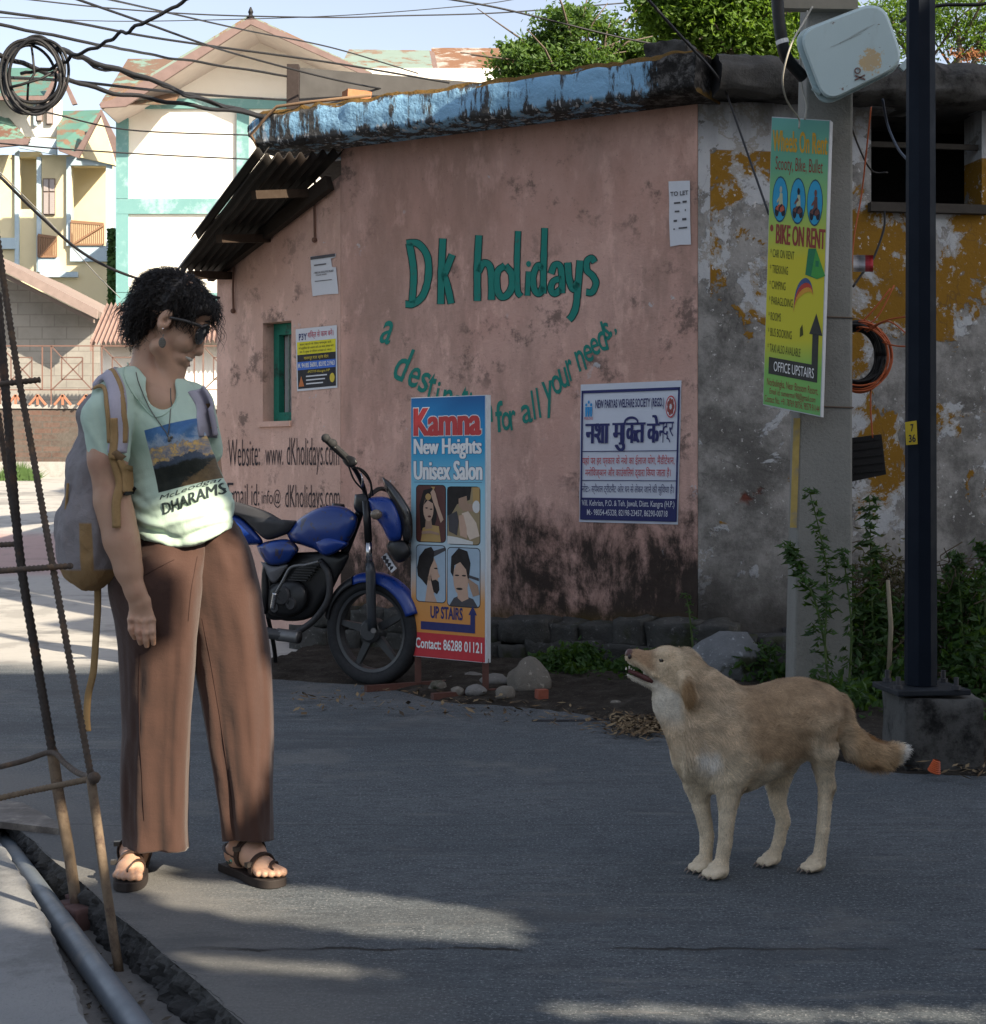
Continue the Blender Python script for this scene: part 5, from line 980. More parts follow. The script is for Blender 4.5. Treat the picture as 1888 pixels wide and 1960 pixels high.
for k in range(6):
    ra, rb = 55 + random.uniform(-6, 8), 62 + random.uniform(-8, 8)
    mb.tube([at(1646 + ra * math.cos(t_), 682 + rb * math.sin(t_), 7.40 + .02 * math.sin(2 * t_ + k)) for t_ in np.linspace(-1.6, 2.6, 34)], .0045, 5)
for pts in ([(1640, 635, 7.42), (1680, 606, 7.4), (1712, 546, 7.4)], [(1640, 628, 7.42), (1675, 590, 7.4), (1705, 552, 7.4)], [(1655, 632, 7.4), (1700, 612, 7.3), (1745, 605, 7.2)], [(1660, 635, 7.4), (1700, 615, 7.3), (1738, 640, 7.2)], [(1690, 655, 7.4), (1715, 662, 7.3), (1740, 663, 7.2)], [(1668, 735, 7.4), (1667, 780, 7.4), (1671, 838, 7.4)]):
    mb.tube([at(*p) for p in cr(pts, 6)], .004, 5)
build(mb, 'orange_loop', orng, w0, smooth=True)
mb = MB(); p = [at(1630, 838, 7.4), at(1688, 831, 7.4), at(1697, 908, 7.4), at(1630, 922, 7.4)]; mb.slab([p[0], p[3], p[2], p[1]], (0, -1, 0), .05)
for i in range(5): mb.beam(at(1634, 846 + 15 * i, 7.395), at(1686 + 2 * i, 840 + 15 * i, 7.395), .004, .006, (0, 1, 0))
tag(build(mb, 'junction_box', M_BLACK, recalc=True), 'small black plastic box hanging on an orange wire right of the pole', 'junction box')
mb = MB(); mb.grid(lambda u, v: at(1634 + 38 * u, 488 + 32 * v, 7.5 + .03 * math.sin(u * 5) + .02 * math.sin(v * 7)), 10, 8); mb.mi = [1 if (i % 10) > 5 else 0 for i in range(80)]
tag(build(mb, 'plastic_wrapper', [flat((.45, .46, .48), .4), flat((.40, .03, .04), .4)]), 'crumpled clear and red plastic wrapper stuck behind the pole', 'litter')
# dark lamp post on its plinth
Lp = thing('lamp_post', tuple(at(1765, 1330, 5.85)), 'dark blue steel lamp post bolted to a block, small yellow number plate on it', 'post')
M_STEELB = flat((.005, .009, .017), .6, var=.2, scale=8, spec=.12)
mb = MB(); cxp = (1763 - CX) * 5.85 / F; n8 = 8; zb_ = .30
for j, (z_, r_) in enumerate(((zb_, .060), (6.2, .042))): mb.v += [Vector((cxp + r_ * math.cos(math.pi * 2 * (i + .5) / n8), 5.85 + r_ * math.sin(math.pi * 2 * (i + .5) / n8), z_)) for i in range(n8)]
mb.f += [(i, (i + 1) % n8, n8 + (i + 1) % n8, n8 + i) for i in range(n8)]; mb.mi += [0] * n8; mb.f.append(tuple(range(n8, 2 * n8))); mb.mi.append(0)
build(mb, 'post', M_STEELB, Lp)
mb = MB(); mb.box((cxp, 5.85, .286), (.28, .26, .022), .12); bevel(build(mb, 'base_plate', flat((.02, .024, .03), .5), Lp), .004)
mb = MB()
for dx, dy in ((-.11, -.1), (.1, -.11), (-.1, .1), (.11, .09)): mb.lathe((cxp + dx, 5.85 + dy, .297), (0, 0, 1), [(.0, 0), (.017, 0), (.017, .014), (.009, .015), (.009, .045), (.0, .045)], 6)
build(mb, 'bolt', flat((.05, .05, .055), .5), Lp)
mb = MB(); q = [at(1733, 808, 5.79), at(1755, 805, 5.775), at(1757, 850, 5.775), at(1735, 852, 5.79)]; mb.slab([q[0], q[3], q[2], q[1]], (-.2, -1, 0), .003); npl = build(mb, 'number_plate', flat((.50, .36, .02), .5), Lp, recalc=True)
sh = Sheet(q[0], q[1], q[2], q[3], (-.2, -1, 0)); sh.text('7', .45, .12, .72, .44, 'k', .002, bold=.02); sh.text('36', .25, .56, .85, .9, 'k', .002, bold=.02); sh.emit('k', 'plate_number', M_INKK, npl) if False else build(sh.mb['k'], 'plate_number', M_INKK, Lp)
mb = MB(); rough_block(mb, (cxp + .045, 5.86, .12), (.29, .30, .29), .05, 11, .008, 6); struct_ = tag(build(mb, 'concrete_block', mat_concrete('block_concrete', (.06, .06, .057), (.14, .137, .13), .97, (.01, .01, .01), 6), smooth=True), 'square black-stained concrete block under the lamp post', 'block')
mb = MB()
for i in range(7): mb.lathe(at(1788 + i * .8, 1478 - 3.2 * i, 5.55), (.3, -.2, 1), [(.022 - .0016 * i, 0), (.024 - .0016 * i, .004), (.020 - .0016 * i, .007)], 14)
tag(build(mb, 'plastic_litter', flat((.50, .10, .03), .5)), 'small ribbed orange plastic bit by the concrete block', 'litter')
# ================================================================ STONES AND LITTER ON THE SHOULDER
def stone(px, py, wpx, hpx, mat, label, seed, grp=None, name='stone', Ydef=None):
    g_ = gnd(px, py, .015) if Ydef is None else at(px, py, Ydef); k = g_.y / F; rx, rz = wpx * k / 2, hpx * k; b = bmesh.new(); bmesh.ops.create_icosphere(b, subdivisions=3, radius=1)
    vs = []
    for v in b.verts:
        p = v.co.copy(); d_ = 1 + .28 * mnoise.noise(p * 1.1 + Vector((seed * 3.7, 0, 0))) + .10 * mnoise.noise(p * 3 + Vector((seed, 5, 0))); p *= d_; p.z = max(p.z, -.55); vs.append(g_ + Vector((p.x * rx, p.y * rx * .8, (p.z + .5) * rz / 1.5)))
    o = mesh_obj(name, vs, [tuple(v.index for v in f.verts) for f in b.faces], mat, smooth=True); b.free(); return tag(o, label, 'stone', grp)
stone(1013, 1322, 82, 62, M_STONEP, 'large rounded grey boulder right of the salon board', 2, None, 'boulder')
for i, (x, y, a_, b_, tx) in enumerate(((838, 1319, 34, 17, 'pale stone just right of the left sign leg'), (876, 1330, 28, 16, 'small pale stone in front of the middle of the sign foot'), (911, 1331, 44, 20, 'broad grey stone left of the right sign leg'), (968, 1336, 38, 24, 'whitish angular stone touching the right sign leg'), (905, 1306, 46, 20, 'dark grey stone behind the sign between its legs'), (950, 1315, 60, 24, 'wide dark stone at the boulder foot'), (869, 1306, 24, 12, 'little dark stone behind the left sign leg'), (1180, 1348, 24, 8, 'flat grey pebble below the weeds left of the dog'))):
    stone(x, y, a_, b_, M_STONEP if i in (0, 1, 3, 7) else M_STONE, tx, 20 + i, 'loose stones by the salon board')
mb = MB(); rough_block(mb, gnd(1037, 1332, .03), (.05, .05, .06), .3, 9, .006, 3); tag(build(mb, 'brick', flat((.26, .08, .05), .9, var=.3, bump=.4)), 'small broken red brick piece below the boulder', 'brick')
stone(1395, 1300, 160, 92, mat_stone('blue_grey_stone', (.10, .105, .11), (.24, .25, .26)), 'big squarish blue-grey stone behind the dog head', 41, None, 'boulder', 8.0)
tubething('rubber_strip', [(1018, 1381, 6.86), (1100, 1381, 6.86), (1200, 1378, 6.9), (1270, 1377, 6.9)], .009, flat((.03, .03, .033), .7), 'flat dark rubber strip lying on the road edge left of the dog', 'strip')
mb = MB()                                            # dry leaves and twigs
for i in range(1800):
    if i < 1000: p = gnd(random.gauss(1225, 30), random.gauss(1386, 9), .02)
    else:
        x = random.uniform(560, 1888); p = gnd(x, random.uniform(1322, 1370) + max(0, (x - 850) * .125), .012); p.z = .014 + .03 * random.random()
    s = random.uniform(.008, .03); a_ = random.uniform(0, 6.28); d_ = Vector((math.cos(a_), math.sin(a_), random.uniform(-.2, .5))) * s; e_ = Vector((-math.sin(a_), math.cos(a_), random.uniform(-.4, .4))) * s * random.uniform(.1, .5)
    mb.add([p - d_, p + e_, p + d_, p - e_], [(0, 1, 2, 3)], random.choice((0, 1, 2)))
struct(build(mb, 'dry_leaves', [flat((.13, .085, .045), .9), flat((.22, .16, .09), .9), flat((.06, .045, .03), .9)]), 'stuff')
# ================================================================ GREENERY
M_L1 = mat_leaf('bright_leaf', (.03, .08, .010), (.15, .24, .03), .5); M_L2 = mat_leaf('bush_leaf', (.03, .075, .018), (.10, .17, .035), .4); M_L3 = mat_leaf('weed_leaf', (.012, .04, .008), (.035, .09, .014), .3); M_L4 = mat_leaf('dry_vine', (.035, .028, .014), (.10, .075, .035), .2)
M_BARK = flat((.12, .095, .075), .9, var=.4, bump=.5)
def leaves(P, N, size, asp=.5, fold=.25, name='leaf_mass'):  # P,N arrays: leaf places and facing; returns verts, faces, tint
    n = len(P); rng = RNG; R = rng.normal(size=(n, 3)); D = R - N * (R * N).sum(1)[:, None]; D /= np.linalg.norm(D, axis=1)[:, None] + 1e-9; E = np.cross(N, D); s = size * rng.uniform(.6, 1.3, n)[:, None]
    v = np.stack([P - D * s, P + E * s * asp - N * s * fold, P + D * s, P - E * s * asp - N * s * fold], 1).reshape(-1, 3); b = np.arange(n) * 4
    return v, np.concatenate([np.stack([b, b + 1, b + 2], 1), np.stack([b, b + 2, b + 3], 1)]), rng.uniform(0, 1, n)
def leaf_obj(name, P, N, size, mat, parent=None, asp=.5, tint=None, **kw):
    v, f, t = leaves(P, N, size, asp); t = t if tint is None else np.clip(t * .5 + tint * .5, 0, 1); o = mesh_obj(name, v, f, mat, None, parent, False)
    a = o.data.color_attributes.new('tint', 'FLOAT_COLOR', 'POINT'); c = np.ones((len(v), 4), np.float32); c[:, :3] = np.repeat(t, 4)[:, None]; a.data.foreach_set('color', c.ravel()); return o
def crown_points(blobs, n, clumps, gap=1.0):                   # clumps of leaves spread through ellipsoids
    rng = RNG; vol = np.array([b[3] * b[4] * b[5] for b in blobs]); vol = vol ** .75; vol /= vol.sum(); Pc = []; T = []
    for b, k in zip(blobs, rng.multinomial(clumps, vol)):
        d = rng.normal(size=(k, 3)); d /= np.linalg.norm(d, axis=1)[:, None]; r = rng.uniform(.15, 1, k) ** .5; Pc.append(np.array(b[:3]) + d * r[:, None] * np.array(b[3:6]))
    Pc = np.concatenate(Pc); per = n // len(Pc); sz = rng.uniform(.35, 1.2, len(Pc))
    P_ = np.repeat(Pc, per, 0); rad = np.repeat(sz, per)[:, None]; P_ = P_ + rng.normal(size=P_.shape) * rad * np.array([1, 1, .55]) * blobs[0][6] * gap
    N = rng.normal(size=P_.shape) + np.array([.25, -.35, .9]); N /= np.linalg.norm(N, axis=1)[:, None]; return P_, N, np.repeat(rng.uniform(0, 1, len(Pc)), per)
def tree(name, label, cat, base, blobs, n, clumps, size, mat, limbs, grp=None, asp=.5):
    t = thing(name, tuple(base), label, cat, grp); mb = MB(); base = Vector(base)
    tops = [Vector(b[:3]) for b in blobs]
    fork = base.lerp(sum(tops, Vector()) / len(tops), .55); mb.tube([base, base.lerp(fork, .5) + Vector((.08, .05, 0)), fork], [limbs, limbs * .8, limbs * .6], 8)
    for tp in tops:
        mid = fork.lerp(tp, .5) + Vector((random.uniform(-.15, .15), random.uniform(-.1, .1), .1)); mb.tube([fork, mid, tp], [limbs * .5, limbs * .3, limbs * .1], 6)
        for k in range(4): e = tp + Vector((random.gauss(0, .4), random.gauss(0, .4), random.gauss(.1, .3))); mb.tube([mid, mid.lerp(e, .5) + Vector((0, 0, .08)), e], [limbs * .2, limbs * .12, limbs * .05], 5)
    build(mb, 'trunk', M_BARK, t, smooth=True); P_, N, T = crown_points(blobs, n, clumps, .62); leaf_obj('crown', P_, N, size, mat, t, asp, T); return t
def B_(px, py, Y, rx, rz, sp=.16, ry=None): p = at(px, py, Y); k = Y / F; return (p.x, p.y, p.z, rx * k, (ry or rx) * k, rz * k, sp)
tree('bushy_tree', 'leafy green bush beyond the blue roof edge, nearest the rusty roof', 'tree', at(1040, 420, 14.6), [B_(1010, 120, 14.5, 62, 62, .13), B_(1075, 100, 14.5, 50, 60), B_(1090, 35, 14.5, 55, 32), B_(1130, 130, 14.6, 60, 45), B_(1200, 115, 14.8, 50, 55), B_(1165, 60, 14.7, 30, 25)], 19000, 300, .029, M_L2, .08, 'trees behind the corner houses')
tree('broadleaf_tree', 'large bright green tree behind the meter box and the broken roof corner', 'tree', at(1420, 420, 15), [B_(1330, 30, 15, 110, 80, .22), B_(1270, 10, 15, 60, 70, .2), B_(1420, 60, 15, 90, 80, .22), B_(1390, -40, 15, 130, 70, .22), B_(1500, 30, 15.2, 100, 100, .22), B_(1300, 110, 15.2, 60, 40)], 34000, 330, .034, M_L1, .16, 'trees behind the corner houses')
tree('thin_tree', 'open feathery tree with sky showing through, right of the lamp post', 'tree', at(1830, 420, 14), [B_(1750, 55, 14, 70, 60, .2), B_(1830, 20, 14, 80, 60), B_(1880, 75, 14, 70, 50), B_(1700, 20, 14.3, 60, 50), B_(1960, 30, 14, 70, 80)], 8500, 230, .026, M_L1, .07, 'trees behind the corner houses', .35)
mb = MB(); fl = [at(random.gauss(x, 14), random.gauss(y, 6), 13.0 + random.uniform(-.3, .3)) for x, y, k in ((1860, 105, 90), (1905, 110, 40), (1830, 104, 20)) for _ in range(k)]
P_ = np.array([tuple(p) for p in fl]); N = RNG.normal(size=P_.shape); N /= np.linalg.norm(N, axis=1)[:, None]
o = leaf_obj('orange_blossoms', P_, N, .026, flat((.17, .065, .02), .7)); struct(o, 'stuff')
P_, N, T = crown_points([B_(x, y, 8.3 - (y - 1250) * .004, 40, 26, .045, 30) for x, y in ((1065, 1275), (1105, 1300), (1150, 1325), (1190, 1330), (1230, 1320), (1120, 1265), (1200, 1290), (1260, 1280))], 9000, 220)
P_[:, 2] = np.maximum(P_[:, 2], .03); o = leaf_obj('ground_cover', P_, N, .020, M_L3, tint=T, asp=.55); struct(o, 'stuff')
P_, N, T = crown_points([B_(x, y, Yq, rx, rz, .07, 40) for x, y, Yq, rx, rz in ((1400, 1330, 7.9, 60, 30), (1470, 1290, 7.9, 50, 50), (1660, 1200, 7.4, 50, 90), (1690, 1300, 7.2, 60, 90), (1650, 1380, 6.8, 60, 70), (1830, 1190, 7.4, 70, 90), (1870, 1300, 7.2, 60, 110), (1880, 1420, 6.6, 60, 70), (1920, 1150, 7.6, 60, 100), (1600, 1330, 7.0, 30, 60))], 6500, 400)
o = leaf_obj('undergrowth', P_, N, .026, M_L3, tint=T, asp=.5); struct(o, 'stuff')
P_, N, T = crown_points([B_(x, y, Yq, rx, rz, .08, 40) for x, y, Yq, rx, rz in ((1850, 1200, 7.6, 80, 120), (1690, 1180, 7.7, 60, 140), (1870, 1330, 7.3, 60, 100))], 5000, 260)
mbv = MB()
for i in range(260):
    x = random.choice((random.uniform(1640, 1735), random.uniform(1790, 1900))); Yq = random.uniform(7.3, 8.0); a_ = at(x, random.uniform(1060, 1380), Yq); b_ = a_ + Vector((random.gauss(0, .12), random.gauss(0, .1), random.uniform(-.25, .12))); m_ = a_.lerp(b_, .5) + Vector((random.gauss(0, .05), 0, random.gauss(0, .05))); mbv.tube([tuple(q) for q in cr([tuple(a_), tuple(m_), tuple(b_)], 4)], .003, 4, cap=False)
o = leaf_obj('dry_vines', P_, N, .022, M_L4, tint=T, asp=.35); struct(o, 'stuff'); struct(build(mbv, 'vine_twigs', flat((.09, .07, .045), .9)), 'stuff')
def weed(pts, nl, size, label, mat=M_L3, whorl=5, r=.006):
    q = [at(*p) for p in pts]; t = thing('tall_weed', tuple(q[0]), label, 'plant', 'tall leafy weeds around the poles'); c = [Vector(v) for v in cr([tuple(p) for p in q], 8)]; mb = MB(); mb.tube(c, [r * (1 - .6 * i / len(c)) for i in range(len(c))], 6); build(mb, 'stem', flat((.07, .11, .03), .7), t, smooth=True)
    Pn = []; Nn = []; n0 = int(len(c) * .12)
    for k in range(nl):
        f = (k + .5) / nl; i = min(int(n0 + f * (len(c) - n0)), len(c) - 1); b_ = c[i]; sp = size * (2.6 - 1.7 * f)
        br = b_ + Vector((random.gauss(0, 1), random.gauss(0, 1), .4)).normalized() * sp * random.uniform(.3, 1)
        for j in range(whorl):
            a_ = random.uniform(0, 6.28); Pn.append(br + Vector((math.cos(a_), math.sin(a_), random.uniform(-.6, .2))) * size * .8); Nn.append(Vector((math.cos(a_) * .6, math.sin(a_) * .6, .8)).normalized())
    leaf_obj('leaf', np.array([tuple(p) for p in Pn]), np.array([tuple(p) for p in Nn]), size, mat, t, .28)['kind'] = 'stuff'; return t
weed([(1592, 1340, 6.9), (1580, 1240, 6.9), (1584, 1110, 6.95), (1572, 1030, 6.95), (1550, 940, 6.95)], 46, .026, 'tallest weed in front of the concrete pole, tip leaning left')
weed([(1585, 1260, 6.92), (1560, 1150, 6.92), (1530, 1090, 6.95), (1512, 1045, 6.95)], 40, .03, 'bushy weed on the left edge of the concrete pole')
weed([(1625, 1330, 6.95), (1630, 1200, 6.95), (1620, 1100, 7), (1612, 1050, 7)], 30, .024, 'slim weed on the right edge of the concrete pole')
weed([(1690, 1330, 7.3), (1672, 1200, 7.3), (1668, 1090, 7.35), (1665, 955, 7.4)], 70, .032, 'dense dark weed between the concrete pole and lamp post')
weed([(1850, 1340, 7.3), (1842, 1200, 7.3), (1835, 1100, 7.3), (1830, 1060, 7.3)], 40, .028, 'weed just right of the lamp post')
weed([(1895, 1330, 7.3), (1885, 1200, 7.3), (1890, 1080, 7.3), (1880, 1040, 7.3)], 40, .03, 'weed at the right edge of the picture')
weed([(1330, 1290, 8.1), (1326, 1230, 8.1), (1318, 1160, 8.1), (1312, 1135, 8.1)], 14, .018, 'thin little weed climbing the pink wall corner')
mb = MB(); mb.tube([at(1700, 1330, 7.1), at(1706, 1200, 7.1), at(1700, 1110, 7.1)], [.012, .011, .009], 8); tag(build(mb, 'stick', flat((.28, .24, .17), .8), smooth=True), 'pale bare stick standing left of the lamp post', 'stick')
# ================================================================ THE WOMAN
def V(px, py, dy=0.0): return at(px, py, PY + dy)
def rm(px): return px * PY / F                        # picture size -> metres at her distance
M_SKIN = NM('skin'); _n = M_SKIN.noise(60, 4, .6); _c = M_SKIN.mix(M_SKIN.noise(9, 4), (.47, .275, .185), (.55, .345, .24)); _c = M_SKIN.mix(M_SKIN.math('MULTIPLY', M_SKIN.sm(M_SKIN.noise(14, 3, off=5), .5, .7), .25), _c, (.40, .17, .12))
M_SKIN = M_SKIN.done(_c, .5, _n, .3, .004, spec=.35, Subsurface_Weight=.08, Subsurface_Radius=(.012, .005, .003))
W = thing('person', tuple(gnd(330, 1690)), 'smiling woman in a mint T-shirt and brown wide trousers looking down at the dog', 'person')
HC = (333, 605); cg, sg = math.cos(math.radians(29)), math.sin(math.radians(29))
def Hd(g, d, dep): return V(HC[0] + g * cg - d * sg, HC[1] + g * sg + d * cg, rm(dep))
axg = (at(HC[0] + cg, HC[1] + sg, 1) - at(HC[0], HC[1], 1)).normalized(); axd = (at(HC[0] - sg, HC[1] + cg, 1) - at(HC[0], HC[1], 1)).normalized(); HR = [[axg[i], (0, 1, 0)[i], axd[i]] for i in range(3)]
px = rm(1.0)
BF = Field((-1.25, 3.92, -.01), (-.48, 4.60, 1.66), .0034)
def hell(g, d, dep, rg, rd, rdep, k=.012, op='add'): BF.ell(Hd(g, d, dep), (rg * px, rdep * px, rd * px), HR, k, op)
def hcap(a, b, ra, rb, k=.01, op='add'): BF.cap(Hd(*a), Hd(*b), ra * px, rb * px, k, op)
hell(-12, -22, 0, 72, 60, 52); hell(24, 18, 0, 44, 62, 43, .02); hell(42, -28, 0, 24, 24, 36, .02)
for s in (-1, 1):
    hcap((2, 66, 34 * s), (46, 88, 14 * s), 17, 14, .014); hell(45, 34, 23 * s, 17, 18, 15, .015); hell(47, 62, 19 * s, 14, 13, 12, .012); hell(57, -8, 18 * s, 9, 6, 15, .012); hcap((66, 0, 17 * s), (58, 2, 30 * s), 2, 2, .006)
hell(54, 84, 0, 14.5, 12, 16, .012); hell(56, 58, 0, 13, 17, 22, .02)
hcap((60, -8, 0), (75, 34, 0), 6, 7, .012); hell(74, 38, 0, 8.5, 7.5, 8.5, .008); hell(66, 41, 8, 6, 5.5, 5, .005); hell(66, 41, -8, 6, 5.5, 5, .005)
hcap((67, 51, -7), (67, 51, 7), 5, 5, .006); hcap((63, 51, -10), (48, 56, -27), 4.2, 3, .006); hcap((65, 68, -7), (65, 68, 7), 5.5, 5.5, .006); hcap((62, 68, -10), (48, 60, -27), 4.5, 3, .006)

for s in (-1, 1):
    for a, b in (((75, 59.5, 0), (72, 59.5, 10 * s)), ((72, 59.5, 10 * s), (66, 58.5, 20 * s)), ((66, 58.5, 20 * s), (58, 56.5, 28 * s))): hcap(a, b, 4.0, 3.6, .002, 'sub')
    hcap((14, 99, 46 * s), (52, 110, 14 * s), 7, 7, .008, 'sub')
hcap((62, 42, -22), (40, 62, -37), 2.6, 3.0, .007, 'sub'); hcap((18, 96, -44), (48, 107, -22), 5, 5, .012, 'sub'); hell(42, 34, -29, 15, 15, 12, .012); hcap((60, -2, -26), (66, -2, -12), 4, 4, .006, 'sub')
BF.cap(V(287, 650, .005), V(280, 745, .01), rm(29), rm(36), .007)
BF.cap(V(300, 775, 0), V(330, 930, .02), rm(62), rm(60), .06, sy=.9); BF.cap(V(330, 930, .02), V(348, 1040, .03), rm(62), rm(60), .05, sy=1.0); BF.cap(V(245, 795, -.06), V(350, 812, .10), rm(28), rm(26), .02)
BF.cap(V(282, 745, -.02), V(318, 775, -.055), rm(26), rm(18), .03)                    # collar bones, chest
# ear with rim and hollow
eR = HR
hell(-12, 14, -55, 13, 21, 5, .004); hcap((-10, 16, -61), (-4, 6, -62), 6.5, 5, .004, 'sub'); hcap((-13, 28, -56), (-9, 34, -54), 6, 4.5, .004); hcap((-2, 14, -56), (-2, 24, -55), 3, 3, .003)
# near arm
arm = [(197, 800, -.13, 36), (206, 880, -.15, 34), (215, 960, -.15, 31.5), (231, 1035, -.16, 29), (246, 1090, -.165, 23.5), (258, 1132, -.17, 18)]
BF.chain([(*V(a, b, c), rm(r)) for a, b, c, r in arm], .02); BF.cap(V(225, 990, -.15), V(243, 1060, -.165), rm(31), rm(24), .02)
BF.cap(V(259, 1130, -.17), V(268, 1150, -.165), rm(18), rm(21), .014, sy=.7)
pal = [((262, 1148), (252, 1186)), ((266, 1148), (264, 1189)), ((272, 1148), (278, 1190)), ((279, 1150), (290, 1188))]
for (a, b) in pal: BF.cap(V(*a, -.165), V(*b, -.165), rm(10), rm(8.5), .010, sy=.8)
fing = [[(251, 1186, -.165, 7.6), (251, 1204, -.172, 6.8), (254, 1213, -.170, 6.2), (258, 1221, -.163, 5.2)], [(264, 1188, -.167, 8.0), (265, 1210, -.177, 7.4), (267, 1222, -.176, 6.8), (269, 1231, -.168, 5.6)],
        [(278, 1189, -.167, 8.2), (279, 1213, -.179, 7.7), (280, 1226, -.179, 7.0), (281, 1236, -.170, 5.8)], [(291, 1187, -.166, 8.0), (292, 1210, -.178, 7.3), (293, 1222, -.178, 6.6), (294, 1232, -.170, 5.4)], [(285, 1158, -.150, 9), (297, 1178, -.142, 8.2), (301, 1196, -.146, 7), (300, 1210, -.150, 5.8)]]
for f in fing:
    for a, b in zip(f, f[1:]): BF.cap(V(*a[:3]), V(*b[:3]), rm(a[3]) * .88, rm(b[3]) * .88, .0012)
    BF.ell(V(f[1][0], f[1][1] , f[1][2] - .002), (rm(f[1][3]) * .93,) * 3, None, .002)
for a in ((252, 1186), (264, 1188), (278, 1189), (291, 1187)): BF.ell(V(*a, -.172), (rm(7.0),) * 3, None, .004)
# far arm, mostly hidden: bent behind with the hand in the pocket
BF.chain([(*V(385, 810, .14), rm(32)), (*V(402, 940, .22), rm(28)), (*V(420, 1020, .20), rm(22)), (*V(440, 1060, .14), rm(18))], .02)
# legs and feet
BF.chain([(*V(305, 1075, .0), rm(48)), (*V(300, 1330, .0), rm(46)), (*V(286, 1560, .03), rm(27)), (*V(256, 1650, .045), rm(24))], .03)
BF.chain([(*V(400, 1075, .06), rm(48)), (*V(445, 1330, .05), rm(46)), (*V(468, 1560, .03), rm(27)), (*V(462, 1645, .03), rm(23))], .03)
def foot(heel, toe, wd, side):                        # ground points under heel and toe; sole is 30 mm
    h = gnd(*heel, .024); t = gnd(*toe, .024); d = (t - h); L = d.length; d.normalize(); s_ = Vector((-d.y, d.x, 0)) * side
    up = Vector((0, 0, 1)); BF.cap(h + up * .03 + d * .01, h + up * .045 + d * .10, .031, .034, .02); BF.cap(h + up * .045 + d * .08, t + up * .02 - d * .07, .034, .026, .02); BF.cap(t + up * .018 - d * .075 - s_ * .016, t + up * .018 - d * .075 + s_ * .018, .020, .020, .015)
    for i, (o, r, b) in enumerate(((.027, .0125, .008), (.009, .0105, .003), (-.008, .0098, .010), (-.022, .009, .02), (-.033, .0085, .033))): BF.cap(t - d * (.055 + b * .5) + s_ * o * .8 + up * .016, t - d * (.008 + b) + s_ * o + up * .011, r * 1.05, r, .003)
    return h, t, d, s_
FL = foot((262, 1636), (243, 1690), .095, 1)
FR_ = foot((447, 1652), (531, 1683), .095, 1)
Vb, Qb = BF.mesh(); Vb = smooth_mesh(Vb, Qb, 1, .25)
body = mesh_obj('body', Vb, Qb, M_SKIN, None, W, True)
bvh_b = BVHTree.FromPolygons(Vb.tolist(), Qb.tolist())
print('body', len(Vb)); BF = None
# teeth, lips tint, glasses, earring, chain
mb = MB()
for s in (-1, 1):
    q = [Hd(69 - .022 * (2 + 3.6 * i) ** 2, 57.0, s * (2 + 3.6 * i)) for i in range(7)]; mb.tube(q, [rm(3.6)] * 5 + [rm(2.8), rm(1.8)], 6)
build(mb, 'teeth', flat((.72, .68, .60), .3, spec=.5), W, smooth=True)
M_LIP = flat((.40, .20, .16), .5)
mb = MB()
for dd, ex in ((50, 0), (68.5, 1.0)):
    q = [Hd(77.2 - abs(s) * 13.5 - s * s * 7 * 0, dd + (62 - dd) * min(1, abs(s)) ** 2, s * 25) for s in np.linspace(-1, 1, 19)]; q = [Hd(71.4 - 23 * abs(s) ** 1.5, dd + (57.5 - dd) * abs(s) ** 2.2, s * 26) for s in np.linspace(-1, 1, 19)]
    mb.tube(q, [rm(.7 + 1.9 * (1 - abs(s) ** 1.5)) for s in np.linspace(-1, 1, 19)], 8)
build(mb, 'lips', M_LIP, W, smooth=True)
gl = bpy.data.objects.new('glasses', None); COL.objects.link(gl); gl.parent = W; ORG[gl.name] = ORG[W.name]
M_TORT = flat((.035, .03, .028), .25, var=.8, scale=160, spec=.6)
mb = MB()
for s in (-1, 1):
    mb.tube([tuple(q) for q in cr([tuple(Hd(*p)) for p in ((-6, 6, 57 * s), (20, -2, 56 * s), (40, -6, 54 * s), (55, -8, 46 * s))], 5)], rm(3.4), 8)
    ring = [Hd(70 - .0075 * (25 + 21 * math.cos(t_)) ** 2, 4 + 20 * math.sin(t_), s * (25 + 21 * math.cos(t_))) for t_ in np.linspace(0, 2 * math.pi, 25)]; mb.tube(ring, rm(2.8), 6)
mb.tube([Hd(70, -3, -5), Hd(73, -5, 0), Hd(70, -3, 5)], rm(2.2), 6)
build(mb, 'glasses_frame', M_TORT, gl, smooth=True)
mb = MB()
for s in (-1, 1): mb.add([Hd(70 - .0075 * (25 + 20 * math.cos(t_)) ** 2, 4 + 19 * math.sin(t_), s * (25 + 20 * math.cos(t_))) for t_ in np.linspace(0, 2 * math.pi, 24, endpoint=False)], [tuple(range(24))])
build(mb, 'lens', flat((.06, .065, .07), .08, spec=.8), gl)
er = bpy.data.objects.new('earring', None); COL.objects.link(er); er.parent = W; ORG[er.name] = ORG[W.name]
M_SILV = flat((.16, .15, .13), .45, metal=.5, var=.3, scale=300)
mb = MB(); c = V(311, 656, -.092); mb.lathe(c, (0, -1, 0), [(0, 0), (rm(6.5), 0), (rm(7), .001), (rm(7), .003), (rm(5.5), .0035), (0, .0035)], 20); mb.v = [Vector((c.x + (p.x - c.x), p.y, c.z + (p.z - c.z) * 1.4)) for p in mb.v]
for i in range(3):
    for j in range(4): mb.ball(V(307.5 + 3.5 * i, 650 + 4 * j, -.0965), rm(1.3), 8)
mb.tube([V(313, 640, -.085), V(311.5, 647, -.092)], rm(1), 6); build(mb, 'drop', M_SILV, er)
mb = MB(); mb.ball(V(312, 629, -.086), rm(1.6), 8); build(mb, 'stud', flat((.8, .8, .8), .15, metal=.8), er)
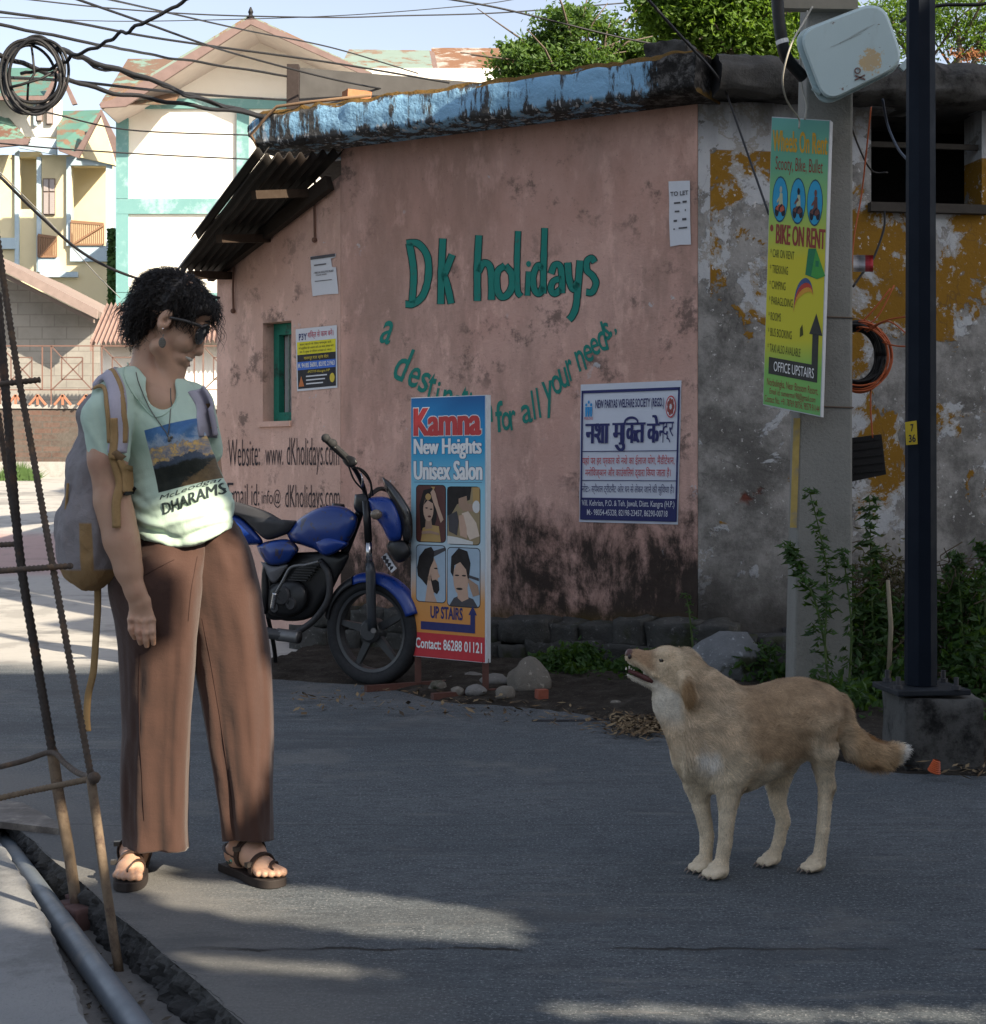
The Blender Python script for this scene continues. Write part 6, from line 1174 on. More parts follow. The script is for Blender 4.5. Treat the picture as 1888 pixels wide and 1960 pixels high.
# ---- T-shirt
SF = Field((-1.24, 3.96, .83), (-.44, 4.56, 1.46), .0042)
SF.cap(V(250, 745, -.04), V(355, 772, .07), rm(42), rm(40), .05); SF.cap(V(292, 800, -.01), V(318, 930, .0), rm(92), rm(92), .05, sy=.72); SF.cap(V(335, 830, -.06), V(345, 880, -.065), rm(52), rm(46), .05)
SF.cap(V(318, 920, .0), V(345, 985, .0), rm(94), rm(98), .04, sy=.78); SF.cap(V(345, 985, .0), V(343, 1028, .005), rm(101), rm(93), .03, sy=.86); SF.cap(V(365, 960, -.06), V(375, 1000, -.06), rm(52), rm(54), .05)
SF.cap(V(302, 940, -.04), V(305, 1030, -.04), rm(52), rm(54), .04); SF.cap(V(222, 752, -.075), V(204, 800, -.13), rm(42), rm(44), .03); SF.cap(V(204, 800, -.13), V(208, 872, -.148), rm(43), rm(40.5), .02)
SF.cap(V(372, 772, .08), V(392, 860, .17), rm(36), rm(38), .03)
SF.cap(V(291, 640, .0), V(302, 742, -.03), rm(37), rm(35), .008, 'sub'); SF.cap(V(302, 742, -.035), V(318, 768, -.12), rm(36), rm(18), .008, 'sub')

g_ = np.meshgrid(*[np.arange(n_) * SF.h + l for n_, l in zip(SF.n, SF.lo)], indexing='ij')   # flat hem, cut by a tilted plane
hm = V(340, 1043); hl, hr = V(262, 1030), V(450, 1010)
hemz = hm.z + np.where(g_[0] < hm.x, (hl.z - hm.z) * ((g_[0] - hm.x) / (hl.x - hm.x)) ** 1.3 if False else (hl.z - hm.z) * np.clip((g_[0] - hm.x) / (hl.x - hm.x), 0, 2), (hr.z - hm.z) * np.clip((g_[0] - hm.x) / (hr.x - hm.x), 0, 1.6) ** 2)
cutz = V(0, 891, -.15).z; SF.D = np.where((g_[0] < V(247, 0, -.1).x) & (g_[1] < PY - .10) & (g_[2] < cutz + .02), np.maximum(SF.D, (cutz - g_[2]).astype(np.float32)), SF.D); SF.D = np.where(g_[2] < 1.06, np.maximum(SF.D, (hemz - g_[2]).astype(np.float32)), SF.D); g_ = None
Vs, Qs = SF.mesh(); SF = None; Vs = smooth_mesh(Vs, Qs, 2, .5); Ns = normals(Vs, Qs)
# drapes: soft folds pulled across belly and sleeve
zz = Vs[:, 2]; xx = Vs[:, 0]; wgt = np.clip((1.12 - zz) / .12, 0, 1)
fld = np.array([mnoise.fractal(Vector((p[0] * 2.2 + p[2] * 1.2, p[1] * 3, p[2] * 17 - p[0] * 5.0)), 1, 2, 3) for p in Vs]); f2 = np.array([mnoise.fractal(Vector((p[0] * 14 + p[2] * 6, p[1] * 6, p[2] * 7)), 1, 2, 3) for p in Vs])
dsp = .011 * fld * (.25 + wgt) + .0052 * f2
def fold(a, b, wd, amp):                              # a crease between two picture points
    A_, B2 = np.array(V(*a)), np.array(V(*b)); ba = (B2 - A_)[[0, 2]]; q = Vs[:, [0, 2]] - A_[[0, 2]]; t_ = np.clip((q @ ba) / (ba @ ba), 0, 1); d_ = np.linalg.norm(q - t_[:, None] * ba, axis=1); e = 4 * t_ * (1 - t_) * .7 + .3
    return amp * e * np.exp(-(d_ / wd) ** 2)
front = np.clip((PY + .02 - Vs[:, 1]) / .06, 0, 1)
for a, b, wd, amp in (((262, 985), (330, 1005), .010, .010), ((330, 1005), (430, 975), .012, .009), ((270, 1003), (360, 1030), .009, -.010), ((360, 1030), (440, 1000), .010, -.010), ((272, 1015), (330, 1034), .010, .009), ((300, 975), (400, 965), .010, -.006), ((276, 765), (292, 800), .008, -.006), ((285, 780), (345, 835), .010, -.005), ((390, 800), (352, 850), .010, .006), ((170, 770), (236, 745), .008, -.005), ((185, 800), (235, 870), .010, .004), ((215, 780), (240, 850), .010, -.005), ((178, 830), (200, 890), .010, -.004), ((265, 940), (300, 960), .010, -.006), ((262, 965), (310, 990), .010, -.008)): dsp += fold(a, b, wd, amp) * front
Vs = Vs + Ns * dsp[:, None]
def M_shirt():
    n = NM('mint_jersey'); o = V(270, 823, -.15); u_ = V(390, 792.5, -.15) - o; v_ = V(299.5, 943.5, -.15) - o; u3, v3 = np.array([u_.x, u_.z]), np.array([v_.x, v_.z]); iM = np.linalg.inv(np.stack([u3, v3], 1))
    U = n.dot((iM[0, 0], 0, iM[0, 1]), -float(iM[0] @ np.array([o.x, o.z]))); Vv = n.dot((iM[1, 0], 0, iM[1, 1]), -float(iM[1] @ np.array([o.x, o.z])))
    ins = n.math('MULTIPLY', n.math('MULTIPLY', n.sm(U, -.005, .005), n.sm(U, 1.03, 1.02)), n.math('MULTIPLY', n.sm(Vv, -.005, .005), n.sm(Vv, 1.005, .995)))
    x, y, z = n.xyz(); ins = n.math('MULTIPLY', ins, n.sm(y, PY + .02, PY - .01)); ins = n.math('MULTIPLY', ins, n.sm(x, o.x - .02, o.x + .0))
    base = n.mix(n.noise(6, 3), (.47, .61, .50), (.51, .645, .54))
    f = n.noise(22, 7, .7, st=(1, 0, 1)); f2 = n.noise(55, 6, .7, st=(1, 0, 1), off=3)
    skyc = n.ramp(n.math('ADD', n.math('MULTIPLY', Vv, 1.5), n.math('MULTIPLY', n.math('ADD', f, -.5), 1.2)), [(0, (.06, .15, .33)), (.25, (.10, .22, .42)), (.42, (.38, .47, .58)), (.6, (.16, .24, .38))])
    h1 = n.math('ADD', n.math('ADD', Vv, n.math('MULTIPLY', U, .10)), n.math('MULTIPLY', n.math('ADD', f, -.5), .75))
    gold = n.ramp(f2, [(.3, (.10, .12, .17)), (.48, (.32, .30, .30)), (.58, (.72, .46, .14)), (.75, (.80, .66, .40))]); c = n.mix(n.sm(h1, .36, .39), skyc, gold)
    h2 = n.math('ADD', n.math('ADD', Vv, n.math('MULTIPLY', n.sm(U, .45, 1.0), -.05)), n.math('MULTIPLY', n.math('ADD', f, -.5), .55)); c = n.mix(n.sm(h2, .50, .54), c, n.mix(f2, (.03, .045, .07), (.11, .14, .19)))
    h3 = n.math('ADD', Vv, n.math('MULTIPLY', n.math('ADD', f, -.5), .3)); c = n.mix(n.sm(h3, .60, .66), c, n.mix(f2, (.008, .012, .012), (.045, .05, .04)))
    h4 = n.math('ADD', n.math('ADD', Vv, n.math('MULTIPLY', U, .75)), n.math('MULTIPLY', n.math('ADD', f, -.5), .7)); c = n.mix(n.sm(h4, 1.28, 1.33), c, n.mix(f2, (.03, .02, .012), (.26, .18, .09)))
    col = n.mix(ins, base, c); wv = n.math('ADD', n.math('MULTIPLY', n.noise(450, 2, .5), .2), n.noise(20, 4, .6, st=(1, 1, .7), dist=1.0, off=7))
    return n.done(col, .88, wv, .38, .006, spec=.12, Sheen_Weight=.15)
shirt = mesh_obj('tshirt', Vs, Qs, M_shirt(), None, W, True); bvh_s = BVHTree.FromPolygons(Vs.tolist(), Qs.tolist()); print('shirt', len(Vs))
def drape(p, off=.0015):                               # lay a point on the front of the shirt (or body), straight back
    h, n_, _, _ = bvh_s.ray_cast(Vector((p.x, 3.0, p.z)), Vector((0, 1, 0))); h2, n2, _, _ = bvh_b.ray_cast(Vector((p.x, 3.0, p.z)), Vector((0, 1, 0)))
    if h is None or (h2 is not None and h2.y < h.y): h, n_ = h2, n2
    if h is None: return Vector((p.x, PY, p.z)), Vector((0, -1, 0))
    return h + Vector((0, -1, 0)) * off, n_
mb = MB()
def split_(f): return [(t_[0], t_[i], t_[i + 1]) for t_ in f for i in range(1, len(t_) - 1)]
def split(q, f):
    q = [tuple(p) for p in q]; c = {}; out = []
    def m_(a, b):
        k = (min(a, b), max(a, b))
        if k not in c: c[k] = len(q); q.append(((q[a][0] + q[b][0]) / 2, (q[a][1] + q[b][1]) / 2))
        return c[k]
    for a, b, d in f: x, y, z = m_(a, b), m_(b, d), m_(d, a); out += [(a, x, z), (x, b, y), (z, y, d), (x, y, z)]
    return q, out
def shirt_text(txt, bl_, br_, tl_, shear=0, bold=.0, skew=0):
    v, f = glyphs(txt, bold, shear); lo, hi = v.min(0), v.max(0); q = (v - lo) / (hi - lo); a, b, c = (np.array(p, float) for p in (bl_, br_, tl_))
    q, f = split(q, split_(f)); q, f = split(q, f)
    P_ = [drape(V(*(a + s * (b - a) + t_ * (c - a) + np.array((0, 3.2 * math.sin(s * 5 + 1)))), -.15), .0022)[0] for s, t_ in q]; mb.add(P_, [t_ for t_ in f if all(P_[i].y < PY - .02 for i in t_)])
shirt_text('DHARAMSH', (308, 983), (436, 943), (305, 961), .12, .0); shirt_text('DHARAMSH', (309.6, 983), (437.6, 943), (306.6, 961), .12, .0); shirt_text('McLeodganj', (303, 957), (425, 924), (301, 946), .25, .0); build(mb, 'shirt_lettering', flat((.035, .05, .05), .85), W)
# sleeve and neck ribs
def ribline(name, pts, r, mat, off=.0, parent=None):
    q = cr(pts, 10); P_ = []
    for p in q: P_.append(drape(V(p[0], p[1]), off)[0])
    mb = MB(); mb.tube(P_, r, 8); return build(mb, name, mat, parent or W, smooth=True)
ribline('collar_rib', [(244, 694), (258, 728), (278, 765), (303, 795), (322, 800), (338, 790), (352, 762)], .0022, flat((.47, .61, .50), .9), .0005)
# necklace
ribline('necklace', [(274, 716), (285, 745), (300, 780), (318, 806), (336, 828), (341, 833), (343, 815), (342, 790), (338, 765), (335, 745)], .0013, M_SILV, .002)
mb = MB(); p = drape(V(344, 843), .006)[0]; mb.ball(p, (.005, .005, .008), 10); mb.ball(p + Vector((.006, 0, .006)), .004, 8); mb.tube([p + Vector((-.003, 0, .006)), p + Vector((-.006, 0, .016))], .002, 6); build(mb, 'pendant', M_SILV, W, smooth=True)
# ---- trousers: two wide legs
M_TROUS = NM('brown_cotton'); _f = M_TROUS.noise(260, 3, .6); _g = M_TROUS.noise(5, 5, .6)
M_TROUS = M_TROUS.done(M_TROUS.mix(_g, (.055, .030, .0235), (.070, .039, .031)), .9, M_TROUS.math('ADD', M_TROUS.math('MULTIPLY', _f, .35), M_TROUS.math('ADD', M_TROUS.math('MULTIPLY', M_TROUS.noise(13, 4, .55, st=(1, 1, .45), dist=.6), 1.6), M_TROUS.noise(30, 3, .6, st=(1, 1, 2.2), off=4))), .20, .007, spec=.1, Sheen_Weight=.2)
def leg(rows, sag, seed):
    q = cr(rows, 12); n_ = 72; vs = []; k = len(q)
    for i, (y_, xl, xr, dy, dp) in enumerate(q):
        t_ = i / (k - 1); c = (xl + xr) / 2; h = (xr - xl) / 2
        for j in range(n_):
            a = 2 * math.pi * j / n_; ca, sa = math.cos(a), math.sin(a); e = .85; cx_ = math.copysign(abs(ca) ** e, ca); sx_ = math.copysign(abs(sa) ** e, sa)
            yy = y_ + sag * t_ ** 8 * (-sa) + (0 if t_ < .98 else 0)
            dr = 1 + .0
            fz = mnoise.fractal(Vector((ca * 1.6 + seed, sa * 1.6, t_ * 2.2)), 1, 2, 3) * .012 * (.3 + t_) + .006 * math.sin(a * 5 + seed * 3 + t_ * 2) * t_ + .004 * mnoise.noise(Vector((ca * 3, sa * 3 + seed, t_ * 16))) * (1.2 - t_)
            vs.append(V(c + h * cx_, yy, dy + dp * sx_) + Vector((ca * fz * .5, sa * fz * 1.5, 0)))
    fs = [(i * n_ + j, i * n_ + (j + 1) % n_, (i + 1) * n_ + (j + 1) % n_, (i + 1) * n_ + j) for i in range(k - 1) for j in range(n_)]; return vs, [f[::-1] for f in fs]
r1 = [(1022, 262, 395, -.02, .085), (1055, 240, 394, -.02, .098), (1090, 214, 391, -.03, .12), (1130, 207, 388, -.035, .13), (1200, 221, 381, -.03, .125), (1260, 229, 376, -.025, .118), (1340, 233, 370, -.01, .11), (1400, 236, 366, .0, .105), (1450, 232, 364, .01, .10), (1520, 232, 362, .02, .10), (1580, 234, 361, .03, .10), (1624, 236, 361, .035, .10)]
r2 = [(995, 345, 448, .05, .085), (1020, 338, 464, .05, .10), (1050, 335, 478, .05, .11), (1100, 340, 492, .05, .12), (1180, 352, 505, .045, .115), (1250, 366, 515, .045, .11), (1320, 378, 520, .04, .105), (1400, 392, 522, .035, .10), (1480, 405, 521, .03, .10), (1550, 417, 520, .03, .095), (1608, 426, 520, .03, .095)]
mb = MB(); v, f = leg(r1, 9, 1.3); mb.add(v, f); v, f = leg(r2, 3, 4.1); mb.add(v, f); mb.cap = 1
mb.cap = None; o = build(mb, 'trousers', M_TROUS, W, smooth=True); sol = o.modifiers.new('cloth', 'SOLIDIFY'); sol.thickness = .003
bvh_t = BVHTree.FromPolygons([tuple(p) for p in mb.v], mb.f)
def on_tr(p, off): h = bvh_t.ray_cast(Vector((p.x, 3.0, p.z)), Vector((0, 1, 0)))[0]; return (h or Vector((p.x, PY, p.z))) + Vector((0, -off, 0))
mb = MB()
for pts in ([(287, 1560), (286, 1500), (284, 1400), (285, 1300), (290, 1240)], [(452, 1560), (440, 1450), (425, 1350), (408, 1250), (395, 1180)], [(390, 1062), (388, 1090), (383, 1130), (378, 1180)], [(283, 1110), (300, 1095), (330, 1078), (352, 1066)]): mb.tube([on_tr(V(*p), .0004) for p in cr(pts, 8)], .0013, 5)
build(mb, 'trouser_seam', flat((.04, .02, .016), .9), W)
# ---- sandals
M_LEATH = flat((.045, .027, .02), .55, var=.25, scale=60, spec=.35); M_SOLE = flat((.028, .022, .02), .7, var=.2, scale=90)
def sandal(ft, nm):
    h, t_, d, s_ = ft; L = (t_ - h).length; sd = bpy.data.objects.new('sandal', None); COL.objects.link(sd); sd.parent = W; ORG[sd.name] = ORG[W.name]; out = []
    h0 = Vector((h.x, h.y, 0)); prof = [(-.028, .0), (-.022, .024), (0, .036), (.35, .036), (.62, .046), (.85, .044), (.98, .030), (1.03, .0)]; prof = cr(prof, 5)
    L2 = [h0 + d * (p[0] * L if p[0] > 0.01 else p[0]) + s_ * p[1] for p in prof]; R2 = [h0 + d * (p[0] * L if p[0] > 0.01 else p[0]) - s_ * p[1] * .9 for p in prof[::-1]]; poly = L2 + R2[1:-1]
    mb = MB(); up = Vector((0, 0, 1)); k = len(poly); mb.v = [p + up * .001 for p in poly] + [p + up * .018 for p in poly] + [p + up * .023 for p in poly]; mb.f = [tuple(range(k - 1, -1, -1)), tuple(range(2 * k, 3 * k))] + [(l * k + i, l * k + (i + 1) % k, (l + 1) * k + (i + 1) % k, (l + 1) * k + i) for l in (0, 1) for i in range(k)]; mb.mi = [0] * len(mb.f)
    bevel(build(mb, 'sole', M_SOLE, sd, recalc=True), .004)
    def strap(pts, wd):                                # arc over the foot: (along, across, height)
        q = [h0 + d * a * L + s_ * b + up * c for a, b, c in cr(pts, 6)]; P_ = []
        for p in q:
            hit, nn, _, dist = bvh_b.find_nearest(p)
            if hit is not None and (p - hit).length < .03: p = hit + nn * .0035
            P_.append(p)
        m = MB(); m.tube(P_, wd / 2, 8, flatten=.18); k_ = len(P_)
        vs = []; 
        for i, p in enumerate(P_): vs += [p - d * wd / 2, p + d * wd / 2]
        m = MB(); m.add(vs, [(2 * i, 2 * i + 1, 2 * i + 3, 2 * i + 2) for i in range(k_ - 1)]); o = build(m, 'strap', M_LEATH, sd, recalc=True); so = o.modifiers.new('t', 'SOLIDIFY'); so.thickness = .004; so.offset = 0
    strap([(.62, .046, .02), (.62, .045, .05), (.64, .02, .07), (.66, -.01, .07), (.68, -.038, .05), (.68, -.044, .02)], .018)
    strap([(.70, .046, .02), (.72, .04, .05), (.78, .012, .055), (.86, .0, .05), (.90, -.002, .03)], .013)
    strap([(.35, .038, .02), (.38, .04, .06), (.42, .03, .095), (.42, .0, .108), (.40, -.03, .095), (.37, -.04, .06), (.35, -.038, .02)], .020)
    strap([(.37, .04, .06), (.2, .037, .06), (.02, .03, .065), (-.06, .0, .07), (.02, -.03, .065), (.2, -.037, .06), (.37, -.04, .06)], .016)
    for a, b, c in ((.67, -.043, .055), (.40, -.043, .085)):
        m = MB(); m.box(h0 + d * a * L + s_ * b + up * c, (.016, .016, .012), math.atan2(d.y, d.x)); build(m, 'buckle', flat((.12, .11, .10), .35, metal=.7), sd)
sandal(FL, 'l'); sandal(FR_, 'r')
mb = MB()
c = V(461, 1640, .03); an = [V(461 + 25 * math.cos(t_), 1640 + 6 * math.sin(t_) * 1 - 10 * math.cos(t_), .03 - rm(26) * math.sin(t_)) for t_ in np.linspace(0, 2 * math.pi, 30)]; mb.tube(an, rm(2.2), 6); cc = []
for t_ in np.linspace(.2, 2.9, 8): mb.ball(V(461 + 26 * math.cos(t_), 1640 - 10 * math.cos(t_), .03 - rm(27) * math.sin(t_)), rm(2.8), 8)
build(mb, 'anklet', flat((.03, .07, .06), .5), W); mb = MB(); mb.box(V(448, 1645, .0), (rm(12), .006, rm(13)), 0, 0, Matrix.Rotation(.5, 3, 'Y')); bevel(build(mb, 'anklet_stone', flat((.06, .42, .33), .35), W), .002)
# ---- hair: soft core plus curling locks
HF = Field((-1.02, 4.08, 1.35), (-.66, 4.42, 1.66), .0035)
def Hh(g, d, dep, rg, rd, rdep, k=.015, op='add'): HF.ell(Hd(g, d, dep), (rg * px, rdep * px, rd * px), HR, k, op)
Hh(-13, -25, 0, 74, 57, 56); Hh(-52, 18, 0, 29, 48, 48, .03); Hh(-40, 54, 0, 21, 21, 37, .02); Hh(30, -47, 0, 34, 17, 44, .02); HF.ell(Hd(38, -30, -36), (20 * px, 16 * px, 22 * px), HR, .015)
Hh(48, -44, 0, 12, 11, 28, .02)
Hh(70, 30, 0, 58, 48, 80, .01, 'sub'); Hh(20, 46, 0, 34, 46, 90, .01, 'sub'); HF.ell(Hd(60, -18, -40), (20 * px, 20 * px, 19 * px), HR, .006, 'sub'); HF.ell(Hd(-10, 16, -62), (15 * px, 22 * px, 24 * px), HR, .006, 'sub')
Vh, Qh = HF.mesh(); HF = None; Nh = normals(Vh, Qh); Vh = Vh + Nh * np.array([mnoise.fractal(Vector(p) * 45, 1, 2, 3) * .006 for p in Vh])[:, None]
M_HAIR = flat((.016, .012, .010), .42, var=.4, scale=120, spec=.45)
hair = mesh_obj('hair', Vh, Qh, M_HAIR, None, W, True)
mb = MB(); rh = random.Random(12); Hc = Hd(-14, -28, 0)
def lock(p, n_, L, curl, dr=None, r0=.0009, n=9):
    t0 = (n_ * .42 + (dr or Vector((0, 0, 0)))).normalized(); P_ = [p - n_ * .004]; side = t0.orthogonal().normalized(); ph = rh.uniform(0, 6.28); b2 = t0.cross(side)
    for i in range(1, n): s = i / (n - 1); P_.append(p + t0 * L * s * (1 - .35 * s) + (side * math.cos(ph + s * 7) + b2 * math.sin(ph + s * 7)) * curl * s + Vector((0, 0, -1)) * L * .35 * s * s)
    mb.tube(P_, [r0 * (1 - .8 * i / (n - 1)) for i in range(n)], 3, cap=False)
gv, dv = Vector(axg), Vector(axd)
def bare(p): q = p - Hd(60, -14, -40); return abs(q.dot(gv)) < 22 * px and abs(q.dot(dv)) < 16 * px and p.y < PY - .02
for i in rh.sample(range(len(Vh)), min(4200, len(Vh))):
    p, n_ = Vector(Vh[i]), Vector(Nh[i])
    if bare(p + dv * .02): continue
    fl = (dv * .55 + gv * (.25 if (p - Hc).dot(gv) > 0 else -.45)) - n_ * (dv * .5 + gv * .5).dot(n_); lock(p, n_, rh.uniform(.018, .042), rh.uniform(.003, .008), fl * rh.uniform(.3, 1.6))
for k in range(900):                                   # thicker curls over the crown
    i = rh.randrange(len(Vh)); p, n_ = Vector(Vh[i]), Vector(Nh[i])
    if bare(p + dv * .025) or bare(p): continue
    fl = dv * .6 + gv * (.35 if (p - Hc).dot(gv) > 0 else -.4); lock(p, n_, rh.uniform(.026, .05), rh.uniform(.005, .010), fl * rh.uniform(.5, 1.6), .0019, 12)
for k in range(22):                                   # fringe falling in front of the glasses
    p = Hd(rh.uniform(52, 68), rh.uniform(-60, -42), rh.uniform(-34, 34)); L = rh.uniform(.04, .125); P_ = []; ph = rh.uniform(0, 6); a = rh.uniform(.1, .55)
    for i in range(13): s = i / 12; P_.append(p + gv * L * (.40 * s * (1 - .7 * s)) + Vector((.10 * L * s, 0, -L * .95 * s ** 1.15)) + Vector((math.cos(ph + s * 8), math.sin(ph + s * 8), math.sin(ph + s * 9) * .4)) * .011 * s)
    mb.tube(P_, [.0011 * (1 - .75 * i / 12) for i in range(13)], 3, cap=False)
for k in range(26):                                    # nape wisps
    p = Hd(rh.uniform(-88, -76), rh.uniform(10, 40), rh.uniform(-30, 30)); L = rh.uniform(.02, .045); ph = rh.uniform(0, 6)
    mb.tube([p + Vector((-L * s, 0, L * .25 * math.sin(s * 3) - L * .3 * s * s)) for s in np.linspace(0, 1, 8)], .0008, 3, cap=False)
build(mb, 'hair_locks', M_HAIR, W, smooth=True)
# eyebrow / lashes
mb = MB(); mb.tube([Hd(66, -22, -12), Hd(64, -24, -22), Hd(57, -20, -33)], [rm(1.5), rm(2.2), rm(1)], 5); build(mb, 'eyebrow', M_HAIR, W)
mb = MB(); mb.ball(Hd(60, -2, -20), rm(7.5), 14); build(mb, 'eye', flat((.5, .46, .42), .2), W, smooth=True)
# ================================================================ BACKPACK (worn, but a thing of its own)
K = thing('backpack', tuple(V(160, 1130, .02)), 'grey-lilac canvas backpack with tan straps and tan base worn on her back', 'backpack')
KF = Field((-1.30, 3.98, .70), (-.72, 4.58, 1.36), .0045)
KF.cap(V(205, 800, -.03), V(205, 800, .12), rm(52), rm(52), .04); KF.cap(V(185, 900, -.06), V(185, 900, .14), rm(62), rm(62), .06); KF.cap(V(172, 1000, -.07), V(172, 1000, .15), rm(66), rm(66), .06); KF.cap(V(172, 1068, -.06), V(172, 1068, .14), rm(58), rm(58), .05); KF.cap(V(190, 1050, -.04), V(200, 950, -.04), rm(40), rm(40), .05)
KF.cap(V(140, 1030, -.09), V(145, 1070, -.09), rm(40), rm(34), .02); KF.cap(V(128, 1000, -.10), V(200, 975, -.12), rm(7), rm(6), .008)
Vk, Qk = KF.mesh(); KF = None; Vk = smooth_mesh(Vk, Qk, 2); Nk = normals(Vk, Qk); Vk = Vk + Nk * np.array([mnoise.fractal(Vector((p[0] * 9, p[1] * 7, p[2] * 5)), 1, 2, 4) * .016 - .006 * abs(mnoise.noise(Vector((p[0] * 22 + p[2] * 9, p[1] * 12, p[2] * 8)))) for p in Vk])[:, None]
n = NM('canvas'); x, y, z = n.xyz(); tn = n.math('MAXIMUM', n.sm(z, V(0, 1082).z, V(0, 1088).z), n.math('MULTIPLY', n.math('MULTIPLY', n.sm(x, V(180, 0).x, V(183, 0).x), n.sm(x, V(207, 0).x, V(204, 0).x)), n.sm(z, V(0, 995).z, V(0, 1000).z)))
c = n.mix(tn, n.mix(n.noise(12, 5), (.235, .215, .225), (.30, .28, .285)), n.mix(n.noise(20, 4), (.30, .19, .09), (.36, .24, .12))); M_CANV = n.done(c, .9, n.math('ADD', n.math('MULTIPLY', n.noise(260, 3, .6), .3), n.noise(22, 5, .65, dist=1.2)), .6, .008, spec=.15)
mesh_obj('bag', Vk, Qk, M_CANV, None, K, True); bvh_k = BVHTree.FromPolygons(Vk.tolist(), Qk.tolist())
M_LILAC = flat((.42, .40, .47), .85, var=.08, scale=120, bump=.15); M_TAN = flat((.34, .22, .10), .85, var=.15, scale=120, bump=.15)
def strip(name, pts, wd, mat, off=.006, th=.006, dr=True):
    q = cr(pts, 7); L_ = []; k = len(q); vs = []
    for i, p in enumerate(q):
        d_ = q[min(i + 1, k - 1)][:2] - q[max(i - 1, 0)][:2]; d_ = d_ / np.linalg.norm(d_); nn = np.array((-d_[1], d_[0]))
        for s in (-1, -.33, .33, 1):
            a = p[:2] + nn * wd / 2 * s; w_ = V(a[0], a[1], p[2] if len(p) > 2 else 0); vs.append(drape(w_, off + .003 * (1 - s * s))[0] if dr else w_)
    m = MB(); m.add(vs, [(4 * i + j, 4 * i + j + 1, 4 * i + 5 + j, 4 * i + 4 + j) for i in range(k - 1) for j in range(3)]); o = build(m, name, mat, K, smooth=True, recalc=True); so = o.modifiers.new('t', 'SOLIDIFY'); so.thickness = th; so.offset = 0; return o
near = [(192, 740), (210, 722), (229, 722), (245, 745), (254, 785), (257, 830), (256, 868)]
strip('shoulder_strap', near, 27, M_LILAC, .008, .010); strip('strap_edging', [(196, 733), (212, 715), (232, 713), (252, 740), (263, 780), (268, 815), (268, 850)], 7, M_TAN, .012, .006)
strip('strap_edging', [(205, 748), (222, 745), (234, 762), (242, 800), (245, 850)], 5, M_TAN, .012, .006); strip('strap_tape', [(252, 805), (253, 840), (252, 880)], 12, M_TAN, .016, .004)
strip('webbing', [(250, 868), (257, 900), (262, 925), (257, 960), (259, 1005)], 14, M_TAN, .010, .004); strip('webbing', [(262, 880), (268, 905), (271, 940)], 9, M_TAN, .016, .004); strip('buckle', [(252, 868), (266, 880)], 14, flat((.16, .10, .05), .6), .015, .006)
strip('webbing', [(271, 945), (280, 932)], 5, M_BLACK, .02, .004)
strip('shoulder_strap', [(378, 745), (392, 770), (401, 805), (406, 835)], 24, M_LILAC, .008, .009); strip('strap_tape', [(391, 772), (398, 800), (402, 820)], 9, M_TAN, .016, .004)
strip('hanging_strap', [(187, 1125, -.03), (187, 1165, -.03), (184, 1215, -.03), (180, 1275, -.03), (176, 1300, -.03), (169, 1330, -.02), (166, 1372, -.02), (168, 1400, -.02)], 13, M_TAN, 0, .004, dr=False)
mb = MB(); mb.tube([V(130, 925, -.12), V(128, 950, -.125), V(126, 975, -.125)], .004, 6); build(mb, 'zip_pull', M_TAN, K)
# ================================================================ THE DOG
DY = 4.30
def D(px, py, dy=0.0): return at(px, py, DY + dy)
def dm(q): return q * DY / F
G = thing('dog', tuple(gnd(1450, 1672)), 'cream and tan short-haired dog standing on the road with its head raised', 'dog')
DF = Field((.30, 4.00, -.01), (1.22, 4.62, .68), .0042)
def dc(a, b, ra, rb, k=.03, sy=1.0, op='add'): DF.cap(D(*a), D(*b), dm(ra), dm(rb), k, op, sy)
# trunk: chest deep, belly tucked, rump rounded
dc((1395, 1405, -.01), (1410, 1425, 0), 78, 78, .04, .92); dc((1362, 1420, -.02), (1400, 1440, -.01), 66, 70, .04, .95); dc((1410, 1418, 0), (1470, 1400, .02), 80, 76, .05, .85); dc((1470, 1400, .02), (1535, 1372, .03), 78, 66, .05, .82); dc((1535, 1370, .03), (1570, 1372, .035), 66, 58, .05, .85); dc((1440, 1378, .01), (1500, 1360, .02), 50, 50, .04, .8)
dc((1350, 1450, -.02), (1372, 1470, -.015), 46, 40, .04); dc((1320, 1455, -.02), (1345, 1470, -.02), 24, 28, .03); dc((1425, 1462, .005), (1470, 1450, .01), 36, 24, .03)
# neck and throat
dc((1375, 1385, -.005), (1312, 1318, -.01), 66, 50, .04, .85); dc((1340, 1430, -.02), (1285, 1345, -.015), 52, 36, .04, .9); dc((1400, 1360, 0), (1345, 1318, -.005), 40, 38, .04)
# head: skull, stop, muzzle raised to the left
dc((1302, 1282, -.01), (1282, 1276, -.01), 42, 38, .02, .95); dc((1272, 1268, -.012), (1262, 1272, -.012), 28, 27, .02, 1.0)
dc((1262, 1272, -.012), (1217, 1258, -.016), 23, 16, .014, .95); dc((1217, 1258, -.016), (1209, 1256, -.017), 14, 12.5, .01, .95); dc((1275, 1300, -.012), (1262, 1296, -.012), 25, 18, .02, 1.05)
dc((1268, 1316, -.012), (1206, 1289, -.016), 14, 7.5, .012, 1.0); dc((1222, 1267, -.035), (1250, 1288, -.04), 7, 9, .01); dc((1222, 1267, .005), (1250, 1288, .015), 7, 9, .01)
dc((1192, 1279, -.06), (1249, 1304, -.062), 5.5, 6.0, .006, 2.6, 'sub'); dc((1192, 1280, -.016), (1244, 1302, -.012), 5.0, 6.0, .004, 3.2, 'sub')
DF.ell(D(1267, 1263, -.055), (dm(6), dm(4), dm(4.5)), None, .005, 'sub'); dc((1256, 1252, -.04), (1275, 1254, -.05), 6, 6, .012)
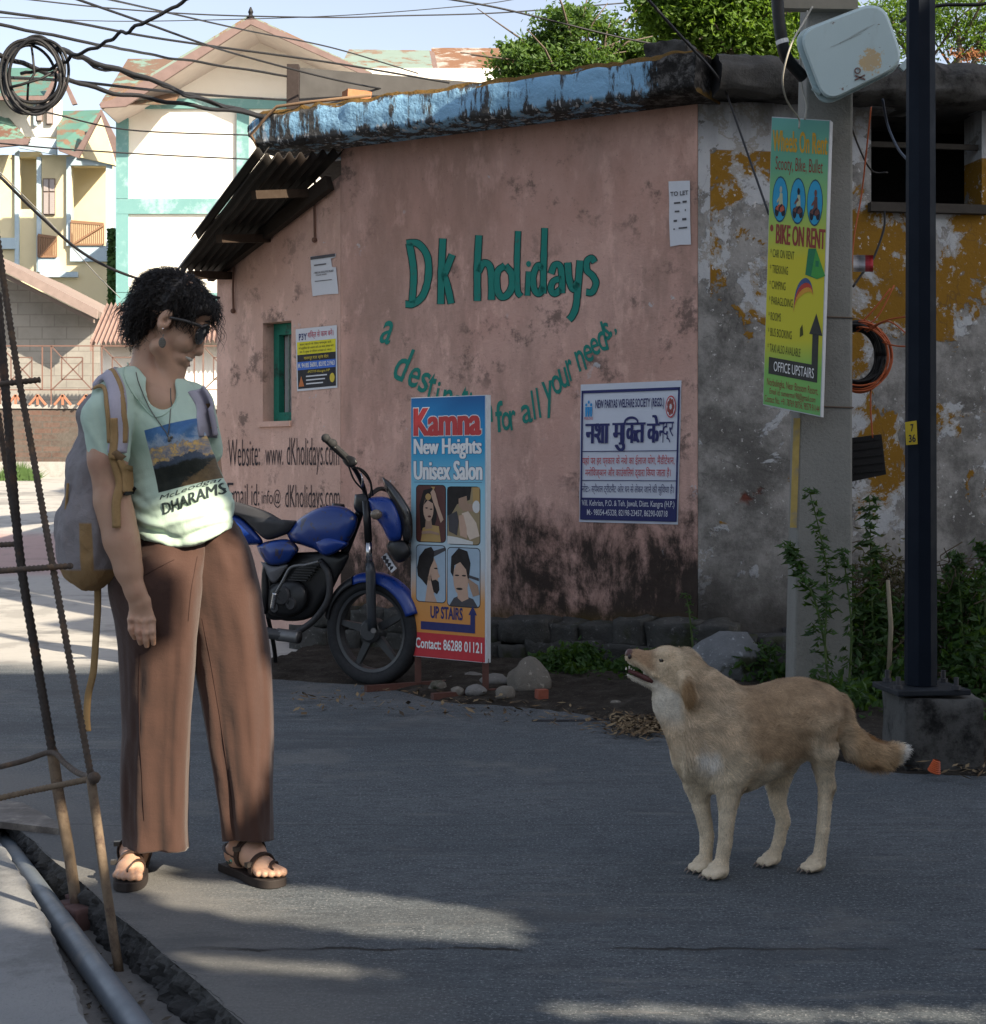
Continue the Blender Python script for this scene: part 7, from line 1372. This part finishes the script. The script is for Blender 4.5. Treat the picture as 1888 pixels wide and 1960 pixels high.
# legs
def lg(pts):
    for i, (a, b) in enumerate(zip(pts, pts[1:])): DF.cap(D(*a[:3]), D(*b[:3]), dm(a[3]), dm(b[3]), (.03, .014, .005, .003, .003, .003, .003)[i], 'add', 1.0)
nf, ff, nh, fh = -.075, -.008, -.005, .055
lg([(1402, 1440, -.055, 42), (1398, 1490, -.07, 29), (1395, 1525, nf, 20), (1391, 1580, nf, 14), (1389, 1612, nf, 13.5), (1382, 1650, nf, 12), (1379, 1668, nf, 13)])
lg([(1335, 1455, .0, 34), (1335, 1500, .0, 23), (1343, 1545, ff, 16), (1354, 1597, ff, 13), (1352, 1636, ff, 11.5), (1347, 1657, ff, 12)])
lg([(1560, 1385, -.03, 50), (1573, 1432, -.035, 27), (1576, 1468, -.02, 20), (1582, 1503, nh, 14.5), (1579, 1545, nh, 12.5), (1576, 1590, nh, 12), (1570, 1635, nh, 11.5), (1565, 1652, nh, 12)]); DF.cap(D(1580, 1490, nh), D(1590, 1506, nh), dm(12), dm(9), .012)
lg([(1535, 1390, .10, 42), (1503, 1452, .10, 27), (1488, 1500, .085, 21), (1490, 1540, fh + .01, 15), (1499, 1570, fh, 12.5), (1492, 1610, fh, 11.5), (1481, 1640, fh, 11.5)]); DF.cap(D(1497, 1555, fh), D(1504, 1574, fh), dm(11), dm(8), .012)
dc((1555, 1395, .03), (1560, 1405, .03), 40, 36, .03)
def paw(cx_, cy_, dy, wd, ln):                         # four toes pointing left and forward
    c = D(cx_, cy_, dy); fw = Vector((-.93, -.36, 0)); sd = Vector((-.36, .93, 0)); z0 = .014
    DF.cap(Vector((c.x, c.y, .024)) - fw * .0, Vector((c.x, c.y, .022)) + fw * ln * .35, wd * .52, wd * .5, .010)
    for o, e in ((-.36, .72), (-.13, .95), (.13, .95), (.36, .72)): DF.cap(Vector((c.x, c.y, .019)) + sd * o * wd * 1.35 + fw * ln * .25, Vector((c.x, c.y, .0135)) + sd * o * wd * 1.45 + fw * ln * e, wd * .23, wd * .205, .0015)
    for o in (-.25, 0, .25): a_ = Vector((c.x, c.y, .036)) + sd * o * wd * 1.4 + fw * ln * .45; b_ = Vector((c.x, c.y, .020)) + sd * o * wd * 1.45 + fw * ln * 1.15; DF.cap(a_, b_, .0028, .0034, .002, 'sub')
paw(1379, 1668, nf, .046, .045); paw(1349, 1658, ff, .042, .042); paw(1566, 1652, nh, .042, .045); paw(1481, 1646, fh, .040, .044)
# tail: thick, swept out to the right and lifted at the end
tl_ = [(1588, 1380, .02, 24), (1608, 1398, .015, 22), (1636, 1424, .01, 21), (1664, 1443, .01, 21), (1690, 1449, .01, 18), (1712, 1441, .01, 13), (1730, 1434, .01, 6)]
for a, b in zip(tl_, tl_[1:]): DF.cap(D(*a[:3]), D(*b[:3]), dm(a[3]), dm(b[3]), .02, 'add', .8)
# hanging near ear laid back, far ear
for a, b in zip([(1306, 1294, -.085, 11), (1312, 1310, -.10, 14), (1318, 1330, -.105, 12), (1321, 1350, -.10, 6)], [(1312, 1310, -.10, 14), (1318, 1330, -.105, 12), (1321, 1350, -.10, 6)]): DF.cap(D(*a[:3]), D(*b[:3]), dm(a[3]), dm(b[3]), .008, 'add', .55)
Vd, Qd = DF.mesh(); DF = None; Vd = smooth_mesh(Vd, Qd, 2, .4); Nd = normals(Vd, Qd)
lmp = np.array([mnoise.fractal(Vector((p[0] * 16, p[1] * 16, p[2] * 22)), 1, 2, 3) for p in Vd]); Vd = Vd + Nd * (lmp * np.where(Vd[:, 2] < .27, .0008, .003))[:, None]
def dog_mat(name, blade):
    n = NM(name); x, y, z = n.xyz(); f = n.noise(14, 5, .65); g2 = n.noise(160, 4, .75, st=(.6, 1, 1))
    X = lambda q: D(q, 0).x
    Zp = lambda q: D(0, q).z
    jz = n.math('ADD', z, n.math('MULTIPLY', n.math('ADD', f, -.5), .16)); jx = n.math('ADD', x, n.math('MULTIPLY', n.math('ADD', f, -.5), .10))
    tan = n.mix(f, (.62, .47, .31), (.74, .60, .43)); cream = n.mix(f, (.74, .62, .445), (.83, .72, .55)); back = n.mix(f, (.43, .29, .17), (.56, .41, .265)); white = (.86, .83, .77)
    c = n.mix(n.sm(jz, Zp(1475), Zp(1395)), cream, tan)
    c = n.mix(n.math('MULTIPLY', n.sm(jz, Zp(1400), Zp(1340)), n.sm(jx, X(1380), X(1460))), c, back)
    c = n.mix(n.math('MULTIPLY', n.math('MULTIPLY', n.sm(jx, X(1400), X(1450)), n.sm(jx, X(1560), X(1530))), n.sm(jz, Zp(1480), Zp(1440))), c, back)
    hd = n.sm(jx, X(1330), X(1300)); c = n.mix(n.math('MULTIPLY', hd, n.sm(jz, Zp(1330), Zp(1300))), c, n.mix(f, (.64, .50, .33), (.76, .63, .46)))
    dd = n.t.nodes.new('ShaderNodeVectorMath'); dd.operation = 'DISTANCE'; n.L(n.pos, dd.inputs[0]); dd.inputs[1].default_value = D(1355, 1455, -.09); c = n.mix(n.sm(n.math('ADD', dd.outputs['Value'], n.math('MULTIPLY', n.math('ADD', f, -.5), .08)), .055, .02), c, white)
    line = n.math('SUBTRACT', z, n.math('MULTIPLY', x, -.62))              # pale lower cheek and throat
    l0 = Zp(1296) + .62 * X(1250); c = n.mix(n.math('MULTIPLY', n.math('MULTIPLY', n.sm(n.math('ADD', line, n.math('MULTIPLY', n.math('ADD', f, -.5), .02)), l0 + .010, l0 - .01), n.sm(x, X(1310), X(1290))), n.sm(z, Zp(1400), Zp(1350))), c, (.80, .74, .63))
    mz = n.math('MULTIPLY', n.sm(x, X(1262), X(1240)), n.sm(line, l0 + .008, l0 + .028)); c = n.mix(n.math('MULTIPLY', mz, .7), c, (.36, .20, .10))
    ed = n.t.nodes.new('ShaderNodeVectorMath'); ed.operation = 'DISTANCE'; n.L(n.vscale(n.pos, (1, .6, .45)), ed.inputs[0]); q = D(1319, 1336, -.12); ed.inputs[1].default_value = (q.x, q.y * .6, q.z * .45); c = n.mix(n.sm(ed.outputs['Value'], .032, .014), c, n.mix(f, (.30, .18, .09), (.50, .33, .18)))
    c = n.mix(n.sm(jx, X(1728), X(1738)), c, white); c = n.mix(n.math('MULTIPLY', n.sm(x, X(1615), X(1650)), n.sm(x, X(1728), X(1715))), c, n.mix(f, (.56, .38, .21), (.66, .47, .29)))
    c = n.mix(n.sm(g2, .3, .75, 0, .35), c, n.mix(1.0, c, (.55, .5, .45), 'MULTIPLY'))
    if blade: v = n.vcol('tint'); c = n.mix(1.0, c, v, 'MULTIPLY')
    return n.done(c, .75, g2, .5, .004, spec=.15)
mesh_obj('body', Vd, Qd, dog_mat('dog_coat', False), None, G, True); print('dog', len(Vd))
# coat of fine hairs lying along the body
nb = 120000; ar_ = np.linalg.norm(np.cross(Vd[Qd[:, 1]] - Vd[Qd[:, 0]], Vd[Qd[:, 3]] - Vd[Qd[:, 0]]), axis=1); fi = RNG.choice(len(Qd), nb, p=ar_ / ar_.sum()); wt = RNG.dirichlet((1, 1, 1, 1), nb)
P_ = (Vd[Qd[fi]] * wt[:, :, None]).sum(1); N_ = Nd[Qd[fi, 0]]
xx_ = (P_[:, 0] - D(1200, 0).x) / (D(1620, 0).x - D(1200, 0).x); zz_ = P_[:, 2]
flow = np.stack([np.where(zz_ < .25, .1, .85), np.zeros(nb), np.where(zz_ < .25, -1.0, -.55)], 1); hdm = P_[:, 0] < D(1300, 0).x; flow[hdm] = (.9, 0, -.5); nk = (P_[:, 0] > D(1300, 0).x) & (P_[:, 0] < D(1400, 0).x) & (zz_ > .27); flow[nk] = (.65, 0, -.9); tlm = P_[:, 0] > D(1610, 0).x; flow[tlm] = (.9, 0, -.45)
flow += RNG.normal(size=flow.shape) * .22; flow += np.array([mnoise.noise_vector(Vector((p[0] * 14, p[1] * 14, p[2] * 14))) for p in P_]) * 1.2
flow -= N_ * (flow * N_).sum(1)[:, None]; flow /= np.linalg.norm(flow, axis=1)[:, None] + 1e-9
Lh = np.where(hdm, .007, np.where(zz_ < .2, .006, .011)); Lh = np.where(nk, .019, Lh); Lh = np.where(tlm, .022, Lh); Lh = np.where((P_[:, 0] > D(1540, 0).x) & (zz_ > .3) & ~tlm, .013, Lh); Lh = Lh * RNG.uniform(.6, 1.2, nb); paws = zz_ < .04; Lh = np.where(paws, .0015, Lh)
mouthm = np.zeros(nb, bool); dmo = np.abs((P_[:, 2] - D(0, 1292).z) + .44 * (P_[:, 0] - D(1222, 0).x)); mouthm = (P_[:, 0] < D(1254, 0).x) & (dmo < .011); Lh[mouthm] = 0.0005
side = np.cross(flow, N_); wdh = .00065; lift = np.where(tlm, .55, .30)[:, None]; lift = np.where(nk[:, None], .4, lift)
a = P_ - side * wdh - N_ * .001; b = P_ + side * wdh - N_ * .001; m1 = P_ + flow * (Lh * .55)[:, None] + N_ * (Lh[:, None] * lift * .8); tp = P_ + flow * Lh[:, None] + N_ * (Lh[:, None] * lift) + np.stack([np.zeros(nb), np.zeros(nb), -Lh * .15], 1)
vv = np.stack([a, b, m1 + side * wdh * .7, m1 - side * wdh * .7, tp], 1).reshape(-1, 3); i5 = np.arange(nb) * 5
o = mesh_obj('fur', vv, [], dog_mat('dog_hair', True), None, G, False, origin=None) if False else None
me = bpy.data.meshes.new('fur'); org_ = np.array(ORG[G.name]); me.vertices.add(len(vv)); me.vertices.foreach_set('co', (vv - org_).ravel())
lp_ = np.stack([i5, i5 + 1, i5 + 2, i5 + 3], 1); tr_ = np.stack([i5 + 3, i5 + 2, i5 + 4], 1); me.loops.add(nb * 7); me.loops.foreach_set('vertex_index', np.concatenate([lp_.ravel(), tr_.ravel()]).astype(np.int32)); me.polygons.add(nb * 2)
me.polygons.foreach_set('loop_start', np.concatenate([np.arange(nb) * 4, nb * 4 + np.arange(nb) * 3]).astype(np.int32)); me.update(calc_edges=True); me.validate(); me.materials.append(dog_mat('dog_hair', True))
at_ = me.color_attributes.new('tint', 'FLOAT_COLOR', 'POINT'); tv = np.repeat(RNG.uniform(.7, 1.25, nb) * (1 + .35 * np.array([mnoise.noise(Vector((p[0] * 30, p[1] * 30, p[2] * 45))) for p in P_])), 5); cc_ = np.ones((len(vv), 4), np.float32); cc_[:, :3] = tv[:, None]; at_.data.foreach_set('color', cc_.ravel())
o = bpy.data.objects.new('fur', me); COL.objects.link(o); o.parent = G; ORG[o.name] = ORG[G.name]; o['kind'] = 'stuff'
mb = MB()
for cx_, cy_, dy_, wd_, ln_ in ((1379, 1668, nf, .046, .045), (1349, 1658, ff, .042, .042), (1566, 1652, nh, .042, .045), (1481, 1646, fh, .040, .044)):
    c = D(cx_, cy_, dy_); fw = Vector((-.93, -.36, 0)); sd = Vector((-.36, .93, 0))
    for o_, e_ in ((-.36, .72), (-.13, .95), (.13, .95), (.36, .72)): p = Vector((c.x, c.y, .011)) + sd * o_ * wd_ * 1.45 + fw * (ln_ * e_ + wd_ * .2); mb.tube([p, p + fw * .007 + Vector((0, 0, -.003)), p + fw * .012 + Vector((0, 0, -.008))], [.0028, .0022, .0006], 6)
build(mb, 'claw', flat((.22, .18, .15), .5), G, smooth=True)
# nose, eyes, mouth lining, teeth
M_NOSE = flat((.03, .02, .02), .35, spec=.5)
mb = MB(); mb.ball(D(1206, 1252, -.017), (dm(9), .017, dm(10)), 16); q = mb.v; build(mb, 'nose', flat((.10, .05, .045), .4, var=.3), G, smooth=True)
mb = MB(); mb.ball(D(1206, 1257, -.034), (dm(4), .004, dm(5)), 10); build(mb, 'nostril', M_NOSE, G, smooth=True)
mb = MB(); mb.ball(D(1267, 1264, -.046), (dm(8), .011, dm(5.5)), 14, R=Matrix.Rotation(.5, 3, 'Y')); build(mb, 'eye', flat((.012, .008, .006), .12, spec=.7), G, smooth=True)
mb = MB(); mb.tube([D(*p) for p in ((1203, 1284, -.03), (1220, 1290, -.036), (1240, 1300, -.045), (1250, 1306, -.05))], [dm(3.4), dm(4.5), dm(5.5), dm(3)], 8, flatten=1.0); build(mb, 'mouth_lining', flat((.085, .028, .026), .5), G, smooth=True)
mb = MB()
for x_, y_, h_ in ((1205, 1275, 7), (1199, 1282, -5), (1209, 1279, 4), (1214, 1282, 3.5)): mb.lathe(D(x_, y_, -.030), (0, 0, -1 if h_ > 0 else 1), [(dm(1.8), 0), (dm(1.4), abs(dm(h_)) * .6), (dm(.3), abs(dm(h_)))], 6)
build(mb, 'tooth', flat((.62, .58, .50), .35), G)
# ================================================================ MOTORCYCLE
B0 = gnd(715, 1311); bd = Vector((.866, -.5, 0)); bn = Vector((-.5, -.866, 0)); BP = Plane(B0, bn)
MC = thing('motorcycle', tuple(B0), 'blue and black motorcycle parked against the pink wall behind the salon board', 'motorcycle')
def zb(x, y): return ((440 + x / 3.5) * .957, (840 + y / 3.5) * .957)
def bp(x, y, off=0.0): return BP.hit(*zb(x, y), off)
M_BLUE = NM('blue_lacquer'); _g = M_BLUE.noise(16, 4, .6, dist=.8); M_BLUE = M_BLUE.done(M_BLUE.mix(M_BLUE.sm(_g, .56, .6), (.006, .032, .18), (.035, .03, .06)), .33, spec=.5, Coat_Weight=.15)
M_BLUE2 = flat((.005, .034, .215), .33, var=.05, spec=.6); M_BLK = flat((.012, .012, .013), .4, spec=.4); M_GUM = flat((.02, .021, .023), .75, var=.3, scale=50); M_CHR = flat((.5, .5, .52), .22, metal=1.0); M_ENG = flat((.05, .05, .053), .5, metal=.4, var=.3, scale=60); M_ALU = flat((.17, .17, .17), .45, metal=.6, var=.25, scale=40); M_GREYP = flat((.13, .13, .14), .5)
def rsolid(poly, w, name, mat, parent, off=0.0, k=5, r=None, inset=.86, smooth=True):
    pl = cr(list(poly) + [poly[0]], k)[:-1]; cx = sum(p[0] for p in pl) / len(pl); cy = sum(p[1] for p in pl) / len(pl); L_ = []
    for o, s in ((-1, inset * .85), (-.85, inset + .06), (-.45, 1), (.45, 1), (.85, inset + .06), (1, inset * .85)): L_.append([bp(cx + (x - cx) * s, cy + (y - cy) * s, off + o * w) for x, y in pl])
    return build(stack(MB(), L_), name, mat, parent, smooth=smooth, recalc=True)
def btube(pts, r, n=10): m = MB(); m.tube([bp(*p) for p in cr(pts, 6)], r, n); return m
wc = bp(1075, 1475); WR = (wc - bp(1075, 1858)).length
def wheel(c, nm):
    wl = bpy.data.objects.new(nm, None); COL.objects.link(wl); wl.parent = MC; ORG[wl.name] = ORG[MC.name]; R = WR
    m = MB(); m.lathe(c, bn, [(R - .07, -.028), (R - .05, -.040), (R - .02, -.042), (R - .004, -.025), (R, 0), (R - .004, .025), (R - .02, .042), (R - .05, .040), (R - .07, .028), (R - .07, -.028)], 64); build(m, 'tyre', M_GUM, wl, smooth=True)
    m = MB(); m.lathe(c, bn, [(R - .069, -.03), (R - .085, -.026), (R - .088, 0), (R - .085, .026), (R - .069, .03)], 64); m.lathe(c, bn, [(0, .05), (.045, .05), (.06, .035), (.062, -.035), (.045, -.05), (0, -.05)], 28)
    for k in range(5):
        a = 2 * math.pi * k / 5 + .45; r_ = bd * math.cos(a) + Z * math.sin(a); t_ = bn.cross(r_)
        m.hexa([c + r_ * q + t_ * s * wv + bn * e * .012 for q, wv, e, s in ((.05, .022, -1, -1), (.05, .022, -1, 1), (.05, .022, 1, 1), (.05, .022, 1, -1), (R - .08, .013, -1, -1), (R - .08, .013, -1, 1), (R - .08, .013, 1, 1), (R - .08, .013, 1, -1))])
    build(m, 'rim', flat((.035, .037, .04), .4, spec=.5), wl, recalc=True)
wheel(wc, 'front_wheel'); wr = wc - bd * 1.12; wheel(wr, 'rear_wheel')
# front fender: U-section arc
def fender(a0, a1, mat, nm, c=wc, rr=.022, wd=.062):
    m = MB(); n_ = 28
    m.grid(lambda u, v: c + (bd * math.cos(a0 + (a1 - a0) * u) + Z * math.sin(a0 + (a1 - a0) * u)) * (WR + rr - .05 * abs(2 * v - 1) ** 3) + bn * wd * (2 * v - 1) * (1 - .25 * max(0, 2 * u - 1.4)), n_, 12); o = build(m, nm, mat, MC, smooth=True); s = o.modifiers.new('t', 'SOLIDIFY'); s.thickness = .004
fender(.35, 1.95, M_BLUE2, 'front_fender'); fender(1.95, 2.95, M_BLK, 'fender_flap'); fender(.9, 2.6, M_BLK, 'rear_fender', wr)
for s in (1, -1):
    m = MB(); m.tube([bp(1024, 565, .085 * s), bp(1040, 850, .085 * s)], .020, 14); build(m, 'fork_tube', M_BLK, MC, smooth=True)
    m = MB(); m.tube([bp(1040, 850, .085 * s), bp(1048, 1005, .085 * s)], .017, 14); build(m, 'fork_tube', M_CHR, MC, smooth=True)
    m = MB(); m.tube([bp(1047, 1000, .085 * s), bp(1055, 1060, .085 * s), bp(1062, 1380, .085 * s), bp(1070, 1470, .07 * s)], [.022, .026, .024, .026], 14); build(m, 'fork_leg', flat((.03, .035, .042), .35, spec=.5), MC, smooth=True)
build(btube([(1075, 1475, -.09), (1075, 1475, .1)], .014), 'axle', M_ALU, MC)
rsolid([(1030, 548), (1110, 535), (1195, 552), (1250, 640), (1278, 760), (1262, 850), (1190, 850), (1130, 740), (1060, 645)], .11, 'headlight_cowl', M_BLUE2, MC)
rsolid([(1135, 395), (1205, 445), (1290, 555), (1345, 670), (1345, 840), (1290, 860), (1275, 745), (1200, 565), (1150, 470)], .085, 'windscreen', flat((.018, .018, .02), .15, spec=.7), MC)
m = MB(); m.ball(bp(1095, 662, .15), (.030, .02, .026), 14); build(m, 'turn_signal', flat((.16, .13, .10), .25, spec=.6), MC, smooth=True)
rsolid([(1190, 840), (1300, 850), (1340, 940), (1250, 1000), (1170, 900)], .10, 'headlight', M_BLK, MC)
m = MB(); p = [bp(1130, 960, .04), bp(1165, 930, .04), bp(1235, 1040, .10), bp(1200, 1070, .10)]; m.slab(p, bn, .006); o = build(m, 'number_plate', flat((.45, .45, .46), .5), MC, recalc=True)
m = MB(); 
for k in range(4): q = bp(1152 + 17 * k, 965 + 25 * k, .055 + .012 * k); m.box(q, (.018, .004, .022), math.atan2(bd.y, bd.x))
build(m, 'plate_number', M_INKK, MC)
rsolid([(468, 800), (520, 725), (600, 660), (700, 612), (800, 598), (900, 622), (965, 690), (935, 800), (850, 905), (745, 952), (660, 905), (560, 872), (500, 850)], .125, 'fuel_tank', M_BLUE, MC)
rsolid([(650, 850), (760, 815), (900, 860), (830, 920), (745, 950), (690, 920)], .135, 'tank_panel', M_BLUE2, MC)
m = MB(); m.lathe(bp(830, 600, .0), (bd * .1 + Z), [(.0, .012), (.03, .010), (.034, 0), (.034, -.02)], 20); build(m, 'fuel_cap', M_BLK, MC)
rsolid([(-150, 560), (0, 560), (110, 572), (230, 605), (350, 650), (450, 705), (540, 708), (510, 775), (440, 810), (330, 838), (240, 770), (140, 680), (0, 640), (-150, 640)], .115, 'seat', flat((.045, .045, .048), .55, var=.15, spec=.35), MC)
rsolid([(90, 655), (170, 700), (300, 845), (240, 875), (120, 860), (20, 760), (-60, 690)], .105, 'tail_panel', M_BLUE2, MC)
rsolid([(255, 880), (340, 848), (480, 836), (552, 900), (520, 955), (470, 1005), (350, 1018), (285, 950)], .12, 'side_panel', M_BLUE, MC)
rsolid([(285, 990), (380, 1022), (480, 1010), (440, 1080), (395, 1140), (345, 1120)], .10, 'lower_panel', M_GREYP, MC)
eng = bpy.data.objects.new('engine', None); COL.objects.link(eng); eng.parent = MC; ORG[eng.name] = ORG[MC.name]
rsolid([(330, 1180), (420, 1120), (560, 1130), (620, 1220), (590, 1330), (480, 1380), (340, 1350)], .09, 'crankcase', M_BLK, eng)
m = MB()
for x, y, r, e in ((448, 1228, .052, .10), (512, 1285, .034, .095), (400, 1310, .03, .09)): m.lathe(bp(x, y, e - .02), bn, [(r, 0), (r, .018), (r * .85, .026), (r * .5, .026), (r * .45, .021), (0, .021)], 28)
build(m, 'crank_cover', M_ENG, eng, smooth=False)
m = MB()
for k in range(8): a = bp(600 + 14 * k, 1115 - 18 * k, 0); m.box(a, (.12, .15, .006), math.atan2(bd.y, bd.x))
rr = build(m, 'cylinder_fin', flat((.05, .05, .052), .5, metal=.3), eng)
build(btube([(700, 985, .05), (760, 1080, .06), (760, 1250, .06), (660, 1400, .06), (520, 1500, .07)], .018), 'exhaust_pipe', M_ENG, MC, smooth=True)
build(btube([(560, 1522, .10), (480, 1512, .11), (330, 1490, .12), (120, 1440, .12)], .030, 14), 'muffler', flat((.05, .05, .052), .4), MC, smooth=True)
build(btube([(405, 1502, .11), (480, 1512, .108), (556, 1522, .10)], .034, 14), 'heat_shield', M_ALU, MC, smooth=True)
build(btube([(690, 992, .11), (600, 1015, .13), (545, 1020, .14), (490, 1040, .145), (440, 1130, .15), (392, 1212, .15)], .008), 'kick_lever', M_ALU, MC, smooth=True)
build(btube([(388, 1212, .15), (378, 1262, .15), (368, 1322, .15)], .014), 'kick_pedal', M_CHR, MC, smooth=True)
for nm, pts, r in (('frame_tube', [(980, 640, 0), (940, 760, 0), (860, 960, 0), (760, 1180, 0), (660, 1340, 0), (480, 1380, 0), (320, 1330, 0)], .022), ('frame_tube', [(480, 860, .06), (330, 1020, .07), (320, 1200, .07), (310, 1340, .06)], .018), ('swingarm', [(320, 1330, .07), (120, 1400, .08), (-60, 1440, .08)], .02), ('shock_absorber', [(150, 900, .10), (40, 1150, .11), (-40, 1400, .11)], .024), ('side_stand', [(330, 1350, -.08), (380, 1600, -.18), (395, 1790, -.24)], .012)): build(btube(pts, r), nm, M_BLK, MC, smooth=True)
rsolid([(300, 1000), (430, 940), (600, 925), (880, 925), (880, 1010), (740, 1240), (620, 1390), (450, 1400), (330, 1380), (290, 1200)], .045, 'engine_gap_fill', M_BLK, MC)  # added black mass, stands in for the shade between engine and frame
# handlebar turned toward the road, levers, cables
build(btube([(1025, 560, .04), (1005, 470, .06), (960, 370, .14), (890, 272, .24)], .012), 'handlebar', M_BLK, MC, smooth=True)
build(btube([(1025, 560, -.04), (1060, 520, -.12), (1130, 480, -.22), (1230, 520, -.36)], .012), 'handlebar', M_BLK, MC, smooth=True)
m = btube([(890, 268, .24), (820, 205, .31), (745, 130, .38)], .019, 14); m.ball(bp(741, 127, .385), .023, 10); m.ball(bp(790, 165, .34), .024, 10); build(m, 'grip', M_GUM, MC, smooth=True)
rsolid([(860, 240), (940, 260), (960, 310), (900, 330), (858, 285)], .025, 'switch_block', M_BLK, MC, off=.24)
build(btube([(900, 300, .26), (870, 260, .30), (800, 190, .39)], .006), 'brake_lever', M_BLK, MC, smooth=True)
for pts in ([(930, 330, .2), (1000, 350, .2), (1050, 420, .15), (1070, 530, .1)], [(900, 320, .22), (940, 420, .2), (1010, 500, .12), (1040, 560, .08)], [(960, 330, .18), (1030, 400, .1), (1060, 470, .08), (1045, 560, .05)]): build(btube(pts, .005, 6), 'control_cable', M_BLK, MC, smooth=True)
m = MB(); m.tube([bp(985, 375, .1), bp(1000, 430, .1), bp(996, 480, .08)], .007, 8); build(m, 'clamp', M_CHR, MC, smooth=True)
rsolid([(945, 520), (1030, 520), (1050, 600), (1000, 660), (940, 620)], .07, 'instrument_housing', M_BLK, MC)
# ================================================================ STEEL BAR CAGE IN THE FOREGROUND
def ribbed(pts, r, pitch=.012, amp=.16, n=7):
    q = [Vector(p) for p in pts]; out = []; L = 0
    for a, b in zip(q, q[1:]):
        d = (b - a).length; k = max(2, int(d / (pitch / 2)))
        for i in range(k): out.append(a.lerp(b, i / k))
    out.append(q[-1]); m = MB(); m.tube(out, [r * (1 + amp * (1 if i % 2 else -1)) for i in range(len(out))], n); return m
RC = thing('rebar_cage', tuple(gnd(228, 1858, -.095)), 'leaning rusty steel reinforcing-bar cage standing in the drain at left', 'rebar cage')
def cp(pts): return [at(*p) for p in cr(pts, 4)]
M_BARD = flat((.045, .038, .034), .8, var=.5, scale=70, bump=.5, stain=(.10, .06, .04)); M_BARL = flat((.17, .125, .085), .85, var=.4, scale=60, bump=.6, stain=(.09, .06, .045))
build(ribbed(cp([(-8, 440, 4.0), (30, 690, 3.98), (61, 860, 3.96), (118, 1180, 3.84), (174, 1486, 3.80)]), .0085), 'upright_bar', M_RUSTBAR, RC, smooth=True)
o = MB(); o.tube(cp([(174, 1490, 3.80), (188, 1590, 3.78), (208, 1730, 3.75), (230, 1872, 3.73)]), [.0115 + .002 * mnoise.noise(Vector((i, 3, 0))) for i in range(13)], 10); build(o, 'upright_bar', M_BARL, RC, smooth=True)
build(ribbed(cp([(-6, 560, 4.3), (14, 790, 4.28), (36, 1050, 4.26), (66, 1240, 4.24), (100, 1440, 4.22)]), .0125, .015, .10), 'upright_bar', M_BARD, RC, smooth=True)
o = MB(); o.tube(cp([(100, 1436, 4.22), (112, 1520, 4.20), (130, 1620, 4.17), (150, 1760, 4.12)]), [.015 + .002 * mnoise.noise(Vector((i, 7, 0))) for i in range(13)], 10); build(o, 'upright_bar', M_BARL, RC, smooth=True)
build(ribbed(cp([(-4, 790, 4.35), (8, 870, 4.35), (36, 1052, 4.36), (72, 1280, 4.40), (97, 1430, 4.45)]), .0085), 'upright_bar', M_RUSTBAR, RC, smooth=True)
for pts, mt in (([(-60, 1097, 3.98), (40, 1090, 3.88), (138, 1083, 3.84)], M_RUSTBAR), ([(-60, 1046, 4.40), (38, 1041, 4.36)], M_RUSTBAR), ([(-60, 742, 4.0), (76, 727, 3.98)], M_RUSTBAR), ([(-60, 1541, 3.95), (60, 1514, 3.92), (188, 1488, 3.79)], M_BARL)): build(ribbed([at(*p) for p in pts], .0075), 'stirrup', mt, RC, smooth=True)  # lowest stirrup painted paler, sunlight put into its colour
o = MB(); o.tube(cp([(-60, 1482, 4.3), (40, 1458, 4.25), (98, 1440, 4.2), (125, 1462, 4.1), (150, 1480, 3.95), (178, 1489, 3.8)]), .0075, 8); build(o, 'stirrup', M_RUSTBAR, RC, smooth=True)
o = MB(); o.ball(at(180, 1489, 3.79), .016, 8); build(o, 'tie_knot', M_RUSTBAR, RC, smooth=True)
m = MB(); q = [gnd(-60, 1522, .02), gnd(-60, 1566, .02), gnd(112, 1586, .02), gnd(112, 1574, .02), gnd(45, 1537, .02)]; m.slab(q, (0, 0, 1), .02); tag(build(m, 'steel_sheet', flat((.10, .085, .075), .6, var=.4, scale=12, stain=(.3, .26, .22)), recalc=True), 'dark rusty steel sheet lying across the drain behind the bars', 'metal sheet')
m = MB()
for i, (x, y, s) in enumerate(((135, 1700, .03), (150, 1730, .028), (128, 1745, .03), (146, 1760, .035), (160, 1708, .02))): rough_block(m, gnd(x, y, -.07), (s * 2, s * 1.6, s * 1.7), i * .8, 60 + i, .012, 4)
tag(build(m, 'cloth_rag', flat((.12, .07, .065), .95, var=.35, scale=40), smooth=True), 'knotted dirty brown rag at the foot of the rear bar', 'rag')
m = MB()
for i in range(420):
    y = random.uniform(3.0, 5.0); p = Vector((EX(y) - random.uniform(.05, .30), y, -.088)); s = random.uniform(.004, .014); a_ = random.uniform(0, 6.28); d_ = Vector((math.cos(a_), math.sin(a_), .2)) * s; e_ = Vector((-math.sin(a_), math.cos(a_), .3)) * s * .4; m.add([p - d_, p + e_, p + d_, p - e_], [(0, 1, 2, 3)])
struct(build(m, 'drain_litter', flat((.09, .075, .055), .9, var=.4)), 'stuff')
